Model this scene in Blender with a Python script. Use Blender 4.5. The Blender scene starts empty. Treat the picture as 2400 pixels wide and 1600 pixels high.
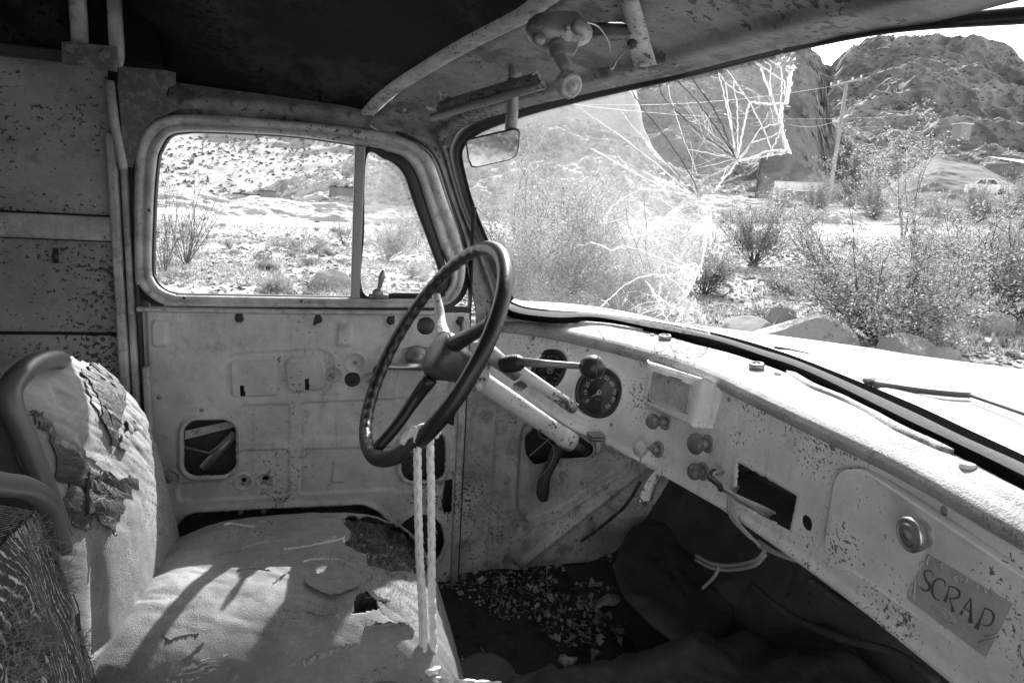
import bpy, bmesh, math, random
import numpy as np
from mathutils import Vector, Matrix

random.seed(7); RNG = np.random.RandomState(11)
SC = bpy.context.scene
COL = SC.collection

# ------------------------------------------------------------ camera geometry
# world axes: X = forward in the truck, Y = towards the driver's door, Z up; eye at the origin
def _n(v): v = np.array(v, float); return v/np.linalg.norm(v)
FPX = 1600.0                                   # focal length for a 2400 px wide picture (24 mm)
_X = _n((5700, 30, 1600)); _D = np.array((-500, 8260, 1600.)); _D -= _X*_X.dot(_D); _D = _n(_D)
_Z = -_D; _Y = np.cross(_Z, _X)
RW = np.array([_X, _Y, _Z])                    # columns: camera right, down, forward in world axes
def ray(px, py): return RW @ np.array([px-1200., py-800., FPX])
def onX(px, py, x): r = ray(px, py); return r*(x/r[0])
def onY(px, py, y): r = ray(px, py); return r*(y/r[1])
def onZ(px, py, z): r = ray(px, py); return r*(z/r[2])
def prj(p):
    c = np.asarray(p, float) @ RW
    return c[..., 0]/c[..., 2]*FPX+1200, c[..., 1]/c[..., 2]*FPX+800

cam = bpy.data.cameras.new('camera'); camo = bpy.data.objects.new('camera', cam); COL.objects.link(camo)
cam.lens = 24.0; cam.sensor_width = 36.0; cam.clip_start = 0.02; cam.clip_end = 3000
m = Matrix.Identity(4)
for i in range(3):
    m[i][0] = RW[i, 0]; m[i][1] = -RW[i, 1]; m[i][2] = -RW[i, 2]
camo.matrix_world = m
SC.camera = camo

# ------------------------------------------------------------ light
SUN_AZ = math.radians(28.0)      # from +Y towards +X
SUN_EL = math.radians(39.0)
sd = Vector((math.sin(SUN_AZ)*math.cos(SUN_EL), math.cos(SUN_AZ)*math.cos(SUN_EL), math.sin(SUN_EL)))
sun = bpy.data.lights.new('sun', 'SUN'); sun.energy = 2.9; sun.angle = math.radians(0.53)
suno = bpy.data.objects.new('sun', sun); COL.objects.link(suno)
suno.rotation_euler = sd.to_track_quat('Z', 'Y').to_euler()
W = bpy.data.worlds.new('World'); SC.world = W; W.use_nodes = True
nt = W.node_tree; nt.nodes.clear()
sky = nt.nodes.new('ShaderNodeTexSky'); sky.sky_type = 'NISHITA'; sky.sun_disc = False
sky.sun_elevation = SUN_EL; sky.sun_rotation = SUN_AZ
bw = nt.nodes.new('ShaderNodeRGBToBW'); bg = nt.nodes.new('ShaderNodeBackground'); bg.inputs[1].default_value = 0.15
wo = nt.nodes.new('ShaderNodeOutputWorld')
nt.links.new(sky.outputs[0], bw.inputs[0]); nt.links.new(bw.outputs[0], bg.inputs[0]); nt.links.new(bg.outputs[0], wo.inputs[0])
SC.view_settings.view_transform = 'Standard'; SC.view_settings.look = 'None'
SC.view_settings.exposure = 1.75; SC.view_settings.gamma = 1.0
SC.view_settings.use_curve_mapping = False
SC.render.engine = 'CYCLES'
SC.cycles.max_bounces = 10; SC.cycles.transparent_max_bounces = 24; SC.cycles.diffuse_bounces = 6

# ------------------------------------------------------------ noise
def _h(ix, iy, iz):
    n_ = (ix*374761393 + iy*668265263 + iz*2147483647 + 974634777) & 0xffffffff
    n_ = ((n_ ^ (n_ >> 13))*1274126177) & 0xffffffff
    return ((n_ ^ (n_ >> 16)) & 0xffff)/65535.0
def vnoise(P):
    P = np.asarray(P, float); I = np.floor(P).astype(np.int64); F = P-I; F = F*F*(3-2*F)
    r = 0
    for a in (0, 1):
        for b in (0, 1):
            for c in (0, 1):
                w = (F[..., 0] if a else 1-F[..., 0])*(F[..., 1] if b else 1-F[..., 1])*(F[..., 2] if c else 1-F[..., 2])
                r = r+w*_h(I[..., 0]+a, I[..., 1]+b, I[..., 2]+c)
    return r*2-1
def fbm(P, oct=4, ridged=False):
    P = np.asarray(P, float); a = 1; s = 0; t = 0
    for k in range(oct):
        v = vnoise(P*(2.03**k)+k*17.3)
        if ridged: v = 1-2*np.abs(v)
        s = s+a*v; t += a; a *= .5
    return s/t

# ------------------------------------------------------------ materials (everything is grey: a black and white place)
def mat(name, base=.4, rough=.6, metal=0., dark=None, spots=0., spot_scale=40, patch=0., patch_scale=5., patch_col=None,
        grain=.0, grain_scale=200, bump=.0, bump_scale=80, stretch=(1, 1, 1), spec=.5, wave=None, transl=0., clump=3., mottle=0., mscale=9., streak=0., crackle=None):
    m = bpy.data.materials.new(name); m.use_nodes = True; t = m.node_tree; N = t.nodes; L = t.links
    b = N['Principled BSDF']; b.inputs['Roughness'].default_value = rough; b.inputs['Metallic'].default_value = metal
    b.inputs['Specular IOR Level'].default_value = spec
    tc = N.new('ShaderNodeTexCoord'); mp = N.new('ShaderNodeMapping'); mp.inputs['Scale'].default_value = stretch
    L.new(tc.outputs['Object'], mp.inputs[0])
    def noise(scale, det=4, rgh=.6):
        n = N.new('ShaderNodeTexNoise'); n.inputs['Scale'].default_value = scale; n.inputs['Detail'].default_value = det
        n.inputs['Roughness'].default_value = rgh; L.new(mp.outputs[0], n.inputs[0]); return n.outputs[0]
    def ramp(src, a, c):
        r = N.new('ShaderNodeMapRange'); r.inputs['From Min'].default_value = a; r.inputs['From Max'].default_value = c
        L.new(src, r.inputs['Value']); return r.outputs[0]
    def mth(op, x, y):
        k = N.new('ShaderNodeMath'); k.operation = op
        for i, q in enumerate((x, y)):
            if isinstance(q, (int, float)): k.inputs[i].default_value = q
            else: L.new(q, k.inputs[i])
        return k.outputs[0]
    def mix(f, x, y):
        # x*(1-f)+y*f
        k = N.new('ShaderNodeMix'); k.data_type = 'FLOAT'; L.new(f, k.inputs[0])
        for i, q in ((2, x), (3, y)):
            if isinstance(q, (int, float)): k.inputs[i].default_value = q
            else: L.new(q, k.inputs[i])
        return k.outputs[0]
    val = None
    broad = noise(2.3, 3)
    val = mth('MULTIPLY', ramp(broad, .2, .8), .28*base); val = mth('ADD', val, base*.86)
    if grain:
        val = mth('MULTIPLY', val, mth('ADD', mth('MULTIPLY', mth('SUBTRACT', noise(grain_scale, 3, .7), .5), grain*2), 1.))
    if mottle:                              # uneven grime and fading at several sizes
        a_ = ramp(noise(mscale, 10, .74), .36, .64); val = mth('MULTIPLY', val, mth('ADD', mth('MULTIPLY', a_, mottle), 1-mottle*.62))
    if streak:                              # runs of rust and dirt
        mp2 = N.new('ShaderNodeMapping'); mp2.inputs['Scale'].default_value = (38, 38, 3.2); L.new(tc.outputs['Object'], mp2.inputs[0])
        ns = N.new('ShaderNodeTexNoise'); ns.inputs['Scale'].default_value = 1; ns.inputs['Detail'].default_value = 6; ns.inputs['Roughness'].default_value = .7; L.new(mp2.outputs[0], ns.inputs[0])
        a_ = mth('MULTIPLY', ramp(ns.outputs[0], .55, .72), ramp(noise(2.7, 4, .6), .42, .6)); val = mth('MULTIPLY', val, mth('SUBTRACT', 1., mth('MULTIPLY', a_, streak)))
    if patch:
        f = ramp(noise(patch_scale, 7, .68), .5+.12*(1-patch*2)-.02, .5+.12*(1-patch*2)+.09)
        val = mix(f, val, patch_col if patch_col is not None else base*.45)
    hc = None
    if crackle:                             # crazed surface: thin cracks between small plates
        vo = N.new('ShaderNodeTexVoronoi'); vo.feature = 'DISTANCE_TO_EDGE'; vo.inputs['Scale'].default_value = crackle[0]
        mc = N.new('ShaderNodeMapping'); mc.inputs['Scale'].default_value = crackle[2]; L.new(tc.outputs['Object'], mc.inputs[0])
        nv = N.new('ShaderNodeTexNoise'); nv.inputs['Scale'].default_value = 30; L.new(mc.outputs[0], nv.inputs[0])
        mv = N.new('ShaderNodeVectorMath'); mv.operation = 'MULTIPLY_ADD'; mv.inputs[1].default_value = (.03, .03, .03); L.new(nv.outputs['Color'], mv.inputs[0]); L.new(mc.outputs[0], mv.inputs[2]); L.new(mv.outputs[0], vo.inputs[0])
        hc = ramp(vo.outputs[0], .07, .0); msk = ramp(noise(6, 6, .7), .50, .66); hc = mth('MULTIPLY', hc, msk)
        val = mix(hc, val, crackle[1])
    dk = dark if dark is not None else base*.16
    sp = None
    if spots:
        cl = ramp(noise(clump, 4, .6), .38, .66)
        thr = mth('SUBTRACT', .72, mth('MULTIPLY', cl, .26*spots))
        d = mth('SUBTRACT', noise(spot_scale, 4, .62), thr)
        sp = ramp(d, 0, .03)
        val = mix(sp, val, dk)
    if wave:
        w = N.new('ShaderNodeTexWave'); w.inputs['Scale'].default_value = wave[0]; w.inputs['Distortion'].default_value = wave[1]
        w.inputs['Detail'].default_value = 3; w.inputs['Detail Scale'].default_value = wave[3] if len(wave) > 3 else 3
        rot = N.new('ShaderNodeMapping'); rot.inputs['Rotation'].default_value = wave[4] if len(wave) > 4 else (0, 0, 0)
        L.new(tc.outputs['Object'], rot.inputs[0]); L.new(rot.outputs[0], w.inputs[0])
        br = ramp(noise(90, 4, .7), .42, .56)
        val = mix(mth('MULTIPLY', ramp(w.outputs[1], .78, .95), br), val, wave[2])
    cmb = N.new('ShaderNodeCombineColor'); [L.new(val, cmb.inputs[i]) for i in range(3)]
    L.new(cmb.outputs[0], b.inputs['Base Color'])
    if bump:
        bp = N.new('ShaderNodeBump'); bp.inputs['Strength'].default_value = bump; bp.inputs['Distance'].default_value = .004
        h = noise(bump_scale, 6, .65)
        if sp is not None: h = mth('SUBTRACT', h, mth('MULTIPLY', sp, .5))
        if hc is not None: h = mth('SUBTRACT', h, mth('MULTIPLY', hc, .6))
        L.new(h, bp.inputs['Height']); L.new(bp.outputs[0], b.inputs['Normal'])
    if transl:
        tr = N.new('ShaderNodeBsdfTranslucent'); ms = N.new('ShaderNodeMixShader'); ms.inputs[0].default_value = transl
        L.new(cmb.outputs[0], tr.inputs[0]); L.new(b.outputs[0], ms.inputs[1]); L.new(tr.outputs[0], ms.inputs[2])
        L.new(ms.outputs[0], N['Material Output'].inputs[0])
    return m

def glass_mat(name, dust, scale=6., glare_haze=None):
    m = bpy.data.materials.new(name); m.use_nodes = True; t = m.node_tree; N = t.nodes; L = t.links; N.clear()
    o = N.new('ShaderNodeOutputMaterial'); tr = N.new('ShaderNodeBsdfTransparent'); tr.inputs[0].default_value = (.94, .94, .94, 1)
    df = N.new('ShaderNodeBsdfDiffuse'); df.inputs[0].default_value = (.8, .8, .8, 1)
    tl = N.new('ShaderNodeBsdfTranslucent'); tl.inputs[0].default_value = (.85, .85, .85, 1)
    gl = N.new('ShaderNodeBsdfGlossy'); gl.inputs['Roughness'].default_value = .03
    tc = N.new('ShaderNodeTexCoord'); no = N.new('ShaderNodeTexNoise'); no.inputs['Scale'].default_value = scale; no.inputs['Detail'].default_value = 5
    n2 = N.new('ShaderNodeTexNoise'); n2.inputs['Scale'].default_value = 160; n2.inputs['Detail'].default_value = 3
    L.new(tc.outputs['Object'], no.inputs[0]); L.new(tc.outputs['Object'], n2.inputs[0])
    mr = N.new('ShaderNodeMapRange'); mr.inputs['From Min'].default_value = .3; mr.inputs['From Max'].default_value = .75
    mr.inputs['To Min'].default_value = dust*.45; mr.inputs['To Max'].default_value = dust*1.5; L.new(no.outputs[0], mr.inputs[0])
    m2 = N.new('ShaderNodeMapRange'); m2.inputs['From Min'].default_value = .3; m2.inputs['From Max'].default_value = .7
    m2.inputs['To Min'].default_value = .7; m2.inputs['To Max'].default_value = 1.3; L.new(n2.outputs[0], m2.inputs[0])
    mu = N.new('ShaderNodeMath'); mu.operation = 'MULTIPLY'; L.new(mr.outputs[0], mu.inputs[0]); L.new(m2.outputs[0], mu.inputs[1])
    if glare_haze:                               # veiling glare painted into the glass as a round haze at one spot
        ds = N.new('ShaderNodeVectorMath'); ds.operation = 'DISTANCE'; ds.inputs[1].default_value = glare_haze[0]; L.new(tc.outputs['Object'], ds.inputs[0])
        m3 = N.new('ShaderNodeMapRange'); m3.interpolation_type = 'SMOOTHSTEP'; m3.inputs['From Min'].default_value = glare_haze[1]; m3.inputs['From Max'].default_value = .03
        m3.inputs['To Min'].default_value = 0; m3.inputs['To Max'].default_value = glare_haze[2]; L.new(ds.outputs['Value'], m3.inputs[0])
        m4 = N.new('ShaderNodeMath'); m4.operation = 'MULTIPLY'; L.new(m3.outputs[0], m4.inputs[0]); L.new(m2.outputs[0], m4.inputs[1])
        m5 = N.new('ShaderNodeMath'); m5.operation = 'ADD'; L.new(mu.outputs[0], m5.inputs[0]); L.new(m4.outputs[0], m5.inputs[1]); mu = m5
    a = N.new('ShaderNodeMixShader'); a.inputs[0].default_value = .6; L.new(df.outputs[0], a.inputs[1]); L.new(tl.outputs[0], a.inputs[2])
    b = N.new('ShaderNodeMixShader'); L.new(mu.outputs[0], b.inputs[0]); L.new(tr.outputs[0], b.inputs[1]); L.new(a.outputs[0], b.inputs[2])
    fr = N.new('ShaderNodeFresnel'); fr.inputs[0].default_value = 1.3
    c = N.new('ShaderNodeMixShader'); L.new(fr.outputs[0], c.inputs[0]); L.new(b.outputs[0], c.inputs[1]); L.new(gl.outputs[0], c.inputs[2])
    L.new(c.outputs[0], o.inputs[0]); return m

M = dict(
    door=mat('door_paint', .6, .55, mottle=.45, mscale=7, streak=.5, spots=.8, spot_scale=130, patch=.05, patch_scale=16, patch_col=.38, bump=.35, bump_scale=160, grain=.12, dark=.12),
    frame=mat('frame_paint', .55, .42, mottle=.6, mscale=14, spots=.75, spot_scale=90, patch=.25, patch_scale=30, patch_col=.3, bump=.3, grain=.12),
    wall=mat('wall_paint', .40, .6, mottle=.6, mscale=5, streak=.45, spots=.85, spot_scale=110, patch=.12, patch_scale=20, patch_col=.28, bump=.3, grain=.25, stretch=(.9, 1, 1.15), clump=2.3),
    pillar=mat('pillar_paint', .5, .5, mottle=.75, mscale=8, streak=.8, spots=.8, spot_scale=130, patch=.3, patch_scale=22, patch_col=.24, bump=.4, grain=.2),
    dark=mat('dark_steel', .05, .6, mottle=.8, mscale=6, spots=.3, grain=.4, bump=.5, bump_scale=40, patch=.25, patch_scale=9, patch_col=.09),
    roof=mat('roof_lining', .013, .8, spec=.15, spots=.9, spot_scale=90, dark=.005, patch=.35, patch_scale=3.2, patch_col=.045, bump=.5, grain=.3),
    rust=mat('rusty_plate', .15, .6, mottle=.6, mscale=20, spots=.9, spot_scale=150, dark=.03, patch=.4, patch_scale=60, patch_col=.24, bump=.6, grain=.4),
    header=mat('header_paint', .26, .5, mottle=.8, mscale=10, spots=.95, spot_scale=80, dark=.05, patch=.42, patch_scale=13, patch_col=.10, bump=.4, grain=.25, clump=5),
    dash=mat('dash_paint', .8, .42, mottle=.3, mscale=6, streak=.45, spots=.8, spot_scale=170, dark=.14, patch=.12, patch_scale=9, patch_col=.62, bump=.3, grain=.10, clump=6),
    dashtop=mat('dash_top_paint', .42, .6, mottle=.5, mscale=16, spots=1.1, spot_scale=260, dark=.22, patch=.2, patch_scale=40, patch_col=.34, bump=.6, bump_scale=300, grain=.2, clump=14),
    column=mat('column_paint', .58, .4, spots=1.1, spot_scale=130, dark=.1, patch=.14, patch_scale=30, patch_col=.45, bump=.3, clump=10),
    rubber=mat('black_rubber', .022, .5, bump=.2, grain=.4),
    gasketrubber=mat('gasket_rubber', .006, .95, spec=.0, bump=.2, grain=.4),
    rubber_dry=mat('dry_rubber', .12, .9, spec=.1, bump=.3, grain=.3),
    wheel=mat('wheel_rubber', .024, .38, mottle=.6, spots=.3, spot_scale=150, dark=.09, bump=.15, bump_scale=60, spec=.6),
    grip=mat('taped_rim', .022, .32, bump=.3, spec=.6, wave=(150, 2, .06, 2)),
    hub=mat('wheel_hub', .08, .4, spots=.8, spot_scale=160, dark=.02, patch=.3, patch_scale=30, patch_col=.14, bump=.3),
    chrome=mat('worn_metal', .55, .28, metal=.9, spots=.4, spot_scale=120, dark=.15, bump=.1),
    metal=mat('dull_metal', .3, .45, metal=.5, spots=.6, spot_scale=140, dark=.08, bump=.3, grain=.2),
    knob=mat('knob_plastic', .13, .35, spots=.8, spot_scale=220, dark=.05, patch=.3, patch_scale=90, patch_col=.26, bump=.3),
    vinyl=mat('seat_vinyl', .29, .62, crackle=(170, .40, (1., .42, .6)), mottle=.45, mscale=9, spots=.6, spot_scale=180, dark=.12, patch=.12, patch_scale=40, patch_col=.38, bump=.45, bump_scale=520, grain=.35, grain_scale=420),
    vinyl_dark=mat('dark_seat_vinyl', .05, .55, mottle=.6, crackle=(110, .16, (1., .5, .6)), bump=.5, bump_scale=120, grain=.5, grain_scale=300),
    tube=mat('seat_piping', .12, .35, mottle=.4, spots=.4, spot_scale=120, dark=.06, bump=.1, grain=.1),
    burlap=mat('corded_cloth', .025, .8, bump=.6, grain=.5, wave=(80, 3.2, .5, 2.0, (0.9, 0.0, 0.35))),
    fibre=mat('horse_hair', .26, .9, grain=.4, transl=.3),
    fluff=mat('padding_fluff', .4, .95, grain=.5, bump=1., bump_scale=140, patch=.3, patch_scale=60, patch_col=.2),
    stuffing=mat('dark_stuffing', .06, .95, grain=.6, bump=1., bump_scale=160, patch=.4, patch_scale=60, patch_col=.15),
    rope=mat('rope_cotton', .88, .85, grain=.12, bump=.3, bump_scale=400),
    paper=mat('bare_backing', .62, .8, bump=.6, bump_scale=120, grain=.1),
    hood=mat('hood_paint', .35, .42, mottle=.3, mscale=2.2, spots=.3, spot_scale=60, dark=.3, patch=.2, patch_scale=3, patch_col=.30, grain=.06, grain_scale=60, stretch=(.5, 2, 1), bump=.05),
    ground=mat('desert_ground', .40, .95, patch=.3, patch_scale=1.4, patch_col=.38, spots=.8, spot_scale=9, dark=.22, grain=.4, grain_scale=30, bump=1., bump_scale=14, clump=1.2),
    road=mat('pale_road', .68, .9, grain=.1, grain_scale=3),
    rock=mat('boulder_stone', .3, .9, grain=.25, grain_scale=30, patch=.3, patch_scale=4, patch_col=.24, bump=.7, bump_scale=14),
    hill_dark=mat('dark_rock_hill', .2, .95, patch=.4, patch_scale=.06, patch_col=.3, spots=.4, spot_scale=.9, dark=.09, grain=.5, grain_scale=.6, bump=0, clump=.05),
    hill_mid=mat('brush_slope', .24, .95, patch=.35, patch_scale=.12, patch_col=.32, spots=.6, spot_scale=.9, dark=.10, grain=.5, grain_scale=.8, clump=.06),
    hill_pale=mat('pale_brush_hill', .34, .95, patch=.3, patch_scale=.1, patch_col=.38, spots=.1, spot_scale=.9, dark=.22, grain=.3, grain_scale=.8, clump=.06),
    tail=mat('pale_tailings', .48, .95, patch=.2, patch_scale=.3, patch_col=.4, spots=.3, spot_scale=1.6, dark=.32, grain=.25, grain_scale=1.2, clump=.1),
    mound=mat('grey_mound', .18, .95, grain=.25, grain_scale=1., patch=.2, patch_scale=.3, patch_col=.25),
    leaf=mat('bush_leaf', .34, .5, grain=.4, grain_scale=3, transl=.45, spec=.8),
    leaf2=mat('dry_leaf', .36, .7, grain=.4, grain_scale=3, transl=.35),
    hillbrush=mat('hill_brush_leaf', .17, .9, grain=.4, grain_scale=.5),
    bark=mat('bush_bark', .10, .8, grain=.4, grain_scale=60),
    wood=mat('pole_wood', .3, .85, grain=.3, grain_scale=12),
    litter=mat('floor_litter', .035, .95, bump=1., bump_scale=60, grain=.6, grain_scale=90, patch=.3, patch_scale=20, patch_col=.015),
    flake=mat('litter_flake', .26, .9, grain=.95, grain_scale=25, patch=.2, patch_scale=30, patch_col=.6),
    gauge=mat('gauge_face', .035, .35, patch=.25, patch_scale=40, patch_col=.06, grain=.6, bump=.2, spec=.7),
    print_white=mat('gauge_print', .75, .6), print_dark=mat('sticker_print', .10, .5),
    sticker=mat('sticker_film', .46, .4, mottle=.3, mscale=20, patch=.2, patch_scale=12, patch_col=.40, bump=.5, bump_scale=30),
    white=mat('white_paint', .75, .6), knobwhite=mat('peeling_knob', .5, .7, patch=.3, patch_scale=90, patch_col=.28, bump=.8, bump_scale=120),
    wire=mat('wire_sheath', .34, .5, grain=.3), mirror=mat('mirror_glass', .75, .03, metal=1.),
    shard=mat('broken_glass', .95, .15, transl=.6, spec=1.),
    crackdark=mat('dark_crack', .16, .3),  # plain dark grey for the black crack lines
    glass=glass_mat('dusty_windshield', .10, glare_haze=((.66, 1.22, -.02), .22, .13)), ventglass=glass_mat('dusty_vent_glass', .17, 9),
    gaugeglass=glass_mat('gauge_glass', .02), glassclear=glass_mat('cracked_pane', .05, 9),
)
M['glint'] = M['shard']

# ------------------------------------------------------------ object helpers
def link(name, me, mats, parent=None):
    o = bpy.data.objects.new(name, me); COL.objects.link(o)
    if not isinstance(mats, (list, tuple)): mats = [mats]
    for k in mats: me.materials.append(k)
    if parent is not None:
        o.parent = parent
        o.matrix_parent_inverse = Matrix.Translation(-Vector(parent.get('_l', (0, 0, 0))))
    return o
def mk(name, V, F, m, parent=None, smooth=True, label=None, idx=None):
    me = bpy.data.meshes.new(name)
    V = np.asarray(V, float).reshape(-1, 3)
    me.from_pydata(V.tolist(), [], [tuple(int(i) for i in f) for f in F]); me.update()
    if smooth: me.polygons.foreach_set('use_smooth', [True]*len(me.polygons))
    o = link(name, me, m, parent)
    if idx is not None: me.polygons.foreach_set('material_index', idx)
    if label: o['label'] = label
    return o
def tag(o, label, cat, group=None, kind=None):
    if label: o['label'] = label
    if cat: o['category'] = cat
    if group: o['group'] = group
    if kind: o['kind'] = kind
    return o
def bevel(o, w, seg=2):
    b = o.modifiers.new('bevel', 'BEVEL'); b.width = w; b.segments = seg; b.limit_method = 'ANGLE'; b.angle_limit = math.radians(35); return o
def solid(o, t, off=-1):
    s = o.modifiers.new('solid', 'SOLIDIFY'); s.thickness = t; s.offset = off; return o
class B:                                    # mesh builder
    def __init__(s): s.V = []; s.F = []
    def add(s, V, F):
        k = len(s.V); s.V += [tuple(map(float, v)) for v in V]; s.F += [tuple(int(i)+k for i in f) for f in F]; return s
    def box(s, c, d, R=None):
        c = np.array(c, float); d = np.array(d, float)/2
        P = np.array([[x, y, z] for x in (-1, 1) for y in (-1, 1) for z in (-1, 1)])*d
        if R is not None: P = P @ np.array(R).T
        return s.add(P+c, [(0, 1, 3, 2), (4, 6, 7, 5), (0, 4, 5, 1), (2, 3, 7, 6), (0, 2, 6, 4), (1, 5, 7, 3)])
    def tube(s, pts, r, n=8, cap=True):
        pts = np.array(pts, float); k = len(pts); r = np.broadcast_to(np.array(r, float), (k,))
        T = np.gradient(pts, axis=0); T /= np.linalg.norm(T, axis=1)[:, None]+1e-12
        up = np.array([0, 0, 1.]) if abs(T[0][2]) < .9 else np.array([1., 0, 0])
        V = []
        a = np.cross(T[0], up); a /= np.linalg.norm(a)
        for i in range(k):
            a = a-T[i]*a.dot(T[i]); a /= np.linalg.norm(a)+1e-12; b = np.cross(T[i], a)
            for j in range(n):
                t = 2*math.pi*j/n; V.append(pts[i]+r[i]*(a*math.cos(t)+b*math.sin(t)))
        F = [(i*n+j, i*n+(j+1) % n, (i+1)*n+(j+1) % n, (i+1)*n+j) for i in range(k-1) for j in range(n)]
        if cap: F += [tuple(range(n-1, -1, -1)), tuple((k-1)*n+j for j in range(n))]
        return s.add(V, F)
    def lathe(s, c, axis, prof, n=20):      # prof: (distance along the axis, radius)
        axis = _n(axis); up = np.array([0, 0, 1.]) if abs(axis[2]) < .9 else np.array([1., 0, 0])
        a = _n(np.cross(axis, up)); b = np.cross(axis, a); c = np.array(c, float); V = []
        for h, r in prof:
            for j in range(n):
                t = 2*math.pi*j/n; V.append(c+axis*h+max(r, 1e-5)*(a*math.cos(t)+b*math.sin(t)))
        k = len(prof)
        F = [(i*n+j, i*n+(j+1) % n, (i+1)*n+(j+1) % n, (i+1)*n+j) for i in range(k-1) for j in range(n)]
        F += [tuple(range(n-1, -1, -1)), tuple((k-1)*n+j for j in range(n))]
        return s.add(V, F)
    def build(s, name, m, parent=None, smooth=True, label=None): return mk(name, s.V, s.F, m, parent, smooth, label)
def dup(o, parent, name=None, delta=(0, 0, 0)):
    c = o.copy(); COL.objects.link(c); c.parent = parent; c.location = Vector(delta); return c

def resample(P, n, smooth=True):
    P = np.array(P, float)
    if smooth and len(P) > 2:               # catmull-rom first
        Q = []
        E = np.vstack([2*P[0]-P[1], P, 2*P[-1]-P[-2]])
        for i in range(1, len(E)-2):
            for t in np.linspace(0, 1, 8, endpoint=False):
                a, b, c, d = E[i-1], E[i], E[i+1], E[i+2]
                Q.append(.5*((2*b)+(-a+c)*t+(2*a-5*b+4*c-d)*t*t+(-a+3*b-3*c+d)*t**3))
        Q.append(P[-1]); P = np.array(Q)
    d = np.r_[0, np.cumsum(np.linalg.norm(np.diff(P, axis=0), axis=1))]
    s = np.linspace(0, d[-1], n)
    return np.stack([np.interp(s, d, P[:, i]) for i in range(P.shape[1])], 1)

def gridfaces(n, m_):
    return [(i*m_+j, i*m_+j+1, (i+1)*m_+j+1, (i+1)*m_+j) for i in range(n-1) for j in range(m_-1)]
def loft(name, rows, m, parent=None, n=80, sub=1, smooth=True, label=None, resmp=True, bumpy=0, bscale=20):
    R = [resample(r, n) if resmp else np.array(r, float) for r in rows]
    n = len(R[0])
    if sub > 1:
        R = np.array(R); S = np.linspace(0, len(R)-1, (len(R)-1)*sub+1)
        R = [R[int(min(math.floor(s), len(R)-2))]*(1-(s-min(math.floor(s), len(R)-2)))+R[int(min(math.floor(s), len(R)-2))+1]*(s-min(math.floor(s), len(R)-2)) for s in S]
    V = np.array(R)
    if bumpy: V = V+bumpy*fbm(V*bscale, 4)[..., None]*np.array([.5, .5, 1])
    return mk(name, V.reshape(-1, 3), gridfaces(len(R), n), m, parent, smooth, label)

# ---- sheet surfaces with a pixel inverse
class Surf:
    def __init__(s, f, u0, u1, v0, v1, n=60, m=30, tab=0):
        if tab:                             # tabulated for speed
            tu, tv = np.linspace(u0, u1, tab), np.linspace(v0, v1, tab); TU, TV = np.meshgrid(tu, tv, indexing='ij'); T = f(TU, TV)
            def f(u, v):
                a = np.clip((np.asarray(u, float)-u0)/(u1-u0)*(tab-1), -tab*.3, tab*1.3); b = np.clip((np.asarray(v, float)-v0)/(v1-v0)*(tab-1), -tab*.3, tab*1.3)
                i = np.clip(np.floor(a).astype(int), 0, tab-2); j = np.clip(np.floor(b).astype(int), 0, tab-2); x = (a-i)[..., None]; y = (b-j)[..., None]
                return (T[i, j]*(1-x)+T[i+1, j]*x)*(1-y)+(T[i, j+1]*(1-x)+T[i+1, j+1]*x)*y
        s.f = f; s.b = (u0, u1, v0, v1)
        U, Vv = np.meshgrid(np.linspace(u0, u1, n), np.linspace(v0, v1, m), indexing='ij')
        s.U = U.ravel(); s.V = Vv.ravel()
        P = f(s.U, s.V); s.px, s.py = prj(P)
        c = P @ RW; s.ok = c[:, 2] > .02; s.dp = c[:, 2]
    def nrm(s, u, v):
        e = 4e-4; u = np.asarray(u, float); v = np.asarray(v, float)
        a = s.f(u+e, v)-s.f(u-e, v); b = s.f(u, v+e)-s.f(u, v-e); n_ = np.cross(a, b)
        n_ /= np.linalg.norm(n_, axis=-1)[..., None]+1e-15
        P = s.f(u, v); flip = np.sum(n_*P, axis=-1) > 0        # towards the cab's inside (eye at 0)
        return np.where(flip[..., None], -n_, n_)
    def at(s, u, v, off=0.):
        if off == 0.: return s.f(np.asarray(u, float), np.asarray(v, float))
        return s.f(np.asarray(u, float), np.asarray(v, float))+s.nrm(u, v)*off
    def inv(s, px, py, off=0.):
        d = np.where(s.ok, (s.px-px)**2+(s.py-py)**2, 1e18); ids = np.argpartition(d, 10)[:10]; ids = ids[d[ids] <= 3*d[ids].min()+60]; i = int(ids[np.argmin(s.dp[ids])]); u, v = float(s.U[i]), float(s.V[i])
        e = 1e-3
        for _ in range(8):
            p = np.array(prj(s.at(u, v, off))); r = np.array([px, py])-p
            J = np.stack([(np.array(prj(s.at(u+e, v, off)))-p)/e, (np.array(prj(s.at(u, v+e, off)))-p)/e], 1)
            try: dl = np.linalg.solve(J, r)
            except Exception: break
            dl = np.clip(dl, -.1, .1); u += dl[0]; v += dl[1]
            if abs(r).max() < .08: break
        return u, v
    def pt(s, px, py, off=0.):
        u, v = s.inv(px, py, off); return s.at(u, v, off)
    def poly(s, pts, off=0.): return np.array([s.inv(x, y, off) for x, y in pts])

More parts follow.
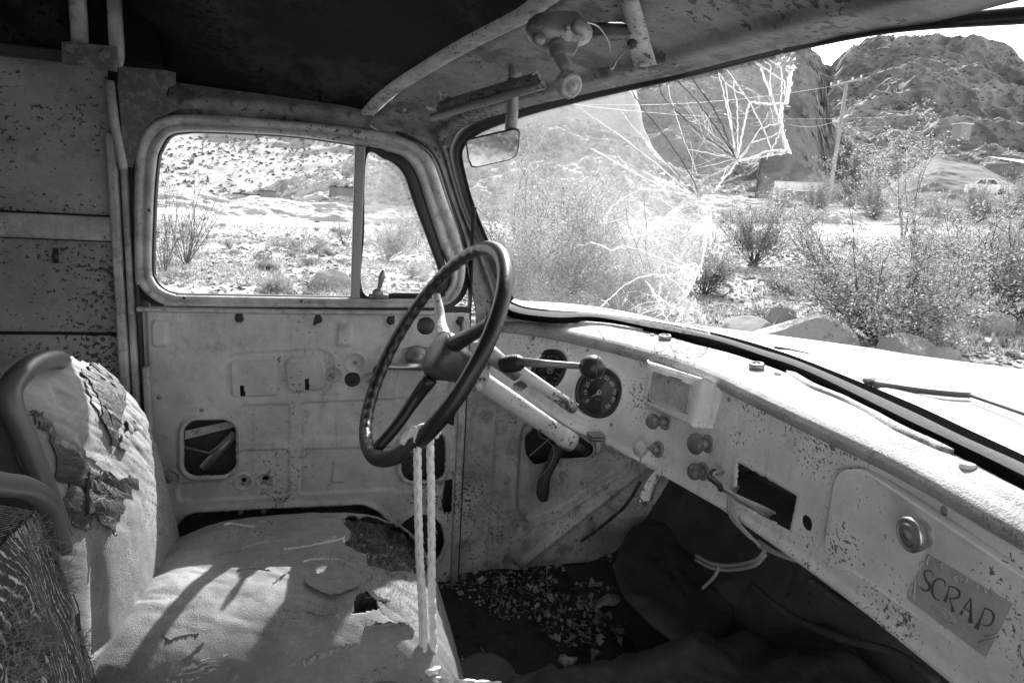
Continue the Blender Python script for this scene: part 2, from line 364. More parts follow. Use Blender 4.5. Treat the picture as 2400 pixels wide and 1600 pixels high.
def smoothstep(x): x = np.clip(x, 0, 1); return x*x*(3-2*x)
def sdf_poly(U, V, poly):                 # negative inside
    P = np.asarray(poly, float); d = np.full(U.shape, 1e9); ins = np.zeros(U.shape, bool); n = len(P)
    for i in range(n):
        a = P[i]; b = P[(i+1) % n]; e = b-a; w0 = U-a[0]; w1 = V-a[1]
        t = np.clip((w0*e[0]+w1*e[1])/(e.dot(e)+1e-15), 0, 1)
        d = np.minimum(d, (w0-e[0]*t)**2+(w1-e[1]*t)**2)
        c = ((a[1] > V) != (b[1] > V)) & (U < (b[0]-a[0])*(V-a[1])/(b[1]-a[1]+1e-15)+a[0]); ins ^= c
    return np.where(ins, -1, 1)*np.sqrt(d)
def sdf_round(U, V, poly, r):             # polygon with rounded corners (shrunk then grown)
    P = np.asarray(poly, float); c = P.mean(0)
    a = .5*np.sum(P[:, 0]*np.roll(P[:, 1], -1)-np.roll(P[:, 0], -1)*P[:, 1]); sg = 1 if a > 0 else -1
    Q = []
    n = len(P)
    for i in range(n):
        e1 = P[i]-P[i-1]; e2 = P[(i+1) % n]-P[i]; e1 = e1/np.linalg.norm(e1); e2 = e2/np.linalg.norm(e2)
        n1 = np.array([-e1[1], e1[0]])*sg; n2 = np.array([-e2[1], e2[0]])*sg
        k = (n1+n2); k = k/max(k.dot(n1), .3); Q.append(P[i]+k*r)
    return sdf_poly(U, V, Q)-r
def sdf_circ(U, V, c, r): return np.hypot(U-c[0], V-c[1])-r

def relief(name, S, u0, u1, v0, v1, step, hfun, holefun, m, parent=None, label=None, thick=.0015):
    nu = int((u1-u0)/step)+2; nv = int((v1-v0)/step)+2
    U, V = np.meshgrid(np.linspace(u0, u1, nu), np.linspace(v0, v1, nv), indexing='ij')
    keep = np.ones(U.shape, bool)
    if holefun is not None:
        for _ in range(2):
            d = holefun(U, V); e = step*.3
            gx = (holefun(U+e, V)-holefun(U-e, V))/(2*e); gy = (holefun(U, V+e)-holefun(U, V-e))/(2*e)
            g = np.sqrt(gx*gx+gy*gy)+1e-9; near = np.abs(d) < step*.75
            U = np.where(near, U-d*gx/g**2, U); V = np.where(near, V-d*gy/g**2, V)
        d = holefun(U, V); keep = d > -step*.25
    P = S.f(U.ravel(), V.ravel()); N_ = S.nrm(U.ravel(), V.ravel())
    h = hfun(U, V).ravel() if hfun is not None else np.zeros(P.shape[0])
    P = P+N_*h[:, None]
    k = keep
    i, j = np.meshgrid(np.arange(nu-1), np.arange(nv-1), indexing='ij')
    ok = k[:-1, :-1] & k[1:, :-1] & k[:-1, 1:] & k[1:, 1:]
    i = i[ok]; j = j[ok]; F = np.stack([i*nv+j, i*nv+j+1, (i+1)*nv+j+1, (i+1)*nv+j], 1)
    used = np.unique(F); mp_ = -np.ones(nu*nv, int); mp_[used] = np.arange(len(used))
    F = mp_[F]; P = P[used]
    # orient towards the eye
    a = P[F[0, 1]]-P[F[0, 0]]; b = P[F[0, 3]]-P[F[0, 0]]
    if np.cross(a, b).dot(P[F[0, 0]]) > 0: F = F[:, ::-1]
    o = mk(name, P, F, m, parent, True, label)
    if thick: solid(o, thick, -1)
    return o

def plate(name, S, pxpoly, off0, off1, m, parent=None, rnd=0., bev=.002, label=None, step=.004, uv=None, smooth=False, dens=24):
    """a raised plate cut to a pixel outline, standing on surface S from off0 to off1"""
    P = S.poly(pxpoly, off1) if uv is None else np.asarray(uv, float)
    if rnd:
        Q = []; n = len(P)
        for i in range(n):
            a = P[i-1]; b = P[i]; c = P[(i+1) % n]; r1 = min(rnd, .45*np.linalg.norm(a-b)); r2 = min(rnd, .45*np.linalg.norm(c-b))
            p = b+(a-b)/np.linalg.norm(a-b)*r1; q = b+(c-b)/np.linalg.norm(c-b)*r2
            for t in np.linspace(0, 1, 6): Q.append((1-t)**2*p+2*t*(1-t)*b+t*t*q)
        P = np.array(Q)
    # triangulated top with inner points so that it follows a curved surface
    from mathutils.geometry import delaunay_2d_cdt
    n = len(P); pts = [Vector(p) for p in P]
    lo = P.min(0); hi = P.max(0); gs = max((hi-lo).max()/dens, step)
    GU, GV = np.meshgrid(np.arange(lo[0]+gs/2, hi[0], gs), np.arange(lo[1]+gs/2, hi[1], gs), indexing='ij')
    dd = sdf_poly(GU, GV, P) if GU.size else np.zeros(0)
    ins = dd < -gs*.3
    pts += [Vector((float(a), float(b))) for a, b in zip(GU[ins], GV[ins])]
    r = delaunay_2d_cdt(pts, [], [list(range(n))], 1, 1e-7)
    vs = np.array([tuple(v) for v in r[0]]); fs = r[2]
    top = S.at(vs[:, 0], vs[:, 1], off1); bm = bmesh.new()
    bv = [bm.verts.new(p) for p in top]
    for f in fs:
        try: bm.faces.new([bv[i] for i in f])
        except Exception: pass
    bmesh.ops.recalc_face_normals(bm, faces=bm.faces)
    bm.faces.ensure_lookup_table()
    if len(bm.faces) and bm.faces[0].normal.dot(bm.faces[0].calc_center_median()) > 0: bmesh.ops.reverse_faces(bm, faces=bm.faces)
    me = bpy.data.meshes.new(name); bm.to_mesh(me); bm.free()
    if smooth: me.polygons.foreach_set('use_smooth', [True]*len(me.polygons))
    o = link(name, me, m, parent)
    if abs(off1-off0) > 1e-5:
        solid(o, abs(off1-off0), -1)
        if bev: bevel(o, bev, 2)
    if label: o['label'] = label
    return o
# ============================================================ THE TRUCK
GZ = -1.65
truck = bpy.data.objects.new('panel_truck', None); COL.objects.link(truck); truck.location = (.3, .8, GZ); truck['_l'] = (.3, .8, GZ)
tag(truck, 'abandoned old panel truck with peeling pale paint, seen from inside its stripped cab', 'truck')
YD = 1.55
z2 = lambda x, y: (300+x/2.6133, 200+y/2.6133)
z3 = lambda x, y: (340+x/2.851, 700+y/2.851)
z4 = lambda x, y: (800+x/2.613, 550+y/2.613)
z5 = lambda x, y: (350+x/2.94, 1150+y/2.94)
z7 = lambda x, y: (1150+x/2.614, 750+y/2.614)
z8 = lambda x, y: (1700+x/2.413, 950+y/2.413)
zc = lambda x, y: (1450+x/4.48, 100+y/4.48)
zd = lambda x, y: (1350+x/3.733, 400+y/3.733)
za = lambda x, y: (1400+x/4.704, 650+y/4.704)
zb = lambda x, y: (1900+x/3.92, 750+y/3.92)
def PX(fn, *pts): return [fn(*p) for p in pts]

# ---------------- driver's door
DS = Surf(lambda u, v: np.stack([u, YD+0*u, v], -1), -.5, .45, -1.0, .3)
def dp(*pts): return DS.poly(PX(z3, *pts))
def dc(x, y): return DS.inv(*z3(x, y))
def sc(r): return r/2.851*1.56/1600*1.02      # zoom pixels to metres at the door
step_in = []                                  # (sdf fn, height, softness)
big_oval = dp((515, 410), (600, 362), (1150, 330), (1250, 360), (1282, 470), (1250, 600), (1180, 655), (620, 700), (530, 640))
in1 = dp((560, 415), (890, 398), (890, 650), (570, 665)); in2 = dp((925, 395), (1195, 370), (1225, 605), (950, 640))
P1 = dp((625, 705), (972, 700), (972, 962), (640, 965)); P2 = dp((1032, 690), (1760, 660), (1735, 930), (1036, 946))
P3 = dp((625, 1010), (972, 1000), (962, 1325), (215, 1360), (208, 1230), (520, 1215)); P4 = dp((1036, 1000), (1700, 985), (1720, 1230), (1980, 1230), (1985, 1262), (1030, 1312))
sm1 = dp((40, 140), (152, 140), (152, 322), (45, 325)); sm2 = dp((1288, 155), (1388, 158), (1385, 322), (1268, 320)); sm3 = dp((1255, 1080), (1342, 1078), (1340, 1232), (1240, 1235))
up = dp((1740, 325), (2060, 318), (2040, 640), (1960, 640), (1660, 720), (1700, 340))
holeL = dp((262, 812), (608, 806), (610, 1165), (262, 1185)); holeR = dp((1712, 880), (2002, 880), (2002, 1215), (1712, 1215))
lower = dp((150, 1700), (200, 1560), (290, 1460), (420, 1420), (1450, 1372), (1560, 1420), (1650, 1560), (1660, 1700))
lowr = dp((1710, 1500), (1800, 1440), (1900, 1440), (1970, 1500), (2000, 1620), (1950, 1750), (1750, 1750), (1700, 1620))
slots = [dp((633, 577), (665, 577), (672, 657), (640, 657)), dp((1068, 532), (1098, 532), (1100, 611), (1070, 611)),
         dp((2000, 1215), (2055, 1200), (2048, 1420), (1995, 1428), (1982, 1380)), dp((2035, 700), (2082, 700), (2062, 850), (2012, 830))]
tear = [dp((605, 95), (655, 90), (655, 140), (615, 158), (598, 140)), dp((1140, 102), (1170, 100), (1188, 140), (1135, 180), (1115, 175)),
        dp((1618, 115), (1670, 110), (1665, 165), (1632, 178), (1612, 150)), dp((2085, 120), (2130, 118), (2138, 190), (2115, 240), (2095, 170))]
circ_holes = [(dc(1385, 540), sc(50)), (dc(1876, 182), sc(60)), (dc(80, 120), sc(9)), (dc(655, 1230), sc(16)), (dc(800, 1220), sc(18))]
dimples = [(dc(1405, 425), sc(60)), (dc(1255, 512), sc(58)), (dc(1512, 548), sc(58)), (dc(655, 1230), sc(50)), (dc(800, 1220), sc(48)), (dc(158, 1205), sc(62))]
def door_h(U, V):
    h = np.zeros(U.shape); w = .005
    def rec(poly, r, dz, w=.005):
        return dz*smoothstep(-sdf_round(U, V, poly, r)/w)
    h += rec(big_oval, .03, -.0028)
    h += rec(in1, .012, .005) + rec(in2, .02, .005)
    for p in (P1, P2, P3, P4): h += rec(p, .012, -.0036)
    h += rec(sm1, .01, .0035, .004)+rec(sm2, .01, .0045, .006)+rec(sm3, .006, .004, .004)+rec(up, .02, -.004)
    for p, r in ((holeL, .03), (holeR, .035), (lower, .05), (lowr, .03)):     # raised lips round the openings
        d = sdf_round(U, V, p, r); h += .006*np.exp(-((d-.006)/.005)**2)
    for c, r in dimples:
        d = sdf_circ(U, V, c, r); h += -.006*smoothstep(-d/.010)+.0018*np.exp(-((d-.001)/.002)**2)
    for t in tear[:3]: h += .002*np.exp(-(sdf_poly(U, V, t)/.004)**2)
    h += -.010*smoothstep((DS.inv(*z3(36, 600))[0]-U)/.006)                    # flange step at the hinge side
    return h*1.9+.0012*fbm(np.stack([U*14, V*14, U*0], -1), 3)
def door_hole(U, V):
    d = np.minimum(sdf_round(U, V, holeL, .03), sdf_round(U, V, holeR, .035))
    d = np.minimum(d, sdf_round(U, V, lower, .05)); d = np.minimum(d, sdf_round(U, V, lowr, .03))
    for p in slots+tear: d = np.minimum(d, sdf_poly(U, V, p))
    for c, r in circ_holes: d = np.minimum(d, sdf_circ(U, V, c, r))
    return d
dr = relief('driver_door', DS, -.398, .336, -.93, -.245, .0028, door_h, door_hole, M['door'], truck, 'stripped inner door panel with stamped ridges, bolt holes and open access holes')
door = dr
# outer skin and works behind the holes
B().box((-.03, YD+.075, -.6), (.76, .004, .72)).build('door_skin', M['dark'], door, False)
b = B(); b.add([onY(*z3(268, 935), YD+.03), onY(*z3(268, 880), YD+.03), onY(*z3(600, 810), YD+.03), onY(*z3(600, 852), YD+.03)], [(0, 1, 2, 3)])
o = b.build('window_channel', M['frame'], door, False); solid(o, .004)
b = B(); b.tube([onY(*z3(390, 1130), YD+.04), onY(*z3(600, 900), YD+.04)], .011, 6); b.tube([onY(*z3(260, 990), YD+.035), onY(*z3(430, 1030), YD+.035), onY(*z3(600, 900), YD+.035)], .003, 5)
b.build('regulator_arm', M['metal'], door)
for q in [(633, 131), (1157, 138), (1640, 146), (2103, 152)]:
    c = onY(*z3(*q), YD-.001); B().lathe(c, (0, -1, 0), [(0, .0085), (.003, .009), (.0055, .0075), (.007, .004), (.0073, 0)], 14).build('bolt', M['dark'], door)
for q, r in [((1405, 425), .0052), ((1255, 515), .006), ((1512, 548), .006), ((158, 1205), .009), ((655, 1232), .0042), ((800, 1220), .005), ((97, 655), .0065), ((640, 1424), .006), ((795, 1418), .006), ((380, 740), .006)]:
    c = onY(*z3(*q), YD+.004 if r > .0055 else YD+.006); B().lathe(c, (0, -1, 0), [(0, r), (.003, r), (.005, r*.7), (.0055, 0)], 12).build('screw', M['metal'], door)
B().lathe(onY(*z3(1386, 541), YD+.004), (0, -1, 0), [(0, .016), (.004, .0155), (.002, .012), (.001, .006), (.006, .004), (.007, 0)], 20).build('regulator_shaft', M['dark'], door)
c = onY(*z3(1876, 182), YD+.03); B().lathe(c, (0, -1, 0), [(0, .03), (.004, .028), (.005, 0)], 20).build('lock_disc', M['dark'], door)
# window crank
c = onY(*z4(462, 745), YD-.004)
b = B(); b.lathe(c, (0, -1, 0), [(0, .026), (.006, .025), (.01, .02), (.012, .014), (.03, .012), (.032, 0)], 24); b.build('crank_plate', M['metal'], door)
p0 = onY(*z4(490, 805), YD-.03); p1 = onY(*z4(300, 806), YD-.035); p2 = onY(*z4(240, 812), YD-.036)
b = B(); b.tube([p0, (p0+p1)/2+[0, -.004, 0], p1, p2], [.012, .009, .008, .009], 10); b.build('window_crank', M['chrome'], door)
B().lathe(onY(*z4(232, 830), YD-.03), (0, -1, 0), [(0, .013), (.004, .015), (.02, .014), (.028, .009), (.03, 0)], 14).build('crank_knob', M['rubber'], door)

# window frame of the door
outer = PX(z2, (42, 1150), (40, 500), (62, 330), (125, 240), (220, 190), (400, 176), (800, 200), (1200, 238), (1450, 268), (1650, 310), (1780, 375), (1868, 470), (1950, 700), (2030, 920), (2062, 1060), (2062, 1180), (2020, 1290), (1920, 1352), (1700, 1362), (360, 1354), (230, 1346), (125, 1288), (70, 1225))
inner = PX(z2, (146, 1100), (158, 700), (178, 460), (200, 385), (250, 312), (330, 289), (500, 286), (1000, 312), (1390, 366), (1600, 408), (1700, 452), (1765, 545), (1830, 740), (1920, 1000), (1975, 1120), (1975, 1200), (1940, 1262), (1870, 1300), (1360, 1300), (390, 1285), (290, 1278), (212, 1246), (164, 1190))
def closed(P, n):
    P = np.array(list(P)+[P[0]], float); Q = resample(np.vstack([P[-3:-1], P, P[1:3]]), n*2)
    # one turn only
    return Q
def ringrs(P, n):
    P = np.array(P, float); E = np.vstack([P[-2:], P, P[:3]]); Q = []
    for i in range(2, len(P)+2):
        for t in np.linspace(0, 1, 10, endpoint=False):
            a, b_, c_, d_ = E[i-1], E[i], E[i+1], E[i+2]
            Q.append(.5*((2*b_)+(-a+c_)*t+(2*a-5*b_+4*c_-d_)*t*t+(-a+3*b_-3*c_+d_)*t**3))
    Q = np.array(Q+[Q[0]]); d = np.r_[0, np.cumsum(np.linalg.norm(np.diff(Q, axis=0), axis=1))]
    s = np.linspace(0, d[-1], n, endpoint=False); return np.stack([np.interp(s, d, Q[:, i]) for i in range(Q.shape[1])], 1)
def ring(name, A3, B3, prof, m, parent, n=220, label=None):
    """closed moulding between two closed curves (3D, same start); prof: (t between them, height towards the eye)"""
    V = []
    for t, h in prof: V.append(A3*(1-t)+B3*t+np.array([0, -1, 0])*h)
    V = np.array(V); k = len(prof); F = [(i*n+j, (i+1)*n+j, (i+1)*n+(j+1) % n, i*n+(j+1) % n) for i in range(k-1) for j in range(n)]
    return mk(name, V.reshape(-1, 3), F, m, parent, True, label)
n = 240
I2 = ringrs(inner, n); I3 = np.array([onY(x, y, YD) for x, y in I2])
Od = ringrs(outer, 2000)
# match each inner point to the outer curve by index fraction through the corner points
O2 = []
oc = np.array(outer); ic = np.array(inner)
# parametrise both by control-point number
def bypar(P, n):
    P = np.array(P, float); k = len(P); E = np.vstack([P[-2:], P, P[:3]]); Q = []
    for s in np.linspace(0, k, n, endpoint=False):
        i = int(s)+2; t = s-int(s); a, b_, c_, d_ = E[i-1], E[i], E[i+1], E[i+2]
        Q.append(.5*((2*b_)+(-a+c_)*t+(2*a-5*b_+4*c_-d_)*t*t+(-a+3*b_-3*c_+d_)*t**3))
    return np.array(Q)
I2 = bypar(inner, 440); O2 = bypar(outer, 440)
I3 = np.array([onY(x, y, YD) for x, y in I2]); O3 = np.array([onY(x, y, YD+.004) for x, y in O2])
fr = ring('window_frame', O3, I3, [(-.01, -.03), (0, 0), (.06, .008), (.2, .013), (.42, .012), (.5, .006), (.56, .005), (.62, .009), (.8, .011), (.92, .009), (1.0, .002), (1.0, -.004)], M['frame'], door, 440, 'chipped pale window surround with rounded corners')
ring('window_seal', O3*0+I3, I3+(I3.mean(0)-I3)*.012, [(0, -.003), (.5, 0), (1, -.004), (1, -.02)], M['rubber'], door, 440)
for q in [(1062, 1320), (345, 1302), (130, 765), (1715, 1332), (2070, 212)]:
    pass
for q in [(1062, 1320), (345, 1302), (130, 765)]:
    c = onY(*z2(*q), YD-.01); B().lathe(c, (0, -1, 0), [(0, .0035), (.0015, .003), (.002, 0)], 10).build('screw', M['dark'], door)
c2 = O2.mean(0); far2 = O2+(O2-c2)/np.linalg.norm(O2-c2, axis=1)[:, None]*13
ring('frame_gap_filler', np.array([onY(x, y, YD+.034) for x, y in far2]), np.array([onY(x, y, YD+.03) for x, y in O2*.97+c2*.03]), [(0, 0), (1, 0)], M['rubber'], door, 440)  # dark filler ring added behind the frame to stop light leaking in
B().box((-.335, YD+.04, .235), (.13, .006, .19)).build('corner_gap_filler', M['rubber'], door, False)  # dark backing box added behind the gusset to block a light leak
# sill return under the frame
r0 = [onY(*z2(x, y), YD+.0) for x, y in [(60, 1352), (600, 1362), (1200, 1372), (1900, 1378)]]
loft('window_sill', [[p+np.array([0, -.001, 0]) for p in r0], [p+np.array([0, -.013, -.002]) for p in r0], [p+np.array([0, -.012, -.008]) for p in r0], [p+np.array([0, -.002, -.012]) for p in r0]], M['frame'], door, 60)
# vent window: post, inner frame, glass, latch
a0, a1 = onY(*z2(1420, 366), YD), onY(*z2(1392, 1308), YD); a2 = onY(*z2(1455, 372), YD); a3 = onY(*z2(1420, 1308), YD); lft0 = onY(*z2(1388, 366), YD); lft1 = onY(*z2(1362, 1308), YD)
b = B(); b.add([lft0+[0, -.009, 0], a2+[0, -.009, 0], a3+[0, -.009, 0], lft1+[0, -.009, 0], lft0+[0, .012, 0], a2+[0, .012, 0], a3+[0, .012, 0], lft1+[0, .012, 0]], [(0, 1, 2, 3), (7, 6, 5, 4), (0, 4, 5, 1), (1, 5, 6, 2), (2, 6, 7, 3), (3, 7, 4, 0)])
o = bevel(b.build('window_post', M['metal'], door, False), .003)
vo = PX(z2, (1456, 384), (1600, 408), (1700, 452), (1765, 545), (1830, 740), (1900, 960), (1950, 1120), (1965, 1200), (1940, 1262), (1880, 1302), (1650, 1302), (1428, 1300), (1432, 900))
vi = PX(z2, (1462, 440), (1570, 452), (1640, 490), (1695, 560), (1750, 720), (1840, 960), (1900, 1130), (1905, 1200), (1890, 1250), (1850, 1268), (1650, 1268), (1440, 1262), (1446, 900))
V2 = bypar(vi, 260); V1 = bypar(vo, 260)
V13 = np.array([onY(x, y, YD+.002) for x, y in V1]); V23 = np.array([onY(x, y, YD+.002) for x, y in V2])
ring('vent_frame', V13, V23, [(0, -.01), (0, .004), (.25, .008), (.6, .007), (.85, .009), (1, .004), (1, -.012)], M['rubber'], door, 260)
pane = V23[::4]; c = pane.mean(0); k = len(pane)
mk('vent_glass', np.vstack([pane, c]), [(i, (i+1) % k, k) for i in range(k)], M['ventglass'], door, False, 'dusty scratched vent window pane')
b = B(); b.box(onY(*z2(1535, 1290), YD-.012), (.044, .012, .010)); o = bevel(b.build('latch_base', M['metal'], door), .003)
t0 = onY(*z2(1530, 1275), YD-.02); t1 = onY(*z2(1545, 1215), YD-.024); t2 = onY(*z2(1563, 1130), YD-.026)
b = B(); b.lathe(t0, (0, -1, 0), [(-.008, .012), (.003, .012), (.006, .006), (.007, 0)], 12); b.tube([t0, (t0+t1)/2, t1, (t1+t2)/2, t2], [.006, .0045, .0055, .0075, .003], 8); b.build('vent_latch', M['metal'], door)

# ---------------- B-pillar, side wall of the van body
def vstrip(name, x0, x1, y, zt, zb, m, parent, out=.02, bv=.004, dx=0., label=None):
    b = B(); b.add([(x0, y, zt), (x1, y, zt), (x1+dx, y, zb), (x0+dx, y, zb), (x0, y+out, zt), (x1, y+out, zt), (x1+dx, y+out, zb), (x0+dx, y+out, zb)], [(0, 1, 2, 3), (7, 6, 5, 4), (0, 4, 5, 1), (1, 5, 6, 2), (2, 6, 7, 3), (3, 7, 4, 0)])
    return bevel(b.build(name, m, parent, False, label), bv)
pil = vstrip('door_pillar', -.405, -.388, YD-.012, .10, -1.0, M['pillar'], truck, .05, .004, .006, 'riveted pillar between the door and the body side')
vstrip('pillar_rail', -.384, -.372, YD-.004, .06, -1.0, M['pillar'], pil, .04, .004, .006)
vstrip('pillar_rail', -.37, -.362, YD+.006, .06, -1.0, M['dark'], pil, .04, .003, .006)
# slanting strip at the top of the pillar
pA = onY(*(250+4, 185), YD-.03)
b = B(); b.tube([onY(256, 190, YD-.02), onY(268, 290, YD-.02), onY(290, 395, YD-.02)], [.009, .009, .008], 8); b.build('pillar_strip', M['pillar'], pil)
sidew = bpy.data.objects.new('body_side', None); COL.objects.link(sidew); sidew.parent = truck; sidew.matrix_parent_inverse = Matrix.Translation(-Vector(truck['_l'])); sidew['_l'] = (0, 0, 0)
zt = [.215, -.062, -.118, -.305, -1.0]
def wall_sheet(name, z1, z0, y, hb=.0):
    SS = Surf(lambda u, v: np.stack([u, y+0*u, v], -1), -2.6, -.4, z0, z1, 20, 6)
    rows = []
    P = []
    for v in np.linspace(z0, z1, 14): P.append([(u, y, v) for u in np.linspace(-2.4, -.400, 60)])
    R = np.array(P); h = .004*fbm(R*np.array([3, 3, 5.]), 3); h += .004*smoothstep((np.abs((R[..., 2]-z0)/(z1-z0)-.5)-.44)/.06)
    R[..., 1] += h
    return mk(name, R.reshape(-1, 3), gridfaces(14, 60), M['wall'], sidew, True)
wall_sheet('wall_panel', .225, -.06, YD+.008)
wall_sheet('wall_panel', -.114, -.300, YD+.012)
wall_sheet('wall_panel', -.306, -1.0, YD+.006)
B().box((-1.4, YD+.04, -.2), (2.1, .004, 1.65)).build('wall_skin', M['dark'], sidew, False)
o = B().box((-1.39, YD-.001, -.087), (1.985, .012, .048)).build('wall_rail', M['pillar'], sidew, False); bevel(o, .005, 3)
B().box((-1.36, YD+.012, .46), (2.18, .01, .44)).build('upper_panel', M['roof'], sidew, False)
b = B(); b.box((-1.4, YD-.01, .232), (2.0, .03, .02)); o = bevel(b.build('wall_rail', M['dark'], sidew, False), .004)
b = B(); b.lathe(onY(130, 602, YD+.008), (0, -1, 0), [(0, .006), (.001, .006), (.0012, 0)], 10); b.build('rivet', M['dark'], sidew)
B().box((onY(131, 600, YD+.008)[0], YD+.009, onY(131, 600, YD)[2]), (.009, .004, .03)).build('wall_slot', M['rubber'], sidew, False)

# rusty gusset plate over the window's corner
gp = PX(lambda x, y: (x/3.1367, y/3.1367), (870, 480), (930, 490), (1292, 525), (1292, 625), (1240, 640), (1215, 690), (1250, 735), (1292, 755), (1310, 800), (1230, 840), (1130, 880), (1040, 980), (1010, 1100), (975, 1232), (935, 1228), (905, 1100), (880, 800), (862, 640))
GS = Surf(lambda u, v: np.stack([u, YD-.012+0*u, v], -1), -.5, .1, -.1, .3)
plate('corner_gusset', GS, gp, 0, .002, M['rust'], truck, 0, .0008, 'pitted rusty gusset plate above the corner of the door window')

# ---------------- roof
def zroof(x, y):
    return .20+.235*(1-np.clip(np.abs((y-.72)/.86), 0, 1)**2.4)
hdr = [onY(868, 278, 1.565), onY(905, 238, 1.50), onY(960, 197, 1.4), onZ(1100, 115, .25), onZ(1250, 40, .265), onZ(1300, 4, .272)]
hdr = [np.array(p) for p in hdr]
hdr += [np.array([.318, .72, .282]), np.array([.325, .5, .282]), np.array([.30, .2, .26]), np.array([.27, -.1, .2])]
H = resample(hdr, 60)
rows = []
for t in np.linspace(0, 1, 40):
    x = H[:, 0]*(1-t)+(-2.45)*t; zz = zroof(0, H[:, 1]); k = np.minimum(1, t*5.)**.7
    z = H[:, 2]*(1-k)+zz*k+.012+.42*smoothstep((-.31-x)/.03); rows.append(np.stack([x, H[:, 1]+(0 if t == 0 else 0), z], 1))
R = np.array(rows); R[..., 2] += .006*fbm(R*6, 3)*(np.linspace(0, 1, 40)[:, None] > .03)
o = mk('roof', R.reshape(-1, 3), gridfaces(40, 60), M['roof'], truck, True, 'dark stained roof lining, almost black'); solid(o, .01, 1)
def bowpts(x, y1=1.5, y0=-.1, dz=-.02): return [(x, y, float(zroof(x, y))+dz) for y in np.linspace(y1, y0, 26)]
for px_, w in ((160, 34), (250, 30)):
    q = onY(px_, 100, 1.44); xs = q[0]
    P = np.array([(xs, 1.50, .225), (xs, 1.50, .30), (xs, 1.50, .42), (xs, 1.49, .5), (xs, 1.44, .58), (xs, 1.3, .63), (xs, 1.0, .66), (xs, .5, .67), (xs, 0, .62)]); hw = w/1600*1.5/2*.8
    rows = [P+[-hw, .012, .012], P+[-hw, -.004, -.006], P+[-hw*.6, -.008, -.01], P+[hw*.6, -.008, -.01], P+[hw, -.004, -.006], P+[hw, .012, .012]]
    loft('roof_bow', rows, M['pillar'], truck, 40)
br = B(); q0 = onY(146, 98, 1.47); q1 = onY(277, 110, 1.47); q2 = onY(276, 170, 1.47); q3 = onY(146, 150, 1.47)
br.add([q0, q1, q2, q3], [(0, 1, 2, 3)]); brk = br.build('bow_bracket', M['rust'], truck, False, 'bolted bracket at the foot of the roof bows'); solid(brk, .006); bevel(brk, .002)
for q in [(166, 116), (249, 128)]:
    c = onY(*q, 1.47); B().lathe(c, (0, -1, 0), [(0, .013), (.003, .013), (.0035, .009), (.009, .0085), (.01, .006), (.0102, 0)], 6 if False else 14).build('bolt', M['rust'], brk)
# cant rail over the window with rivets
top = [onY(*z2(x, y), YD-.006) for x, y in [(250, 60), (560, 70), (800, 82), (1150, 115), (1450, 150), (1500, 190)]]
bot = [onY(*z2(x, y), YD-.004) for x, y in [(130, 170), (400, 150), (800, 172), (1150, 205), (1450, 245), (1480, 262)]]
top = resample(top, 40); bot = resample(bot, 40)
cr = loft('cant_rail', [top+[0, .02, .03], top, top+[0, -.005, -.004], top*.5+bot*.5+[0, -.006, 0], bot+[0, -.004, .004], bot+[0, .010, 0], bot+[0, .022, -.03]], M['header'], truck, 40, label='riveted rail over the door window')
for q in [(337, 102), (655, 112), (1020, 142), (1370, 185)]:
    c = onY(*z2(*q), YD-.012); B().lathe(c, (0, -1, 0), [(0, .0085), (.002, .008), (.004, .005), (.005, 0)], 14).build('rivet', M['header'], cr)

# header bow (riveted strip along the front of the roof)
n_ = 70; H = resample(hdr, n_)
dn = np.zeros_like(H); dn[:, 2] = -1.
T = np.gradient(H, axis=0); T /= np.linalg.norm(T, axis=1)[:, None]
back = np.cross(T, [0, 0, 1.]); back /= np.linalg.norm(back, axis=1)[:, None]
if back[:, 0].mean() > 0: back = -back
hb = loft('roof_header_strip', [H+back*.030+[0, 0, .004], H+back*.028+[0, 0, -.004], H+back*.012+[0, 0, -.007], H+back*.002+[0, 0, -.005], H+back*(-.002)+[0, 0, .002], H+back*(-.012)+[0, 0, .014]], M['pillar'], truck, n_, label='riveted strip along the front edge of the roof')
for q in [(885, 247), (990, 187), (1108, 115), (1258, 40)]:
    P_, P__ = prj(H+back*.014+[0, 0, -.007]); i = int(np.argmin((P_-q[0])**2+(P__-q[1])**2)); c = (H+back*.014+[0, 0, -.006])[i]
    B().lathe(c, (0, -.3, -1), [(0, .008), (.002, .0075), (.004, .005), (.005, 0)], 14).build('rivet', M['pillar'], hb)

# ---------------- windshield surface (curved one-piece glass)
Tpts = np.array([onZ(1130, 296, .17), onZ(1300, 242, .195), onZ(1480, 205, .205), onZ(1632, 175, .21), onZ(1900, 100, .213), onZ(2100, 70, .207), onZ(2400, 52, .192), [.62, .2, .19], [.57, -.1, .18]])
Bpts = np.array([onZ(1195, 716, -.235), onZ(1225, 722, -.235), onZ(1400, 738, -.235), onZ(1560, 762, -.235), onZ(1675, 790, -.235), onZ(1790, 826, -.235), onZ(1940, 880, -.235), onZ(2130, 968, -.235), onZ(2400, 1103, -.235), [.70, .3, -.235], [.60, -.1, -.235]])
def curve_y(P):                     # x, z as functions of y (smooth)
    Q = resample(P[np.argsort(P[:, 1])], 120)
    Q = Q[np.argsort(Q[:, 1])]
    def f(y):
        y = np.asarray(y, float); x = np.interp(y, Q[:, 1], Q[:, 0]); z = np.interp(y, Q[:, 1], Q[:, 2])
        hi = y > Q[-1, 1]; sl = (Q[-1]-Q[-4])/(Q[-1, 1]-Q[-4, 1]); x = np.where(hi, Q[-1, 0]+sl[0]*(y-Q[-1, 1]), x)
        return x, z
    return f
fT = curve_y(Tpts); fB = curve_y(Bpts)
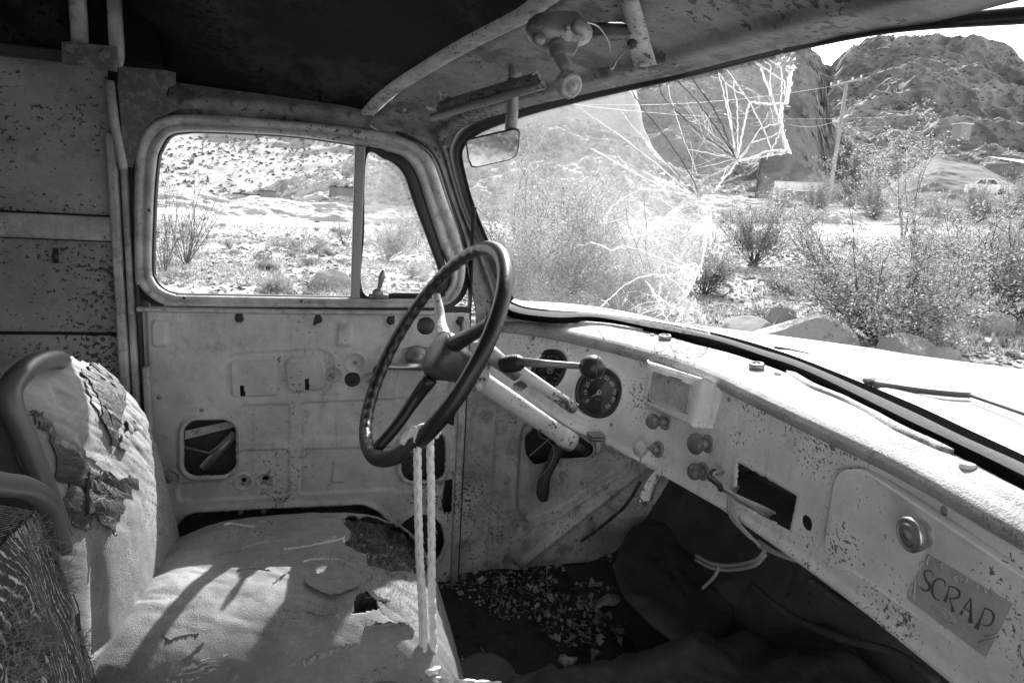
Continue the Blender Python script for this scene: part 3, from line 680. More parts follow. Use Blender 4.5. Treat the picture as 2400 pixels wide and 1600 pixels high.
def GLs(u, v):
    u = np.asarray(u, float); v = np.asarray(v, float)
    yT = 1.56-u*1.62; yB = 1.66-u*1.72
    xT, zT = fT(yT); xB, zB = fB(yB)
    return np.stack([xB+(xT-xB)*v, yB+(yT-yB)*v, zB+(zT-zB)*v], -1)
GL = Surf(GLs, -.06, 1, -.12, 1.14, 120, 40)

# header and pillar skin between roof strip / door seam and the gasket
outer_pts = [(1109, 800, 'y', 1.575), (1115, 736, 'y', 1.575), (1088, 602, 'y', 1.575), (1046, 468, 'y', 1.575), (1016, 380, 'y', 1.575), (981, 342, 'y', 1.575), (874, 300, 'y', 1.575)]
O_ = [onY(a, b_, d_) for a, b_, c_, d_ in outer_pts]
sel = H+back*(-.002)+[0, 0, .0]
hp = [sel[0], sel[int(n_*.10)], sel[int(n_*.22)], sel[int(n_*.34)], sel[int(n_*.45)], sel[int(n_*.58)], sel[int(n_*.75)], sel[-1]]
O_ += [hp[0]]+hp[1:]
gi = [(1178, 735), (1160, 668), (1126, 583), (1086, 487), (1061, 400), (1054, 355), (1063, 325)]
I_ = [GL.pt(x, y, .012) for x, y in gi]
I_ += [GL.pt(1082, 300, .012), GL.pt(1130, 279, .012), GL.pt(1240, 248, .012), GL.pt(1400, 212, .012), GL.pt(1580, 174, .012), GL.pt(1850, 107, .012), GL.pt(2240, 36, .012), np.array([.60, -.1, .205])]
O_ = np.array(O_); I_ = np.array(I_)
def both(A, k=12):
    E = np.vstack([2*A[0]-A[1], A, 2*A[-1]-A[-2]]); Q = []
    for i in range(1, len(E)-2):
        for t in np.linspace(0, 1, k, endpoint=False):
            a, b_, c_, d_ = E[i-1], E[i], E[i+1], E[i+2]
            Q.append(.5*((2*b_)+(-a+c_)*t+(2*a-5*b_+4*c_-d_)*t*t+(-a+3*b_-3*c_+d_)*t**3))
    Q.append(A[-1]); return np.array(Q)
Ou, In = both(O_), both(I_)
rowsS = []
for t in np.linspace(0, 1, 26):
    P = Ou*(1-t)+In*t
    inw = -P/np.linalg.norm(P, axis=1)[:, None]
    w = .020*np.exp(-((t-.84)/.07)**2) + .010*np.exp(-((t-.03)/.04)**2) - .006*math.sin(math.pi*t)
    P = P+inw*w
    P = P+inw*(.0025*fbm(P*22, 3))[:, None]
    rowsS.append(P)
R = np.array(rowsS)
skin = mk('windshield_surround', R.reshape(-1, 3), gridfaces(*R.shape[:2]), M['header'], truck, True, 'rust-mottled header and pillar around the windshield'); solid(skin, .002, -1)
SKS = Surf(lambda u, v: np.stack([np.interp(u, np.arange(R.shape[1]), R[int(0), :, 0])]*3, -1), 0, 1, 0, 1, 2, 2)
def on_skin(px, py, off=0.):        # nearest point of the skin that shows at this pixel
    X_, Y_ = prj(R); i = np.unravel_index(np.argmin((X_-px)**2+(Y_-py)**2), X_.shape); p = R[i]
    # refine in depth along the pixel's ray
    r = ray(px, py); s = p.dot(r)/r.dot(r); q = r*s
    return q-_n(q)*off
for q in [z2(1685, 148), z2(1935, 375), z2(2070, 215), z7(0, 0), (1895+20, 65), (1583, 145)]:
    if q == z7(0, 0): continue
    c = on_skin(*q, .001); B().lathe(c, -c, [(-.001, .0065), (.002, .006), (.0035, .004), (.004, 0)], 12).build('screw', M['metal'], skin)
# upright brace strap on the header
A = [on_skin(1450, 0, .010), on_skin(1470, 60, .012), on_skin(1478, 120, .012), on_skin(1488, 160, .012)]
A2 = [on_skin(1497, 0, .012), on_skin(1515, 60, .014), on_skin(1528, 110, .014), on_skin(1540, 152, .014)]
A = np.array(A); A2 = np.array(A2)
o = loft('header_brace', [A+(A-A2)*.02+_n(A.mean(0))*.01, A, A*.5+A2*.5-_n(A.mean(0))*.004, A2, A2+_n(A2.mean(0))*.01], M['frame'], truck, 30, label='peeling painted strap on the header'); solid(o, .002)

# gasket
def band(name, in_px, out_px, m, prof, n=160, label=None, closed_=False):
    a = np.array([GL.pt(x, y, 0) for x, y in resample(np.array(in_px, float), n)]); b_ = np.array([GL.pt(x, y, 0) for x, y in resample(np.array(out_px, float), n)])
    c = (a+b_)/2; inw = -c/np.linalg.norm(c, axis=1)[:, None]
    rows = [a*(1-t)+b_*t+inw*h for t, h in prof]
    return loft(name, rows, m, truck, n, resmp=False, label=label)
g_out = [(1180, 722), (1155, 660), (1122, 583), (1084, 487), (1060, 400), (1053, 355), (1062, 325), (1082, 300), (1130, 276), (1240, 243), (1400, 206), (1580, 167), (1850, 100), (2100, 48), (2400, 14), (2560, 0)]
g_in = [(1205, 700), (1182, 650), (1150, 575), (1112, 480), (1090, 400), (1084, 360), (1092, 340), (1112, 322), (1150, 302), (1250, 268), (1410, 228), (1590, 188), (1860, 122), (2100, 78), (2400, 58), (2560, 52)]
gasket = band('windshield_gasket', g_in, g_out, M['rubber'], [(0, -.008), (0, .006), (.15, .011), (.35, .010), (.5, .006), (.65, .010), (.85, .012), (1., .008), (1.02, -.01)], label='black perished rubber gasket round the windshield')
lineC = [za(0, 445), za(600, 560), za(1230, 680), za(1800, 860), zb(0, 490), zb(900, 930), zb(1960, 1440), (2520, 1185)]
lineD = [za(0, 500), za(600, 610), za(1100, 740), za(1700, 905), zb(0, 578), zb(850, 1000), zb(1300, 1215), zb(1960, 1560), (2520, 1225)]
lineB = [za(0, 405), za(600, 500), za(1240, 635), za(1800, 800), zb(0, 430), zb(900, 830), zb(1400, 1080), zb(1960, 1330), (2520, 1150)]
lineA = [za(0, 392), za(600, 478), za(1240, 598), za(1800, 745), zb(0, 385), zb(900, 750), zb(1400, 980), zb(1960, 1240), (2520, 1126)]
pre = [(1168, 700), (1190, 718), (1230, 731), (1310, 739)]
LC = resample([(p[0]-2, p[1]+6) for p in pre]+lineC, 160); LD = resample([(p[0]-6, p[1]+19) for p in pre]+lineD, 160)
LB = resample([(p[0]+6, p[1]-6) for p in pre]+lineB, 160); LA = resample([(p[0]+10, p[1]-11) for p in pre]+lineA, 160)
C3 = np.array([onZ(x, y, -.241) for x, y in LC]); D3 = np.array([onZ(x, y, -.252) for x, y in LD]); B3 = np.array([onZ(x, y, -.238) for x, y in LB]); A3 = np.array([onZ(x, y, -.240) for x, y in LA])
loft('gasket_lip', [D3, D3*.8+C3*.2+[0, 0, .004], D3*.5+C3*.5+[0, 0, .007], C3*.8+D3*.2+[0, 0, .004], C3], M['gasketrubber'], gasket, 160, resmp=False)
loft('gasket_channel', [C3+[0, 0, .0015], C3*.8+B3*.2+[0, 0, .004], C3*.3+B3*.7+[0, 0, .005], B3+[0, 0, .001], B3+[0, 0, -.008]], M['rubber_dry'], gasket, 160, resmp=False)
out = (A3-B3); out = out/np.linalg.norm(out, axis=1)[:, None]
loft('gasket_groove', [B3+[0, 0, -.006], B3*.5+A3*.5+[0, 0, -.004], A3+[0, 0, 0], A3+out*.004+[0, 0, -.002]], M['gasketrubber'], gasket, 160, resmp=False)
# cowl and hood outside
hoodfar = np.array([onZ(1600, 765, -.34), onZ(1680, 789, -.345), onZ(1840, 812, -.35), onZ(2020, 835, -.355), onZ(2200, 856, -.36), onZ(2400, 880, -.365), [2.9, 1.22, -.41]])
hf = resample(hoodfar, 160)
near = A3+out*.004+[0, 0, -.002]
rows = []
for t in np.linspace(0, 1, 22):
    P = near*(1-t)+hf*t; P = P.copy(); P[:, 2] = near[:, 2]*(1-t)+hf[:, 2]*t+.045*np.sin(math.pi*t)*0+ -.02*smoothstep(min(t*8, 1))*0
    P[:, 2] = near[:, 2]-.018*smoothstep(t*10)+(hf[:, 2]-near[:, 2]+.018)*t**2.2
    rows.append(P)
last = rows[-1].copy()
for k in range(1, 5): q = last.copy(); q[:, 2] -= .02*k*k; q[:, 1] += .02*k; q[:, 0] -= 0; rows.append(q)
hood = loft('hood', rows, M['hood'], truck, 160, resmp=False, label='sun-bleached hood outside the windshield'); solid(hood, .002, -1)
# the rest of the hood in front, to the other side of the truck
rows = []
for t in np.linspace(0, 1, 20):
    P = near[::1]*(1-t)+np.array([[2.9, 1.22-2.0*k/159., -.37] for k in range(160)])*t; P[:, 2] = near[:, 2]-.018*smoothstep(t*10)-.015*t; rows.append(P)
# wiper on the hood
w0, w1, w2 = zb(570, 585), zb(1000, 650), zb(1460, 690)
HS = Surf(lambda u, v: np.stack([np.interp(u, np.linspace(0, 1, 160), (near*(1-0)+0*near)[:, 0])]*3, -1), 0, 1, 0, 1, 2, 2)
hoodV = np.array(rows[0:1])
hr = np.array([near*(1-t)+hf*t for t in np.linspace(0, 1, 60)]); tt = np.linspace(0, 1, 60)
for i, t in enumerate(tt): hr[i, :, 2] = near[:, 2]-.018*smoothstep(t*10)+(hf[:, 2]-near[:, 2]+.018)*t**2.2
hX, hY = prj(hr)
def on_hood(px, py, up=0.):
    i = np.unravel_index(np.argmin((hX-px)**2+(hY-py)**2), hX.shape); return onZ(px, py, hr[i][2]+up)
ws = [on_hood(*q, .01) for q in (zb(560, 572), zb(700, 596), zb(1000, 640), zb(1300, 672), zb(1465, 682))]
b = B(); P = resample(ws, 20); b.tube(P, .0036, 6); b.tube(P+[0, 0, -.004], .0025, 5); wiper = b.build('wiper_blade', M['rubber_dry'], truck, label='weathered wiper blade lying on the hood')
b = B(); b.tube([on_hood(*zb(1465, 690), .012), on_hood(*zb(1560, 722), .012), on_hood(*zb(1760, 790), .014), on_hood(*zb(1960, 860), .016), on_hood(2520, 1010, .02)], .003, 6); b.build('wiper_arm', M['dark'], wiper)
b = B(); b.tube([on_hood(*zb(490, 552), .006), on_hood(*zb(530, 560), .012), on_hood(*zb(570, 538), .022)], [.004, .006, .005], 8); b.build('wiper_pivot', M['metal'], wiper)
b = B(); b.tube([on_hood(*za(1950, 770), .003), on_hood(*za(2120, 790), .003), on_hood(*za(2350, 840), .002)], [.003, .002, .001], 5); b.build('hood_seam', M['dark'], hood)

# glass: the left part survives, its right edge broken
brk_edge = [(1858, 128), (1862, 165), zc(1825, 275), zc(1800, 420), zc(1775, 640), zc(1718, 660), zc(1725, 880), zc(1760, 1000), zc(1800, 1145), zc(1600, 1195), zc(1480, 1210), zc(1260, 1250), zc(1200, 1330), zc(1100, 1430), zc(1010, 1560), zd(1165, 275), zd(1215, 350), zd(1170, 420), zd(1195, 460), zd(1190, 650), zd(1140, 650), zd(1110, 850), zd(1060, 900), zd(1000, 1040), zd(950, 1110), zd(1030, 1120), zd(1100, 1250), zd(1150, 1380), zd(1175, 1440)]
glass_out = brk_edge+[(1600, 775), (1500, 752), (1400, 735), (1300, 732), (1200, 705), (1178, 650), (1146, 575), (1108, 480), (1088, 400), (1082, 360), (1092, 338), (1112, 320), (1150, 300), (1250, 266), (1410, 226), (1590, 186)]
plate('windshield_glass', GL, glass_out, 0, .0, M['glass'], truck, label='cracked dusty windshield glass, its right half broken away')
# ---------------- cracks in the glass
def crack(pts, w, m='shard', off=.001, name='glass_crack'):
    P = resample(np.array(pts, float), max(4, len(pts)*5), False); P[1:-1] += np.random.RandomState(int(pts[0][0]*3+pts[-1][1]) % 9973).randn(len(P)-2, 2)*.7
    Q = np.array([GL.pt(x, y, off) for x, y in P]); rs = np.random.RandomState(int(P[0][0]*7+P[0][1]) % 9999)
    r = w*(.7+.6*rs.rand(len(Q))); r[0] *= .4; r[-1] *= .4
    B().tube(Q, r, 5).build(name, M[m], wg)
wg = [o for o in truck.children if o.name.startswith('windshield_glass')] or [o for o in bpy.data.objects if o.name.startswith('windshield_glass')]
wg = wg[0]
W1, W2, W3 = .0005, .0009, .0014
hub1 = (1240, 1225)
for pts, w, c in [
    ([(130, 500), (250, 690), (500, 1000), (640, 1200), (760, 1400), (830, 1560)], W2, 'crackdark'),
    ([(0, 680), (130, 860), (270, 1010), (380, 1140), (520, 1290), (720, 1530)], W1, 'shard'),
    ([(425, 440), (460, 570), (560, 670), (700, 810), (950, 1010), (1180, 1190)], W2, 'crackdark'),
    ([(510, 400), (545, 590), (620, 820), (700, 1060), (780, 1250), (830, 1400)], W1, 'shard'),
    ([(550, 595), (720, 730), (900, 900), (1100, 1100), hub1], W1, 'crackdark'),
    ([(605, 390), (720, 500), (830, 620), (950, 790), (1100, 1000), hub1], W2, 'crackdark'),
    ([(755, 360), (870, 510), (980, 660), (1100, 880), (1160, 1060), (1220, 1200)], W2, 'crackdark'),
    ([(1045, 300), (1090, 480), (1150, 740), (1190, 950), (1230, 1200)], W2, 'shard'),
    ([(1060, 320), (1130, 440), (1140, 600), (1185, 850), (1235, 1200)], W2, 'shard'),
    ([(1040, 300), (1130, 430), (1230, 510), (1330, 560)], W2, 'shard'),
    ([(1130, 275), (1220, 400), (1320, 550), (1370, 620), (1500, 870), (1560, 1000), (1600, 1120)], W2, 'shard'),
    ([(1205, 400), (1215, 500), (1245, 620), (1250, 900), (1250, 1180)], W2, 'shard'),
    ([(1370, 630), (1350, 720), (1310, 900), (1270, 1120), (1245, 1220)], W3, 'shard'),
    ([(1375, 625), (1600, 650), (1690, 640), (1770, 640)], W3, 'shard'),
    ([(1420, 195), (1490, 240), (1530, 370), (1590, 520), (1630, 650), (1680, 780), (1700, 950), (1770, 1150)], W3, 'shard'),
    ([(1510, 180), (1600, 240), (1590, 420), (1610, 600)], W2, 'shard'),
    ([(1560, 170), (1700, 260), (1720, 380), (1700, 620)], W2, 'shard'),
    ([(1490, 240), (1600, 320), (1700, 380), (1740, 400), (1740, 560)], W2, 'shard'),
    ([(1760, 250), (1825, 280), (1800, 430), (1775, 640)], W3, 'shard'), ([(1750, 270), (1790, 330), (1770, 480), (1745, 640)], W2, 'shard'),
    ([(1500, 880), (1430, 990), (1340, 1150), (1260, 1230)], W2, 'shard'), ([(1520, 895), (1600, 865), (1700, 850)], W2, 'shard'),
    ([(1270, 1200), (1400, 1050), (1560, 1000), (1700, 940)], W2, 'shard'),
    ([(1270, 1235), (1450, 1190), (1560, 1140), (1700, 1130), (1790, 1145)], W3, 'shard'), ([(1290, 1245), (1440, 1215), (1590, 1185), (1760, 1165)], W2, 'shard'),
    ([(1690, 960), (1640, 1060), (1570, 1180)], W2, 'shard'), ([(1720, 660), (1715, 800), (1720, 900), (1750, 1010), (1795, 1140)], W3, 'shard'),
    ([(1700, 640), (1690, 800), (1700, 940), (1740, 1080), (1770, 1160)], W2, 'shard'),
    ([(830, 1170), (960, 1180), (1180, 1220)], W1, 'crackdark'), ([(720, 1120), (900, 1150), (1160, 1210)], W1, 'shard'),
    ([(1240, 1240), (1180, 1350), (1090, 1440), (1010, 1560)], W3, 'shard'), ([(1200, 1260), (1140, 1300), (1090, 1420)], W1, 'shard')]:
    crack([zc(*p) for p in pts], w, c)
hubd = (1050, 880)
for pts, w, c in [
    ([(440, 400), (560, 490), (620, 560), (760, 660), (900, 780), (1010, 860)], W3, 'shard'),
    ([(390, 568), (480, 575), (610, 562)], W2, 'shard'),
    ([(120, 625), (200, 645), (310, 700), (410, 657), (560, 690), (760, 775), (900, 830), (1010, 880)], W3, 'shard'),
    ([(10, 650), (80, 652), (120, 628)], W1, 'shard'),
    ([(205, 1260), (225, 1190), (290, 1120), (400, 1020), (530, 940), (660, 912), (820, 910), (1030, 905)], W3, 'shard'),
    ([(720, 890), (740, 830), (760, 790), (795, 860), (785, 915)], W2, 'shard'), ([(800, 835), (900, 850), (1020, 880)], W3, 'shard'),
    ([(790, 920), (880, 980), (950, 1060)], W3, 'shard'), ([(900, 960), (930, 1000), (1000, 990)], W2, 'shard'),
    ([(600, 950), (680, 1060), (740, 1180), (780, 1270), (830, 1350)], W2, 'shard'), ([(640, 990), (700, 1080), (790, 1150), (850, 1200)], W2, 'shard'),
    ([(515, 1300), (560, 1260), (640, 1225), (730, 1210), (800, 1205)], W2, 'shard'), ([(655, 1320), (700, 1280), (760, 1245)], W2, 'shard'),
    ([(500, 1200), (580, 1160), (690, 1135)], W1, 'shard'), ([(755, 1340), (790, 1295), (830, 1240), (920, 1140), (1000, 1030)], W2, 'shard'),
    ([(630, 1220), (700, 1195), (790, 1215)], W1, 'shard'),
    ([(850, 1355), (880, 1310), (960, 1200)], W2, 'shard'), ([(930, 1400), (960, 1370), (930, 1300)], W1, 'shard'), ([(1015, 1400), (1020, 1360), (960, 1270)], W1, 'shard'),
    ([(1010, 1340), (1080, 1270)], W1, 'shard'),
    ([(300, 450), (340, 440), (400, 420)], W2, 'shard'), ([(270, 380), (320, 310), (390, 260), (480, 200), (600, 160), (760, 165), (900, 200), (1040, 240)], W2, 'shard'),
    ([(680, 170), (800, 180), (930, 195), (1060, 235)], W2, 'shard'), ([(640, 220), (740, 250), (850, 320), (970, 405)], W2, 'shard'),
    ([(970, 410), (1040, 378), (1100, 395), (1150, 440)], W1, 'shard'), ([(960, 310), (1030, 298), (1090, 310), (1130, 360)], W1, 'shard'),
    ([(430, 280), (450, 450), (510, 610), (600, 860), (660, 960)], W1, 'crackdark'), ([(595, 190), (605, 380), (618, 520)], W1, 'crackdark'),
    ([(320, 370), (400, 570), (500, 800), (600, 960)], W1, 'crackdark'), ([(600, 580), (620, 740), (660, 900), (700, 1040)], W1, 'crackdark'),
    ([(0, 740), (60, 680), (110, 640)], W1, 'crackdark'), ([(485, 220), (600, 340), (740, 490)], W1, 'shard'),
    ([(1165, 275), (1180, 420), (1185, 640)], W3, 'shard'), ([(1140, 300), (1150, 430), (1130, 640), (1100, 800), (1060, 890)], W3, 'shard'),
    ([(1090, 720), (1110, 640), (1130, 520)], W1, 'shard'), ([(1150, 470), (1060, 600), (980, 730), (1005, 820)], W1, 'shard'),
    ([(1060, 900), (1010, 1020), (970, 1090), (930, 1130)], W3, 'shard'), ([(1030, 930), (960, 1060), (900, 1160), (850, 1230)], W2, 'shard'),
    ([(1105, 1250), (1140, 1330), (1160, 1430)], W3, 'shard'), ([(1130, 1290), (1150, 1370), (1175, 1440)], W2, 'shard'),
    ([(1000, 1190), (1060, 1230), (1110, 1260)], W3, 'shard'), ([(920, 715), (960, 715), (990, 740)], W1, 'shard'),
    ([(580, 0), (700, 60), (800, 100), (900, 150), (1000, 200), (1120, 265)], W3, 'shard'), ([(860, 30), (980, 130), (1100, 265)], W1, 'crackdark')]:
    crack([zd(*p) for p in pts], w, c)
crack([(1382, 347), (1430, 372), (1500, 412), (1560, 440)], .0016)
crack([(1345, 245), (1450, 315), (1540, 385), (1640, 470)], .0009)
# fine branching cracks round the points of impact
rs = np.random.RandomState(41)
def branch(x, y, a, L_, w, depth):
    pts = [(x, y)]
    n0 = max(3, int(L_/14))
    for _ in range(n0): a += rs.randn()*.13; x += math.cos(a)*L_/n0; y += math.sin(a)*L_/n0; pts.append((x, y))
    P = np.array(pts); Q = np.array([GL.pt(px, py, .001) for px, py in P]); fine.tube(Q, np.linspace(w, w*.35, len(Q)), 4)
    if depth > 0:
        for _ in range(2): i = rs.randint(1, len(pts)); branch(pts[i][0], pts[i][1], a+rs.choice([-1, 1])*(.35+.6*rs.rand()), L_*.5, w*.7, depth-1)
fine = B()
for hx, hy, a0, a1, n0, L_ in ((1605, 640, 95, 265, 10, 120), (1645, 470, 110, 250, 9, 150), (1725, 372, 130, 285, 9, 130), (1545, 700, 60, 300, 6, 60), (1600, 720, 80, 260, 6, 50), (1800, 250, 60, 250, 5, 60), (1418, 515, 0, 360, 5, 30), (1490, 760, 200, 330, 5, 60)):
    for k_ in range(n0): a = math.radians(a0+(a1-a0)*(k_+rs.rand())/n0); branch(hx+rs.randn()*5, hy+rs.randn()*6, a, L_*(.4+.8*rs.rand()), .00038, 2 if k_ % 2 else 1)
o = fine.build('glass_cracks', M['shard'], wg); o['kind'] = 'stuff'
# crushed chips of glass still hanging on the broken edge
rs = np.random.RandomState(5); b = B()
def chips(cx, cy, sx, sy, k, s=.004):
    for _ in range(k):
        c = GL.pt(cx+rs.randn()*sx, cy+rs.randn()*sy, rs.rand()*.004); v = rs.randn(3, 3)*s; b.add([c+v[0], c+v[1], c+v[2]], [(0, 1, 2)])
e = np.array(brk_edge, float)
for i in range(len(e)-1):
    L_ = np.linalg.norm(e[i+1]-e[i])
    for t in np.arange(0, 1, 7/max(L_, 7)):
        p = e[i]*(1-t)+e[i+1]*t; chips(p[0]-2, p[1], 3, 3, 1, .0022)
chips(1622, 640, 10, 10, 60, .003); chips(1610, 735, 14, 16, 60, .003); chips(1545, 690, 16, 18, 40, .002); chips(1650, 480, 9, 20, 40, .003); chips(1600, 640, 8, 6, 60, .003); chips(1843, 118, 8, 5, 16, .003); chips(1830, 140, 8, 8, 10, .003); chips(1415, 517, 5, 4, 10, .003); chips(1570, 430, 18, 7, 20, .003)
o = b.build('glass_chips', M['shard'], wg, False); o['kind'] = 'stuff'
# loose triangle pieces of pane, dustier than the rest
for q in [[zc(1130, 275), zc(1480, 235), zc(1600, 640), zc(1380, 625)], [zc(1480, 240), zc(1700, 260), zc(1700, 640), zc(1620, 640)], [zc(1380, 640), zc(1680, 660), zc(1680, 850), zc(1510, 890)], [zc(1290, 1180), zc(1400, 1050), zc(1560, 1010), zc(1590, 1130), zc(1420, 1190)], [zc(1260, 640), zc(1360, 640), zc(1270, 1130)]]:
    plate('glass_pane', GL, q, .0015, .0015, M['glassclear'], wg)

# ---------------- dashboard
Fp = [onZ(1140, 777, -.295), onZ(1173, 779, -.295), onZ(1253, 788, -.295), onZ(1341, 807, -.295), onZ(1433, 828, -.295), onZ(1521, 853, -.295), onZ(1647, 895, -.295), onZ(1783, 971, -.295), onZ(1899, 1020, -.295), onZ(1990, 1058, -.295), onZ(2114, 1124, -.295), onZ(2239, 1199, -.295), onZ(2400, 1294, -.295), np.array([.63, .25, -.295]), np.array([.55, .0, -.295]), np.array([.48, -.12, -.295])]
Fp = np.array(Fp)
keepi = [0, 2, 3, 4, 5, 6, 8, 10, 12, 13, 14, 15]
Fc = resample(Fp[[0, 2, 3, 4, 5, 6, 8, 10, 12, 13, 14, 15]], 300)
ker = np.ones(25)/25
Fs = np.stack([np.convolve(np.pad(Fc[:, i], 12, mode='edge') if i == 2 else np.pad(Fc[:, i], 12, mode='reflect', reflect_type='odd'), ker, 'valid') for i in range(3)], 1)
Sarc = np.r_[0, np.cumsum(np.linalg.norm(np.diff(Fs, axis=0), axis=1))]
Gp = [(1090, 880, -.40), (1230, 935, -.435), (1345, 1008, -.47), (1418, 1036, -.482), (1520, 1090, -.49), (1701, 1190, -.49), (1866, 1303, -.49), (2040, 1430, -.49), (2219, 1572, -.49), (2400, 1720, -.49)]
G3 = [onZ(*p) for p in Gp]+[np.array([.60, .2, -.49]), np.array([.50, -.1, -.49])]
G3 = np.array(G3); G3 = G3[np.argsort(G3[:, 1])]
def DFf(u, v):
    u = np.asarray(u, float); v = np.asarray(v, float)
    x = np.interp(u, Sarc, Fs[:, 0]); y = np.interp(u, Sarc, Fs[:, 1])
    xg = np.interp(y, G3[:, 1], G3[:, 0]); zg = np.interp(y, G3[:, 1], G3[:, 2])
    t = (-.295-v)/(-.295-zg)
    return np.stack([x+(xg-x)*t, y, v+0*u], -1)
DF = Surf(DFf, .0, Sarc[-1]-.01, -.52, -.295, 200, 30)
def gy(u): return np.interp(np.interp(u, Sarc, Fs[:, 1]), G3[:, 1], G3[:, 2])
def q7(*pts): return DF.poly(PX(z7, *pts))
def q8(*pts): return DF.poly(PX(z8, *pts))
def srf_r(px, py, rpx): a = DF.pt(px, py); return rpx/FPX*(a @ RW)[2]
cut = q7((1520, 868), (1885, 1075), (1836, 1292), (1493, 1100)); hole1 = (DF.inv(*z7(1941, 1240)), .0115)
gc1 = DF.inv(*z7(363, 303)); gc2 = DF.inv(*z7(664, 443)); gr1 = .0465; gr2 = .0545
scr = [((263, 112), .006), ((595, 186), .006), ((487, 220), .006), ((741, 640), .006), ((1463, 487), .007), ((210, 408), .008)]
glo = DF.poly([(1961, 1115), (1980, 1100), (2016, 1101), (2400, 1354), (2520, 1436), (2500, 1700), (2346, 1580), (1945, 1302), (1936, 1280)])
vbox = [q7((950, 262), (1300, 345), (1425, 445), (1370, 648), (1235, 655), (940, 520))]
def dash_h(U, V):
    h = np.zeros(U.shape)
    h += .004*np.exp(-(sdf_circ(U, V, gc1, gr1+.003)/.004)**2)+.004*np.exp(-(sdf_circ(U, V, gc2, gr2+.003)/.004)**2)
    h += -.004*np.exp(-(sdf_round(U, V, glo, .01)/.005)**2)
    for q, r in scr: h += -.002*np.exp(-(sdf_circ(U, V, DF.inv(*z7(*q)), 0)/r)**2)
    d = sdf_poly(U, V, cut); h += .0012*np.exp(-((d-.006)/.004)**2)
    h += .0016*fbm(np.stack([U*7, V*7, U*0], -1), 3)
    h += .007*smoothstep((gy(U)+.014-V)/.012)
    return h
def dash_hole(U, V):
    d = np.minimum(sdf_poly(U, V, cut), sdf_circ(U, V, *hole1)); d = np.minimum(d, sdf_circ(U, V, gc1, gr1-.003)); d = np.minimum(d, sdf_circ(U, V, gc2, gr2-.003))
    d = np.minimum(d, sdf_circ(U, V, DF.inv(*z7(180, 402)), .012))
    return np.minimum(d, V-gy(U))
dash = relief('dashboard', DF, .0, Sarc[-1]-.012, -.494, -.2935, .003, dash_h, dash_hole, M['dash'], truck, 'pale chipped metal dashboard face curving across the cab', .002)
# bottom return flange (dark, turned under)
us = np.linspace(.02, Sarc[-1]-.02, 160); bt = DF.at(us, gy(us), .007)
loft('dash_flange', [bt, bt+[.012, 0, -.003], bt+[.05, 0, .004]], M['dash'], dash, 160, resmp=False)
# dash top pad and nose
Dr = D3.copy()
Fn = resample(Fs, 160)
k_ = np.searchsorted(-Fn[:, 1], -1.0)
nx = np.stack([-np.gradient(Fn[:, 1]), np.gradient(Fn[:, 0]), 0*Fn[:, 0]], 1); nx /= np.linalg.norm(nx, axis=1)[:, None]
if nx[:, 0].mean() > 0: nx = -nx
# match the gasket row to the nose by y
def matchD(y): o_ = np.argsort(D3[:, 1]); return np.stack([np.interp(y, D3[o_, 1], D3[o_, 0]), y, np.interp(y, D3[o_, 1], D3[o_, 2])], 1)
yb = np.interp(np.linspace(0, 1, 160), [0, 1], [1.62, -.05])
Dm = matchD(Fn[:, 1])
ext = D3[-1, 1]
sel_ = Fn[:, 1] < ext; Dm[sel_, 0] = D3[-1, 0]+(Fn[sel_, 0]-np.interp(ext, Fn[::-1, 1], Fn[::-1, 0]))
gap = Dm[:, 0]-Fn[:, 0]; Dm[:, 0] = np.maximum(Dm[:, 0], Fn[:, 0]+.028)
nose = [Fn+[0, 0, .0005]+nx*-.001, Fn+nx*.004+[0, 0, .002], Fn+nx*.010+[0, 0, .008], Fn+nx*.012+[0, 0, .016], Fn+nx*.009+[0, 0, .024], Fn+nx*.002+[0, 0, .030], Fn+nx*-.012+[0, 0, .034]]
last = nose[-1]
for t in (.2, .4, .6, .8, .97):
    P = last*(1-t)+Dm*t; P[:, 2] = last[:, 2]+(Dm[:, 2]-last[:, 2])*t+.002*math.sin(math.pi*min(t, 1)); nose.append(P)
dtop = loft('dash_top', nose, M['dashtop'], dash, 160, sub=3, resmp=False, bumpy=.0006, bscale=60, label='sunlit speckled metal top of the dashboard')
solid(dtop, .002, -1)
dR = np.array(nose); dX, dY = prj(dR)
def on_top(px, py, up=0.):
    best = None
    for _ in range(1):
        i = np.unravel_index(np.argmin((dX[5:]-px)**2+(dY[5:]-py)**2), dX[5:].shape)
    return onZ(px, py, dR[5:][i][2]+up)
for q, r in ((za(745, 665), .0135), (za(1755, 980), .0135)):
    c = on_top(*q, .003); B().lathe(c, (-.1, -.05, 1), [(-.004, r), (.003, r*1.02), (.006, r*.93), (.0065, r*.75), (.0035, r*.66), (.003, r*.3), (.005, r*.2), (.0052, 0)], 20).build('snap_button', M['metal'], dash)
for q, r in ((za(603, 636), .005), (za(1990, 1058), .006), (zb(1442, 1335), .0085)):
    c = on_top(*q, .001); B().lathe(c, (0, 0, 1), [(-.003, r), (.002, r), (.003, r*.6), (.0032, 0)], 14).build('top_rivet', M['white'], dash)
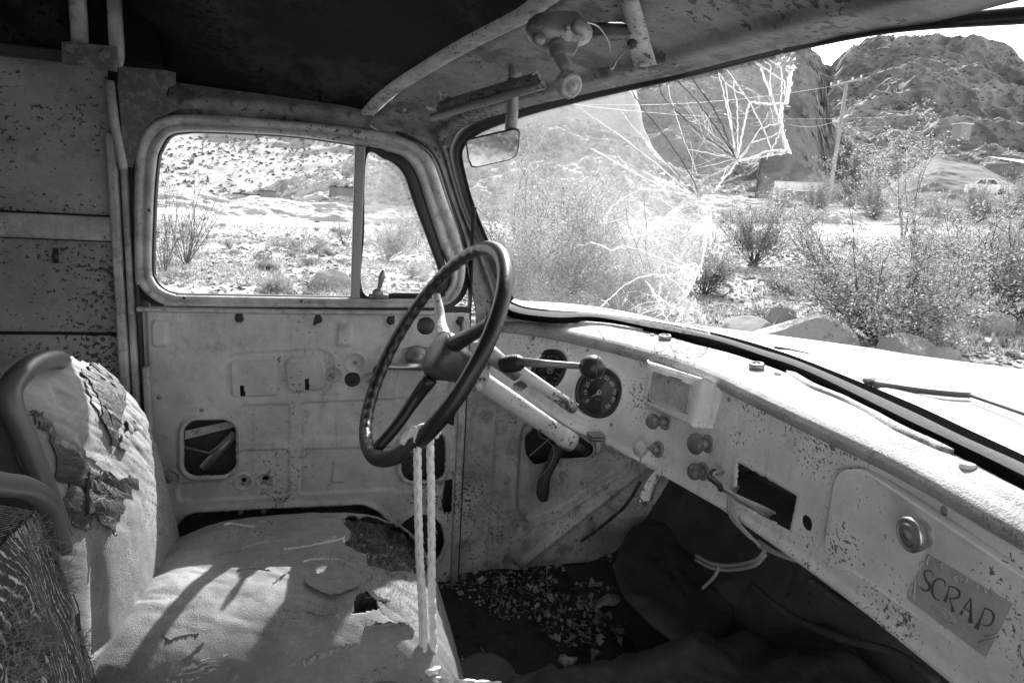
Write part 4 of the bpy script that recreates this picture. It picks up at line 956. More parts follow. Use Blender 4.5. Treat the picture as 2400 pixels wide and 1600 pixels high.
for line, w in (([za(-1180, 470), za(-700, 480), za(0, 520), za(300, 560), za(500, 595)], .007), ([zb(-230, 455), zb(0, 600), zb(400, 770), zb(800, 990), zb(1150, 1150), zb(1310, 1230)], .008)):
    P = resample([on_top(x, y, .0) for x, y in line], 60); T_ = np.gradient(P, axis=0); S_ = np.cross(T_, [0, 0, 1.]); S_ /= np.linalg.norm(S_, axis=1)[:, None]
    tp = np.minimum(1, np.minimum(np.arange(60), 59-np.arange(60))/3.)[:, None]
    loft('defroster_lip', [P+S_*w*tp+[0, 0, -.002], P+S_*w*.8*tp+[0, 0, .004], P-S_*w*.2*tp+[0, 0, .006], P-S_*w*.8*tp+[0, 0, .004], P-S_*w*tp+[0, 0, -.002]], M['dashtop'], dash, 60, resmp=False)

for q, r in scr[:5]:
    u, v = DF.inv(*z7(*q)); c = DF.at(u, v, .0); n1 = DF.nrm(u, v); B().lathe(c, n1, [(-.001, .0048), (.0015, .0046), (.003, .003), (.0031, 0)], 12).build('screw', M['metal'], dash)
u, v = DF.inv(*z8(612, 232)); B().lathe(DF.at(u, v), DF.nrm(u, v), [(-.001, .006), (.002, .006), (.003, .003), (.0031, 0)], 12).build('screw', M['metal'], dash)
u, v = DF.inv(*z8(1245, 592)); B().lathe(DF.at(u, v), DF.nrm(u, v), [(-.001, .006), (.002, .006), (.003, .003), (.0031, 0)], 12).build('screw', M['metal'], dash)

# text helper
def text2d(s, size=1.):
    cu = bpy.data.curves.new('t', 'FONT'); cu.body = s; cu.size = size; cu.align_x = 'CENTER'; cu.align_y = 'CENTER'; cu.resolution_u = 3
    ob = bpy.data.objects.new('t', cu); COL.objects.link(ob); dg = bpy.context.evaluated_depsgraph_get(); dg.update()
    me = ob.evaluated_get(dg).to_mesh(); V = np.array([v.co[:2] for v in me.vertices]).reshape(-1, 2); F = [tuple(p.vertices) for p in me.polygons]
    ob.evaluated_get(dg).to_mesh_clear(); bpy.data.objects.remove(ob); bpy.data.curves.remove(cu); return V, F
# gauges
def gauge(cuv, r, kind, label):
    c = DF.at(*cuv, 0.); n1 = DF.nrm(*cuv); right = np.cross([0, 0, 1.], n1); right = _n(right); upv = np.cross(n1, right)
    b = B(); b.lathe(c, n1, [(-.014, r), (.003, r+.002), (.007, r+.001), (.008, r-.003), (.005, r-.007), (-.003, r-.009), (-.004, r-.012)], 48)
    g = b.build('gauge', M['rubber'] , dash, True, label)
    f = B(); k = 48; ring_ = [c-n1*.004+(right*math.cos(2*math.pi*i/k)+upv*math.sin(2*math.pi*i/k))*(r-.005) for i in range(k)]
    f.add(ring_+[c-n1*.004], [(i, (i+1) % k, k) for i in range(k)]); f.build('gauge_face', M['gauge'], dash, False)
    def P2(a, rr, off=-.0034): return c+n1*off+(right*math.cos(a)+upv*math.sin(a))*rr
    pr = B(); R_ = r-.008
    def txt(s, a, rr, size, rot=None):
        V, F = text2d(s, size); rot = a-math.pi/2 if rot is None else rot; cs, sn = math.cos(rot), math.sin(rot); o_ = P2(a, rr)
        pr.add([o_+right*(x*cs-y*sn)+upv*(x*sn+y*cs) for x, y in V], F)
    def tick(a, r0, r1, w):
        t = _n(-right*math.sin(a)+upv*math.cos(a))*w; pr.add([P2(a, r0)-t, P2(a, r1)-t, P2(a, r1)+t, P2(a, r0)+t], [(0, 1, 2, 3)])
    if kind == 'speed':
        for i in range(10):
            a = math.radians(222-i*29.5); txt(str(i*10), a, R_*.74, .0125)
            if i < 9: tick(a-math.radians(14.7), R_*.74, R_*.78, .0006)
        for i in range(46): tick(math.radians(222-i*5.9), R_*.93, R_*(.98 if i % 5 else 1.0), .0004)
        a = math.radians(218); t = _n(-right*math.sin(a)+upv*math.cos(a))
        pr.add([P2(a, .002, -.002)-t*.0018, P2(a, R_*.5, -.002), P2(a, .002, -.002)+t*.0018], [(0, 1, 2)])
        for rr in (.006, .0035):
            k = 24; pts = [P2(2*math.pi*i/k, rr, -.0015) for i in range(k)]+[P2(2*math.pi*i/k, rr-.0012, -.0015) for i in range(k)]
            pr.add(pts, [(i, (i+1) % k, k+(i+1) % k, k+i) for i in range(k)])
        txt('M.P.H.', math.radians(270), R_*.33, .0045, 0)
    else:
        for q0 in (60, 240, 330):
            for i in range(6): tick(math.radians(q0+i*12), R_*.80, R_*.92, .0005)
        for s_, a in (('OIL', 135), ('AMP', 40), ('TEMP', 318), ('FUEL', 235)): txt(s_, math.radians(a), R_*.66, .0055, 0)
        for a in (75, 160, 250, 345): tick(math.radians(a), R_*.45, R_*.85, .0005)
        k = 24
        pts = [P2(2*math.pi*i/k, .0095, -.0015) for i in range(k)]+[P2(2*math.pi*i/k, .008, -.0015) for i in range(k)]
        pr.add(pts, [(i, (i+1) % k, k+(i+1) % k, k+i) for i in range(k)])
        for x0 in (-.004, 0, .004):
            pr.add([c+n1*-.0015+right*(x0+sx*.0007)+upv*sy*.0052 for sx, sy in ((-1, -1), (1, -1), (1, 1), (-1, 1))], [(0, 1, 2, 3)])
        pr.add([c+n1*-.0015+right*sx*.004+upv*sy*.0007 for sx, sy in ((-1, -1), (1, -1), (1, 1), (-1, 1))], [(0, 1, 2, 3)])
    pr.build('gauge_print', M['print_white'], dash, False)
    gl = B(); ring_ = [c+n1*.002+(right*math.cos(2*math.pi*i/48)+upv*math.sin(2*math.pi*i/48))*(r-.004) for i in range(48)]
    gl.add(ring_+[c+n1*.003], [(i, (i+1) % 48, 48) for i in range(48)]); gl.build('gauge_glass', M['gaugeglass'], dash, False)
gauge(gc1, gr1, 'multi', 'dark combination gauge nearer the steering wheel')
gauge(gc2, gr2, 'speed', 'dark speedometer numbered 0 to 90 with its needle at zero')

# switch box / ash tray housing
fr0 = PX(z7, (962, 268), (985, 262), (1285, 352), (1303, 372), (1245, 628), (1222, 640), (965, 515), (950, 495))
baseP = [DF.pt(*z7(*q), .0) for q in [(985, 262), (1010, 255), (1385, 400), (1425, 450), (1372, 640), (1340, 655), (1000, 560), (965, 525)]]
front = [DF.pt(x, y, .034) for x, y in fr0]
def rring(P, n): return bypar(P, n)
f3 = rring(front, 64); b3 = rring(baseP, 64); cF = f3.mean(0)
V = [b3, b3*.15+f3*.85, f3, f3+(cF-f3)*.05+DF.nrm(*DF.inv(*z7(1120, 450)))*.003, f3+(cF-f3)*.16+DF.nrm(*DF.inv(*z7(1120, 450)))*.003]
V = np.array(V); F = [(i*64+j, i*64+(j+1) % 64, (i+1)*64+(j+1) % 64, (i+1)*64+j) for i in range(4) for j in range(64)]+[tuple(4*64+j for j in range(64))]
box = mk('ash_tray_housing', V.reshape(-1, 3), F, M['dash'], dash, True, 'pale metal housing standing out of the dashboard')
plate('ash_tray_shadow_plate', DF, PX(z7, (984, 306), (1234, 394), (1199, 588), (960, 494)), .0365, .0385, M['rubber'], dash, .002, 0)  # dark plate painting the shadow line round the ash tray door
plate('ash_tray_door', DF, PX(z7, (992, 312), (1226, 398), (1192, 576), (968, 488)), .0385, .045, M['dashtop'], dash, .002, .0012, 'speckled rectangular ash tray door')
plate('ash_tray_notch', DF, PX(z7, (1094, 340), (1170, 366), (1168, 372), (1092, 348)), .0445, .0462, M['rubber'], dash)
u, v = DF.inv(*z7(1088, 377)); 
B().lathe(DF.at(*DF.inv(*z7(1088, 377), .045), .0452), DF.nrm(u, v), [(0, .0022), (.0005, .002), (.0006, 0)], 10).build('tray_hole', M['rubber'], dash)

# knobs
for base, head, r, m_, lb in [((1075, 622), (990, 620), .0155, 'knob', 'dark mottled pull knob under the ash tray housing'), ((1030, 790), (912, 787), .0165, 'knobwhite', 'peeling white pull knob'), ((1335, 757), (1252, 757), .0195, 'knob', 'large dark mottled pull knob'), ((1305, 925), (1246, 928), .0155, 'knob', 'small dark pull knob below the large one')]:
    u, v = DF.inv(*z7(*base)); c = DF.at(u, v, .001); n1 = DF.nrm(u, v)
    hx, hy = z7(*head); # head centre: along the knob's axis, where it shows
    dist = min(np.linspace(.015, .09, 60), key=lambda s: (prj(c+n1*s)[0]-hx)**2+(prj(c+n1*s)[1]-hy)**2)
    hd = c+n1*dist; rr = ray(hx, hy); hd = rr*(hd.dot(rr)/rr.dot(rr)); ax = _n(hd-c); d_ = np.linalg.norm(hd-c)
    kb = B().lathe(c, ax, [(d_-.010, .005), (d_-.008, r*.8), (d_-.003, r), (d_+.002, r*.97), (d_+.007, r*.75), (d_+.010, r*.35), (d_+.0105, 0)], 22).build('pull_knob', M[m_], dash, True, lb)
    b = B(); b.lathe(c, n1, [(-.001, .017), (.002, .017), (.004, .014), (.003, .009)], 20); b.lathe(c, n1, [(0, .009), (.014, .009), (.016, .006), (.017, 0)], 14); b.tube([c, hd], .0042, 8); b.build('knob_stem', M['metal'], dash)
# glove box door, its lock knob and the sticker
plate('glovebox_door', DF, [(1955, 1120), (1975, 1100), (2016, 1099), (2400, 1352), (2520, 1434), (2500, 1704), (2346, 1586), (1942, 1306), (1930, 1283)], .0005, .014, M['dash'], dash, .018, .004, 'pale glove box door standing proud of the dashboard', smooth=False)
c = DF.pt(*z8(1118, 720), .014); u, v = DF.inv(*z8(1118, 720)); n1 = DF.nrm(u, v); hx, hy = z8(1032, 730)
dist = min(np.linspace(.01, .08, 60), key=lambda s: (prj(c+n1*s)[0]-hx)**2+(prj(c+n1*s)[1]-hy)**2); hd = c+n1*dist; rr = ray(hx, hy); hd = rr*(hd.dot(rr)/rr.dot(rr)); ax = _n(hd-c); d_ = np.linalg.norm(hd-c)
b = B(); b.lathe(c, ax, [(-.003, .0165), (.001, .0165), (d_-.012, .0135), (d_-.010, .019), (d_-.002, .0205), (d_, .0195), (d_+.001, .017), (d_-.001, .015), (d_+.001, .0125), (d_+.002, .011), (d_+.001, .009), (d_+.003, .005), (d_+.003, 0)], 30); b.build('lock_knob', M['chrome'], dash, True, 'ringed metal lock button on the glove box')
stq = [z8(1140, 838), z8(1625, 1120), z8(1472, 1425), z8(1025, 1090)]
plate('scrap_sticker', DF, stq, .0145, .0152, M['sticker'], dash, 0, 0, 'satin grey sticker reading SCRAP in flared dark letters')
# letters with flared strokes, drawn in the sticker's own square and laid on it
ST = np.array([DF.inv(*q, .0155) for q in stq])
def stk(x, y):     # x along the top edge, y down
    return ST[0]*(1-x)*(1-y)+ST[1]*x*(1-y)+ST[2]*x*y+ST[3]*(1-x)*y
letters = {     # strokes: points (px in crop) and half widths
 'S': [([(1175, 958), (1160, 935), (1135, 935), (1124, 950), (1135, 985), (1152, 1010), (1150, 1040), (1125, 1045), (1100, 1028)], [3, 3, 4, 5, 7, 8, 6, 4, 2])],
 'C': [([(1243, 1020), (1238, 992), (1215, 980), (1188, 988), (1172, 1015), (1170, 1050), (1180, 1082), (1200, 1098), (1218, 1096)], [3, 3, 3, 5, 7, 8, 6, 3, 1])],
 'R': [([(1265, 1018), (1258, 1060), (1240, 1108)], [3, 4, 11]), ([(1262, 1022), (1300, 1030), (1324, 1055), (1318, 1082), (1290, 1090), (1262, 1086)], [3, 4, 6, 6, 4, 2]), ([(1268, 1088), (1280, 1130), (1288, 1165)], [3, 4, 11])],
 'A': [([(1388, 1088), (1352, 1140), (1330, 1182)], [3, 4, 9]), ([(1388, 1088), (1388, 1150), (1385, 1230)], [4, 6, 15]), ([(1352, 1150), (1386, 1165)], [3, 3])],
 'P': [([(1468, 1140), (1450, 1190), (1418, 1262)], [3, 5, 15]), ([(1465, 1145), (1500, 1158), (1518, 1190), (1505, 1232), (1475, 1245), (1450, 1235)], [3, 5, 7, 6, 4, 2])]}
b = B()
for L_, strokes in letters.items():
    for pts, ws_ in strokes:
        k = max(6, len(pts)*5); P = resample(np.array(pts, float), k); w = np.interp(np.linspace(0, 1, k), np.linspace(0, 1, len(ws_)), ws_)
        T_ = np.gradient(P, axis=0); T_ /= np.linalg.norm(T_, axis=1)[:, None]; Nn = np.stack([-T_[:, 1], T_[:, 0]], 1)
        A_ = P+Nn*w[:, None]; B_ = P-Nn*w[:, None]
        VV = [DF.pt(*z8(x, y), .0158) for x, y in A_]+[DF.pt(*z8(x, y), .0158) for x, y in B_]
        b.add(VV, [(i, i+1, k+i+1, k+i) for i in range(k-1)])
b.build('sticker_lettering', M['print_dark'], dash, False)
b = B(); rs = np.random.RandomState(3)     # moulded twigs and thorns on the sticker
for (x0, y0, x1, y1) in [(1150, 850, 1140, 900), (1225, 885, 1222, 920), (1370, 975, 1345, 1010), (1425, 1005, 1428, 1030), (1470, 1030, 1468, 1058), (1075, 980, 1060, 1110), (1055, 1010, 1045, 1080), (1110, 880, 1100, 930), (1160, 1130, 1250, 1180), (1180, 1160, 1290, 1230), (1230, 1130, 1300, 1220), (1300, 1180, 1400, 1250), (1270, 1230, 1380, 1270), (1150, 1170, 1200, 1200), (1460, 1310, 1540, 1290), (1430, 1340, 1520, 1320), (1300, 955, 1310, 1000), (1330, 970, 1325, 990), (1505, 1050, 1508, 1060), (1200, 1190, 1260, 1230), (1080, 1000, 1150, 1030), (1320, 1120, 1380, 1190)]:
    n0 = 7; t = np.linspace(0, 1, n0); P = np.stack([x0+(x1-x0)*t+rs.randn(n0)*3, y0+(y1-y0)*t+rs.randn(n0)*3], 1)
    b.tube([DF.pt(*z8(x, y), .0155) for x, y in P], [.0004]+[.0011]*(n0-2)+[.0003], 5)
b.build('sticker_twigs', M['sticker'], dash)

# wiring hanging from the hole beside the cut-out
def wires(paths, r, name, m=M['wire']):
    for P in paths:
        B().tube(resample(P, 40), r, 6).build(name, m, dash)
Wp = lambda x, y, o_: DF.at(*DF.inv(*z7(x, y), o_), o_)
wires([[Wp(1435, 930, -.01), Wp(1405, 925, .03), Wp(1365, 945, .045), Wp(1400, 1010, .05), Wp(1520, 1080, .05), Wp(1660, 1140, .03), Wp(1740, 1180, -.01)],
       [Wp(1430, 935, -.01), Wp(1390, 950, .035), Wp(1380, 985, .05), Wp(1480, 1060, .055), Wp(1620, 1130, .04), Wp(1720, 1190, -.02)],
       [Wp(1425, 940, -.01), Wp(1380, 960, .03), Wp(1410, 1030, .045), Wp(1560, 1110, .05), Wp(1700, 1200, -.02)],
       [Wp(1510, 1010, -.02), Wp(1470, 1060, .03), Wp(1455, 1130, .045), Wp(1475, 1210, .04), Wp(1550, 1290, .02), Wp(1640, 1370, .0)],
       [Wp(1520, 1020, -.02), Wp(1485, 1070, .03), Wp(1475, 1140, .045), Wp(1500, 1215, .04), Wp(1560, 1290, .02), Wp(1650, 1380, .0)],
       [Wp(1500, 1030, -.02), Wp(1462, 1080, .04), Wp(1465, 1180, .045), Wp(1510, 1250, .03), Wp(1600, 1340, .01)]], .0028, 'dash_wire')
W0 = [onX(*z7(1690, 1400), .70), onX(*z7(1620, 1470), .70), onX(*z7(1480, 1500), .72), onX(*z7(1360, 1490), .72), onX(*z7(1260, 1440), .72)]
wires([W0, [p+[0, .0, -.009] for p in W0]], .0035, 'dash_wire')
wires([[onX(*z7(1640, 1350), .70), onX(*z7(1750, 1420), .70), onX(*z7(1900, 1470), .71), onX(*z7(2000, 1500), .72)], [onX(*z7(1640, 1380), .70), onX(*z7(1780, 1440), .70), onX(*z7(1900, 1480), .71)], [onX(*z7(1400, 1510), .72), onX(*z7(1370, 1570), .72), onX(*z7(1300, 1640), .72)]], .0035, 'dash_wire', M['wire'])
B().tube(resample([Wp(1500, 945, -.03), Wp(1620, 960, -.03), Wp(1760, 1020, -.03), Wp(1890, 1080, -.03)], 20), .009, 8).build('dash_cable', M['rubber'], dash)
b = B(); b.tube(resample([Wp(1372, 925, .035), Wp(1345, 960, .05), Wp(1400, 1010, .06), Wp(1412, 1050, .055)], 14), [.006]*6+[.005]*7+[.001], 7); b.build('cable_tape', M['rubber'], dash)
# box behind the cut-out and dash interior darkness: the firewall is further on
# lever under the dashboard
lv = [onY(*z7(1060, 900), 1.14), onY(*z7(1010, 960), 1.13), onY(*z7(970, 1030), 1.12), onY(*z7(950, 1105), 1.115)]
P = resample(lv, 14); loft('dash_lever', [P+[-.014, 0, -.002], P+[0, -.004, .001], P+[.014, 0, 0], P+[.0, .006, -.002]], M['column'], dash, 14, resmp=False)
# ---------------- steering wheel and column
WC = np.array([.194, 1.214, -.26]); th, ph = .528, .107
ax = np.array([math.cos(th)*math.cos(ph), math.sin(ph), -math.sin(th)*math.cos(ph)])
wa = _n(np.cross(ax, [0, 1., 0])); wb = np.cross(ax, wa)
def wp(t, r, h=0.): return WC+r*(wa*math.cos(t)+wb*math.sin(t))+ax*h
def wang(px, py):       # angle on the wheel's plane of a pixel
    r = ray(px, py); p = r*(WC.dot(ax)/r.dot(ax))-WC; return math.atan2(p.dot(wb), p.dot(wa)), np.linalg.norm(p)
sw = bpy.data.objects.new('steering_wheel', None); COL.objects.link(sw); sw.parent = truck; sw.matrix_parent_inverse = Matrix.Translation(-Vector(truck['_l'])); sw['_l'] = (0, 0, 0); sw['label'] = 'large black steering wheel with a finger-grip rim and a faded hub cap'
def rim(name, t0, t1, m, k, rr=.0135, wavy=0.):
    V = []; n = 14; ts = np.linspace(t0, t1, k)
    for i, t in enumerate(ts):
        c = wp(t, .215); rad = _n(c-WC); g = 1+0*t
        for j in range(n):
            a = 2*math.pi*j/n; w = rr*(1+.0*t); ca, sa = math.cos(a), math.sin(a)
            if wavy and ca < .3: w = rr*(1-.07*max(0, -ca+.3)*(1+math.cos(t*46)))
            V.append(c+rad*ca*w*1.02+ax*sa*w*.95)
    F = [(i*n+j, (i+1)*n+j, (i+1)*n+(j+1) % n, i*n+(j+1) % n) for i in range(k-1) for j in range(n)]
    return mk(name, V, F, m, sw)
tA, _ = wang(*z4(870, 110)); tB, _ = wang(*z4(200, 1330)); tL, _ = wang(*z4(400, 520))
def unw(t, ref):
    while t < ref: t += 2*math.pi
    while t > ref+2*math.pi: t -= 2*math.pi
    return t
lo = min(tA, tB); 
tB2 = unw(tB, tA); tL2 = unw(tL, tA)
if tL2 < tB2: g0, g1 = tA, tB2
else: g0, g1 = tB, unw(tA, tB)
rim('rim_grip', g0, g1, M['grip'], 260, .0132, 1)
rim('rim', g1, g0+2*math.pi, M['wheel'], 160, .0142)
def spoke(pts2, r0, r1, m, name='spoke'):
    P = []
    for x, y, h in pts2:
        t, r = wang(x, y); P.append(wp(t, r, h))
    # recompute exactly on a parallel plane
    P = [ray(x, y)*((WC+ax*h).dot(ax)/ray(x, y).dot(ax)) for x, y, h in pts2]
    P = resample(P, 16); rr = np.interp(np.linspace(0, 1, 16), [0, .4, 1], [r0, (r0+r1)/2*.92, r1])
    b = B(); b.tube(P, rr, 12); o = b.build(name, m, sw); return o
spoke([(*z4(632, 640), .022), (*z4(610, 540), .022), (*z4(598, 450), .012), (*z4(580, 372), .0)], .015, .009, M['column'])
spoke([(*z4(690, 670), .022), (*z4(770, 625), .022), (*z4(860, 575), .012), (*z4(925, 535), .0)], .016, .011, M['wheel'])
spoke([(*z4(545, 880), .022), (*z4(450, 1010), .022), (*z4(330, 1180), .012), (*z4(215, 1312), .0)], .014, .010, M['wheel'])
hc = WC+ax*.022
hub = B().lathe(hc, -ax, [(-.055, .030), (-.03, .038), (-.012, .046), (0, .047), (.008, .044), (.011, .041)], 36).build('hub', M['hub'], sw)
B().lathe(hc, -ax, [(.009, .041), (.012, .040), (.015, .034), (.017, .020), (.0175, 0)], 36).build('horn_button', M['hub'], sw, True, 'scuffed oval horn cap with a thin rim')
# column
c0 = WC+ax*.05; cend = onY(*z4(1410, 1270), 1.275)
stc = bpy.data.objects.new('steering_column', None); COL.objects.link(stc); stc.parent = truck; stc.matrix_parent_inverse = Matrix.Translation(-Vector(truck['_l'])); stc['_l'] = (0, 0, 0)
cc = WC+ax*.07; cd = _n(cend-cc); Lc = np.linalg.norm(cend-cc)
b = B(); b.lathe(cc, cd, [(-.01, .028), (.0, .031), (.03, .032), (.034, .028), (.05, .026)], 28); b.build('column_collar', M['column'], stc)
B().lathe(cc, cd, [(.02, .0185), (Lc-.01, .0185), (Lc, .0175), (Lc+.002, .009)], 28).build('column_tube', M['column'], stc, True, 'chipped pale steering column tube')
B().tube([cc+cd*Lc, cc+cd*(Lc+.05)], .009, 12).build('column_shaft', M['dark'], stc)
# collar arm and shift tube
s0 = onY(*z4(1080, 830), 1.21); s1 = onY(*z4(1425, 1062), 1.235); d_ = _n(s1-s0)
B().lathe(s0, d_, [(0, .0125), (np.linalg.norm(s1-s0), .0125)], 18).build('shift_tube', M['column'], stc)
b = B(); b.tube([onY(*z4(830, 700), 1.20), onY(*z4(930, 745), 1.19), onY(*z4(1000, 800), 1.18), onY(*z4(1070, 860), 1.19)], [.026, .017, .014, .012], 14); b.build('shift_bracket', M['metal'], stc)
b = B(); b.tube([onY(*z4(840, 790), 1.20), onY(*z4(835, 880), 1.20), onY(*z4(830, 930), 1.20)], [.024, .020, .012], 12); b.lathe(onY(*z4(838, 928), 1.178), (0, -1, 0), [(0, .008), (.004, .008), (.005, 0)], 14); b.build('column_clamp', M['column'], stc)
h0 = onY(*z4(975, 800), 1.17); h1 = onY(*z4(1040, 790), 1.155); h2 = onY(*z4(1120, 780), 1.14); h3 = onY(*z4(1480, 805), 1.09); h4 = onY(*z4(1535, 810), 1.08)
b = B(); P = resample([h0, h1, h2], 20); b.tube(P, [.009, .012, .014, .015, .014, .016, .014, .0165, .014, .0165, .0145, .017, .0145, .0165, .014, .0155, .013, .012, .010, .009], 14)
sh = b.build('shift_boot', M['rubber'], stc)
b = B(); b.tube([h2, h2*.6+h3*.4, h3, h4], [.0085, .0065, .0055, .006], 10); b.build('shift_lever', M['metal'], stc)
dk = _n(h4-h2); B().lathe(h4, dk, [(-.022, .004), (-.020, .011), (-.013, .0175), (-.004, .021), (.004, .0215), (.012, .0195), (.019, .014), (.023, .007), (.024, 0)], 26).build('shift_knob', M['wheel'], stc, True, 'black ball gear knob')
B().lathe(h4, dk, [(.0095, .0205), (.0105, .0208), (.0115, .0203)], 26).build('knob_seam', M['rubber_dry'], stc)
# lower clamp of the column
b = B(); b.lathe(cend-cd*.012, cd, [(-.024, .0195), (0, .021), (.012, .021), (.014, .014)], 24)
b.build('column_bracket', M['column'], stc)
b = B()
for k in range(3): b.box(onY(*z4(1560, 1222+17*k), 1.27), (.032, .03, .003))
b.lathe(onY(*z4(1580, 1262), 1.26), (0, 0, -1), [(0, .009), (.015, .009), (.016, .006), (.024, .006), (.025, 0)], 6); b.build('bracket_bolt', M['metal'], stc, False)

# ---------------- cowl side (kick panel), floor, firewall
KS = Surf(lambda u, v: np.stack([u, YD+.03+0*u, v], -1), .3, 1.2, -1.0, -.3)
zk = lambda x, y: (1050+x/2.09, 850+y/2.09)
def k(*p): return KS.poly(PX(zk, *p))
kh = k((382, 370), (440, 310), (560, 335), (640, 360), (760, 455), (520, 480), (430, 510), (385, 450)); kb = k((330, 740), (330, 600), (350, 330), (400, 260), (520, 250), (900, 480), (880, 520), (560, 740), (400, 800))
def kick_h(U, V):
    h = np.zeros(U.shape); h += -.013*smoothstep(-sdf_round(U, V, kb, .03)/.015)+.005*np.exp(-(sdf_round(U, V, kb, .03)/.006)**2)
    d = sdf_round(U, V, kh, .02); h += .004*np.exp(-((d-.004)/.005)**2)
    l0, l1 = k((430, 930), (900, 560)); e_ = l1-l0; nn = np.array([-e_[1], e_[0]])/np.linalg.norm(e_); dd = (U-l0[0])*nn[0]+(V-l0[1])*nn[1]
    h += .011*np.exp(-(dd/.01)**2); h += .003*fbm(np.stack([U*9, V*4, U*0], -1), 3)
    x0 = k((225, 600))[0][0]; h += .004*smoothstep((x0-U)/.01)
    return h
kp = relief('kick_panel', KS, .342, 1.1, -.95, -.32, .004, kick_h, lambda U, V: sdf_round(U, V, kh, .02), M['pillar'], truck, 'rust-streaked cowl side panel with a cut-out below the dashboard', .002)
B().box((.7, YD+.10, -.72), (.8, .004, .5)).build('fender_inside', M['rubber'], kp, False)
vstrip('door_seam', .337, .342, YD+.004, .0, -1.0, M['rubber'], truck, .03, .001)
vstrip('door_edge', .318, .336, YD-.012, -.26, -.93, M['pillar'], door, .01, .003)
# brake lever handle
hl = [onY(*zk(560, 380), 1.50), onY(*zk(520, 470), 1.50), onY(*zk(480, 550), 1.50), onY(*zk(465, 610), 1.50), onY(*zk(470, 670), 1.50)]
P = resample(hl, 18); w = np.interp(np.linspace(0, 1, 18), [0, .6, .9, 1], [.022, .017, .017, .010])[:, None]; S_ = np.array([1., 0, .3])
loft('brake_handle', [P-S_*w, P-S_*w*.6+[0, -.012, 0], P+S_*w*.6+[0, -.012, 0], P+S_*w, P+S_*w*.5+[0, .008, 0], P-S_*w*.5+[0, .008, 0], P-S_*w], M['dark'], truck, 18, resmp=False, label='dark curved brake handle hanging by the kick panel')
b = B(); b.tube(resample([onY(*zk(430, 300), 1.49), onY(*zk(450, 360), 1.48), onY(*zk(490, 380), 1.48), onY(*zk(520, 430), 1.47), onY(*zk(500, 500), 1.47), onY(*zk(450, 560), 1.47)], 24), .0012, 5); b.tube(resample([onY(*zk(535, 335), 1.5), onY(*zk(480, 385), 1.49), onY(*zk(400, 455), 1.5)], 12), .002, 5)
b.tube(resample([onY(*zk(468, 870), 1.46), onY(*zk(480, 960), 1.46), onY(*zk(488, 1100), 1.45), onY(*zk(500, 1210), 1.44)], 12), .0012, 5)
tag(b.build('dry_stalk', M['leaf2']), 'thin dry plant stalks hanging in the opening of the kick panel', 'stalk')
# floor, toe board, firewall, rear parts
FZ = -.93
U, V = np.meshgrid(np.linspace(-2.45, .78, 60), np.linspace(-.25, 1.62, 50), indexing='ij')
Zf = FZ+.01*fbm(np.stack([U*5, V*5, 0*U], -1), 4)
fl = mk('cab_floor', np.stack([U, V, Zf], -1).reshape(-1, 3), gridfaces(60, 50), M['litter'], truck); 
rows = [[(.70, y, FZ), ] for y in (0,)]
ys = np.linspace(1.62, -.25, 60)
prof = [(.62, FZ), (.78, FZ+.03), (.88, FZ+.16), (.95, FZ+.34), (.97, -.30), (.93, -.27)]
rows = [np.array([(x+.015*math.sin(y*9+z*8), y, z+.012*math.sin(y*14+x*20)) for y in ys]) for x, z in resample(prof, 30)]
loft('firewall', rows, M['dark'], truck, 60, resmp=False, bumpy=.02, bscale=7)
# transmission tunnel / engine cover with mats
rows = []
for t in np.linspace(0, 1, 24):
    x = .30+.60*t
    rows.append(np.array([(x, .70+dy, FZ+h*(.65+.5*t)) for dy, h in [(.46, .0), (.38, .10), (.26, .17), (.1, .20), (-.1, .2), (-.26, .17), (-.38, .1), (-.46, 0)]]))
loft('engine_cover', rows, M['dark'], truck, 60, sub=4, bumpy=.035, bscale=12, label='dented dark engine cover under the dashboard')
for i, (ln, r) in enumerate([([(1760, 1370), (1850, 1440), (1960, 1490), (2100, 1530), (2200, 1600)], .006), ([(1900, 1360), (1990, 1420), (2080, 1450), (2180, 1500)], .007), ([(1180, 1330), (1320, 1290), (1450, 1200), (1500, 1130)], .004)]):
    P = resample([onX(x, y, .74-.03*i) for x, y in ln], 24); B().tube(P, r, 10).build('floor_pipe', M['dark'], truck)
b = B()
def mat_piece(px, z, m, name, seed, lab):
    P = [onZ(x, y, z) for x, y in px]; P = np.array(P); c = P.mean(0); rs = np.random.RandomState(seed)
    n = 40; O_ = bypar(P, n); V = [c+(O_-c)*t for t in np.linspace(.02, 1, 8)]; V = np.array(V); V[..., 2] += .018*fbm(V*18+seed, 3)
    F = [(i*n+j, i*n+(j+1) % n, (i+1)*n+(j+1) % n, (i+1)*n+j) for i in range(7) for j in range(n)]
    o = mk(name, V.reshape(-1, 3), F, m); solid(o, .006, 1); return tag(o, lab, 'floor mat' if 'mat' in name else 'cloth')
mat_piece([(1500, 1230), (1640, 1270), (1720, 1400), (1660, 1520), (1540, 1480), (1440, 1340)], -.80, M['dark'], 'rubber_mat', 4, 'ribbed dark rubber mat crumpled against the engine cover')
mat_piece([(1075, 1560), (1120, 1535), (1180, 1545), (1210, 1590), (1190, 1640), (1080, 1640)], -.90, M['rubber_dry'], 'crumpled_rag', 9, 'crumpled grey rag on the littered floor beside the seat')
# pedals
for x, y in ((1420, 1190), (1390, 1260)):
    c = onX(x, y, .80); b = B(); b.box(c, (.012, .05, .07)); o = bevel(b.build('foot_pedal', M['dark'], truck, False), .004); B().tube([c+[.01, 0, 0], c+[.12, 0, .10]], .008, 6).build('pedal_arm', M['dark'], o)
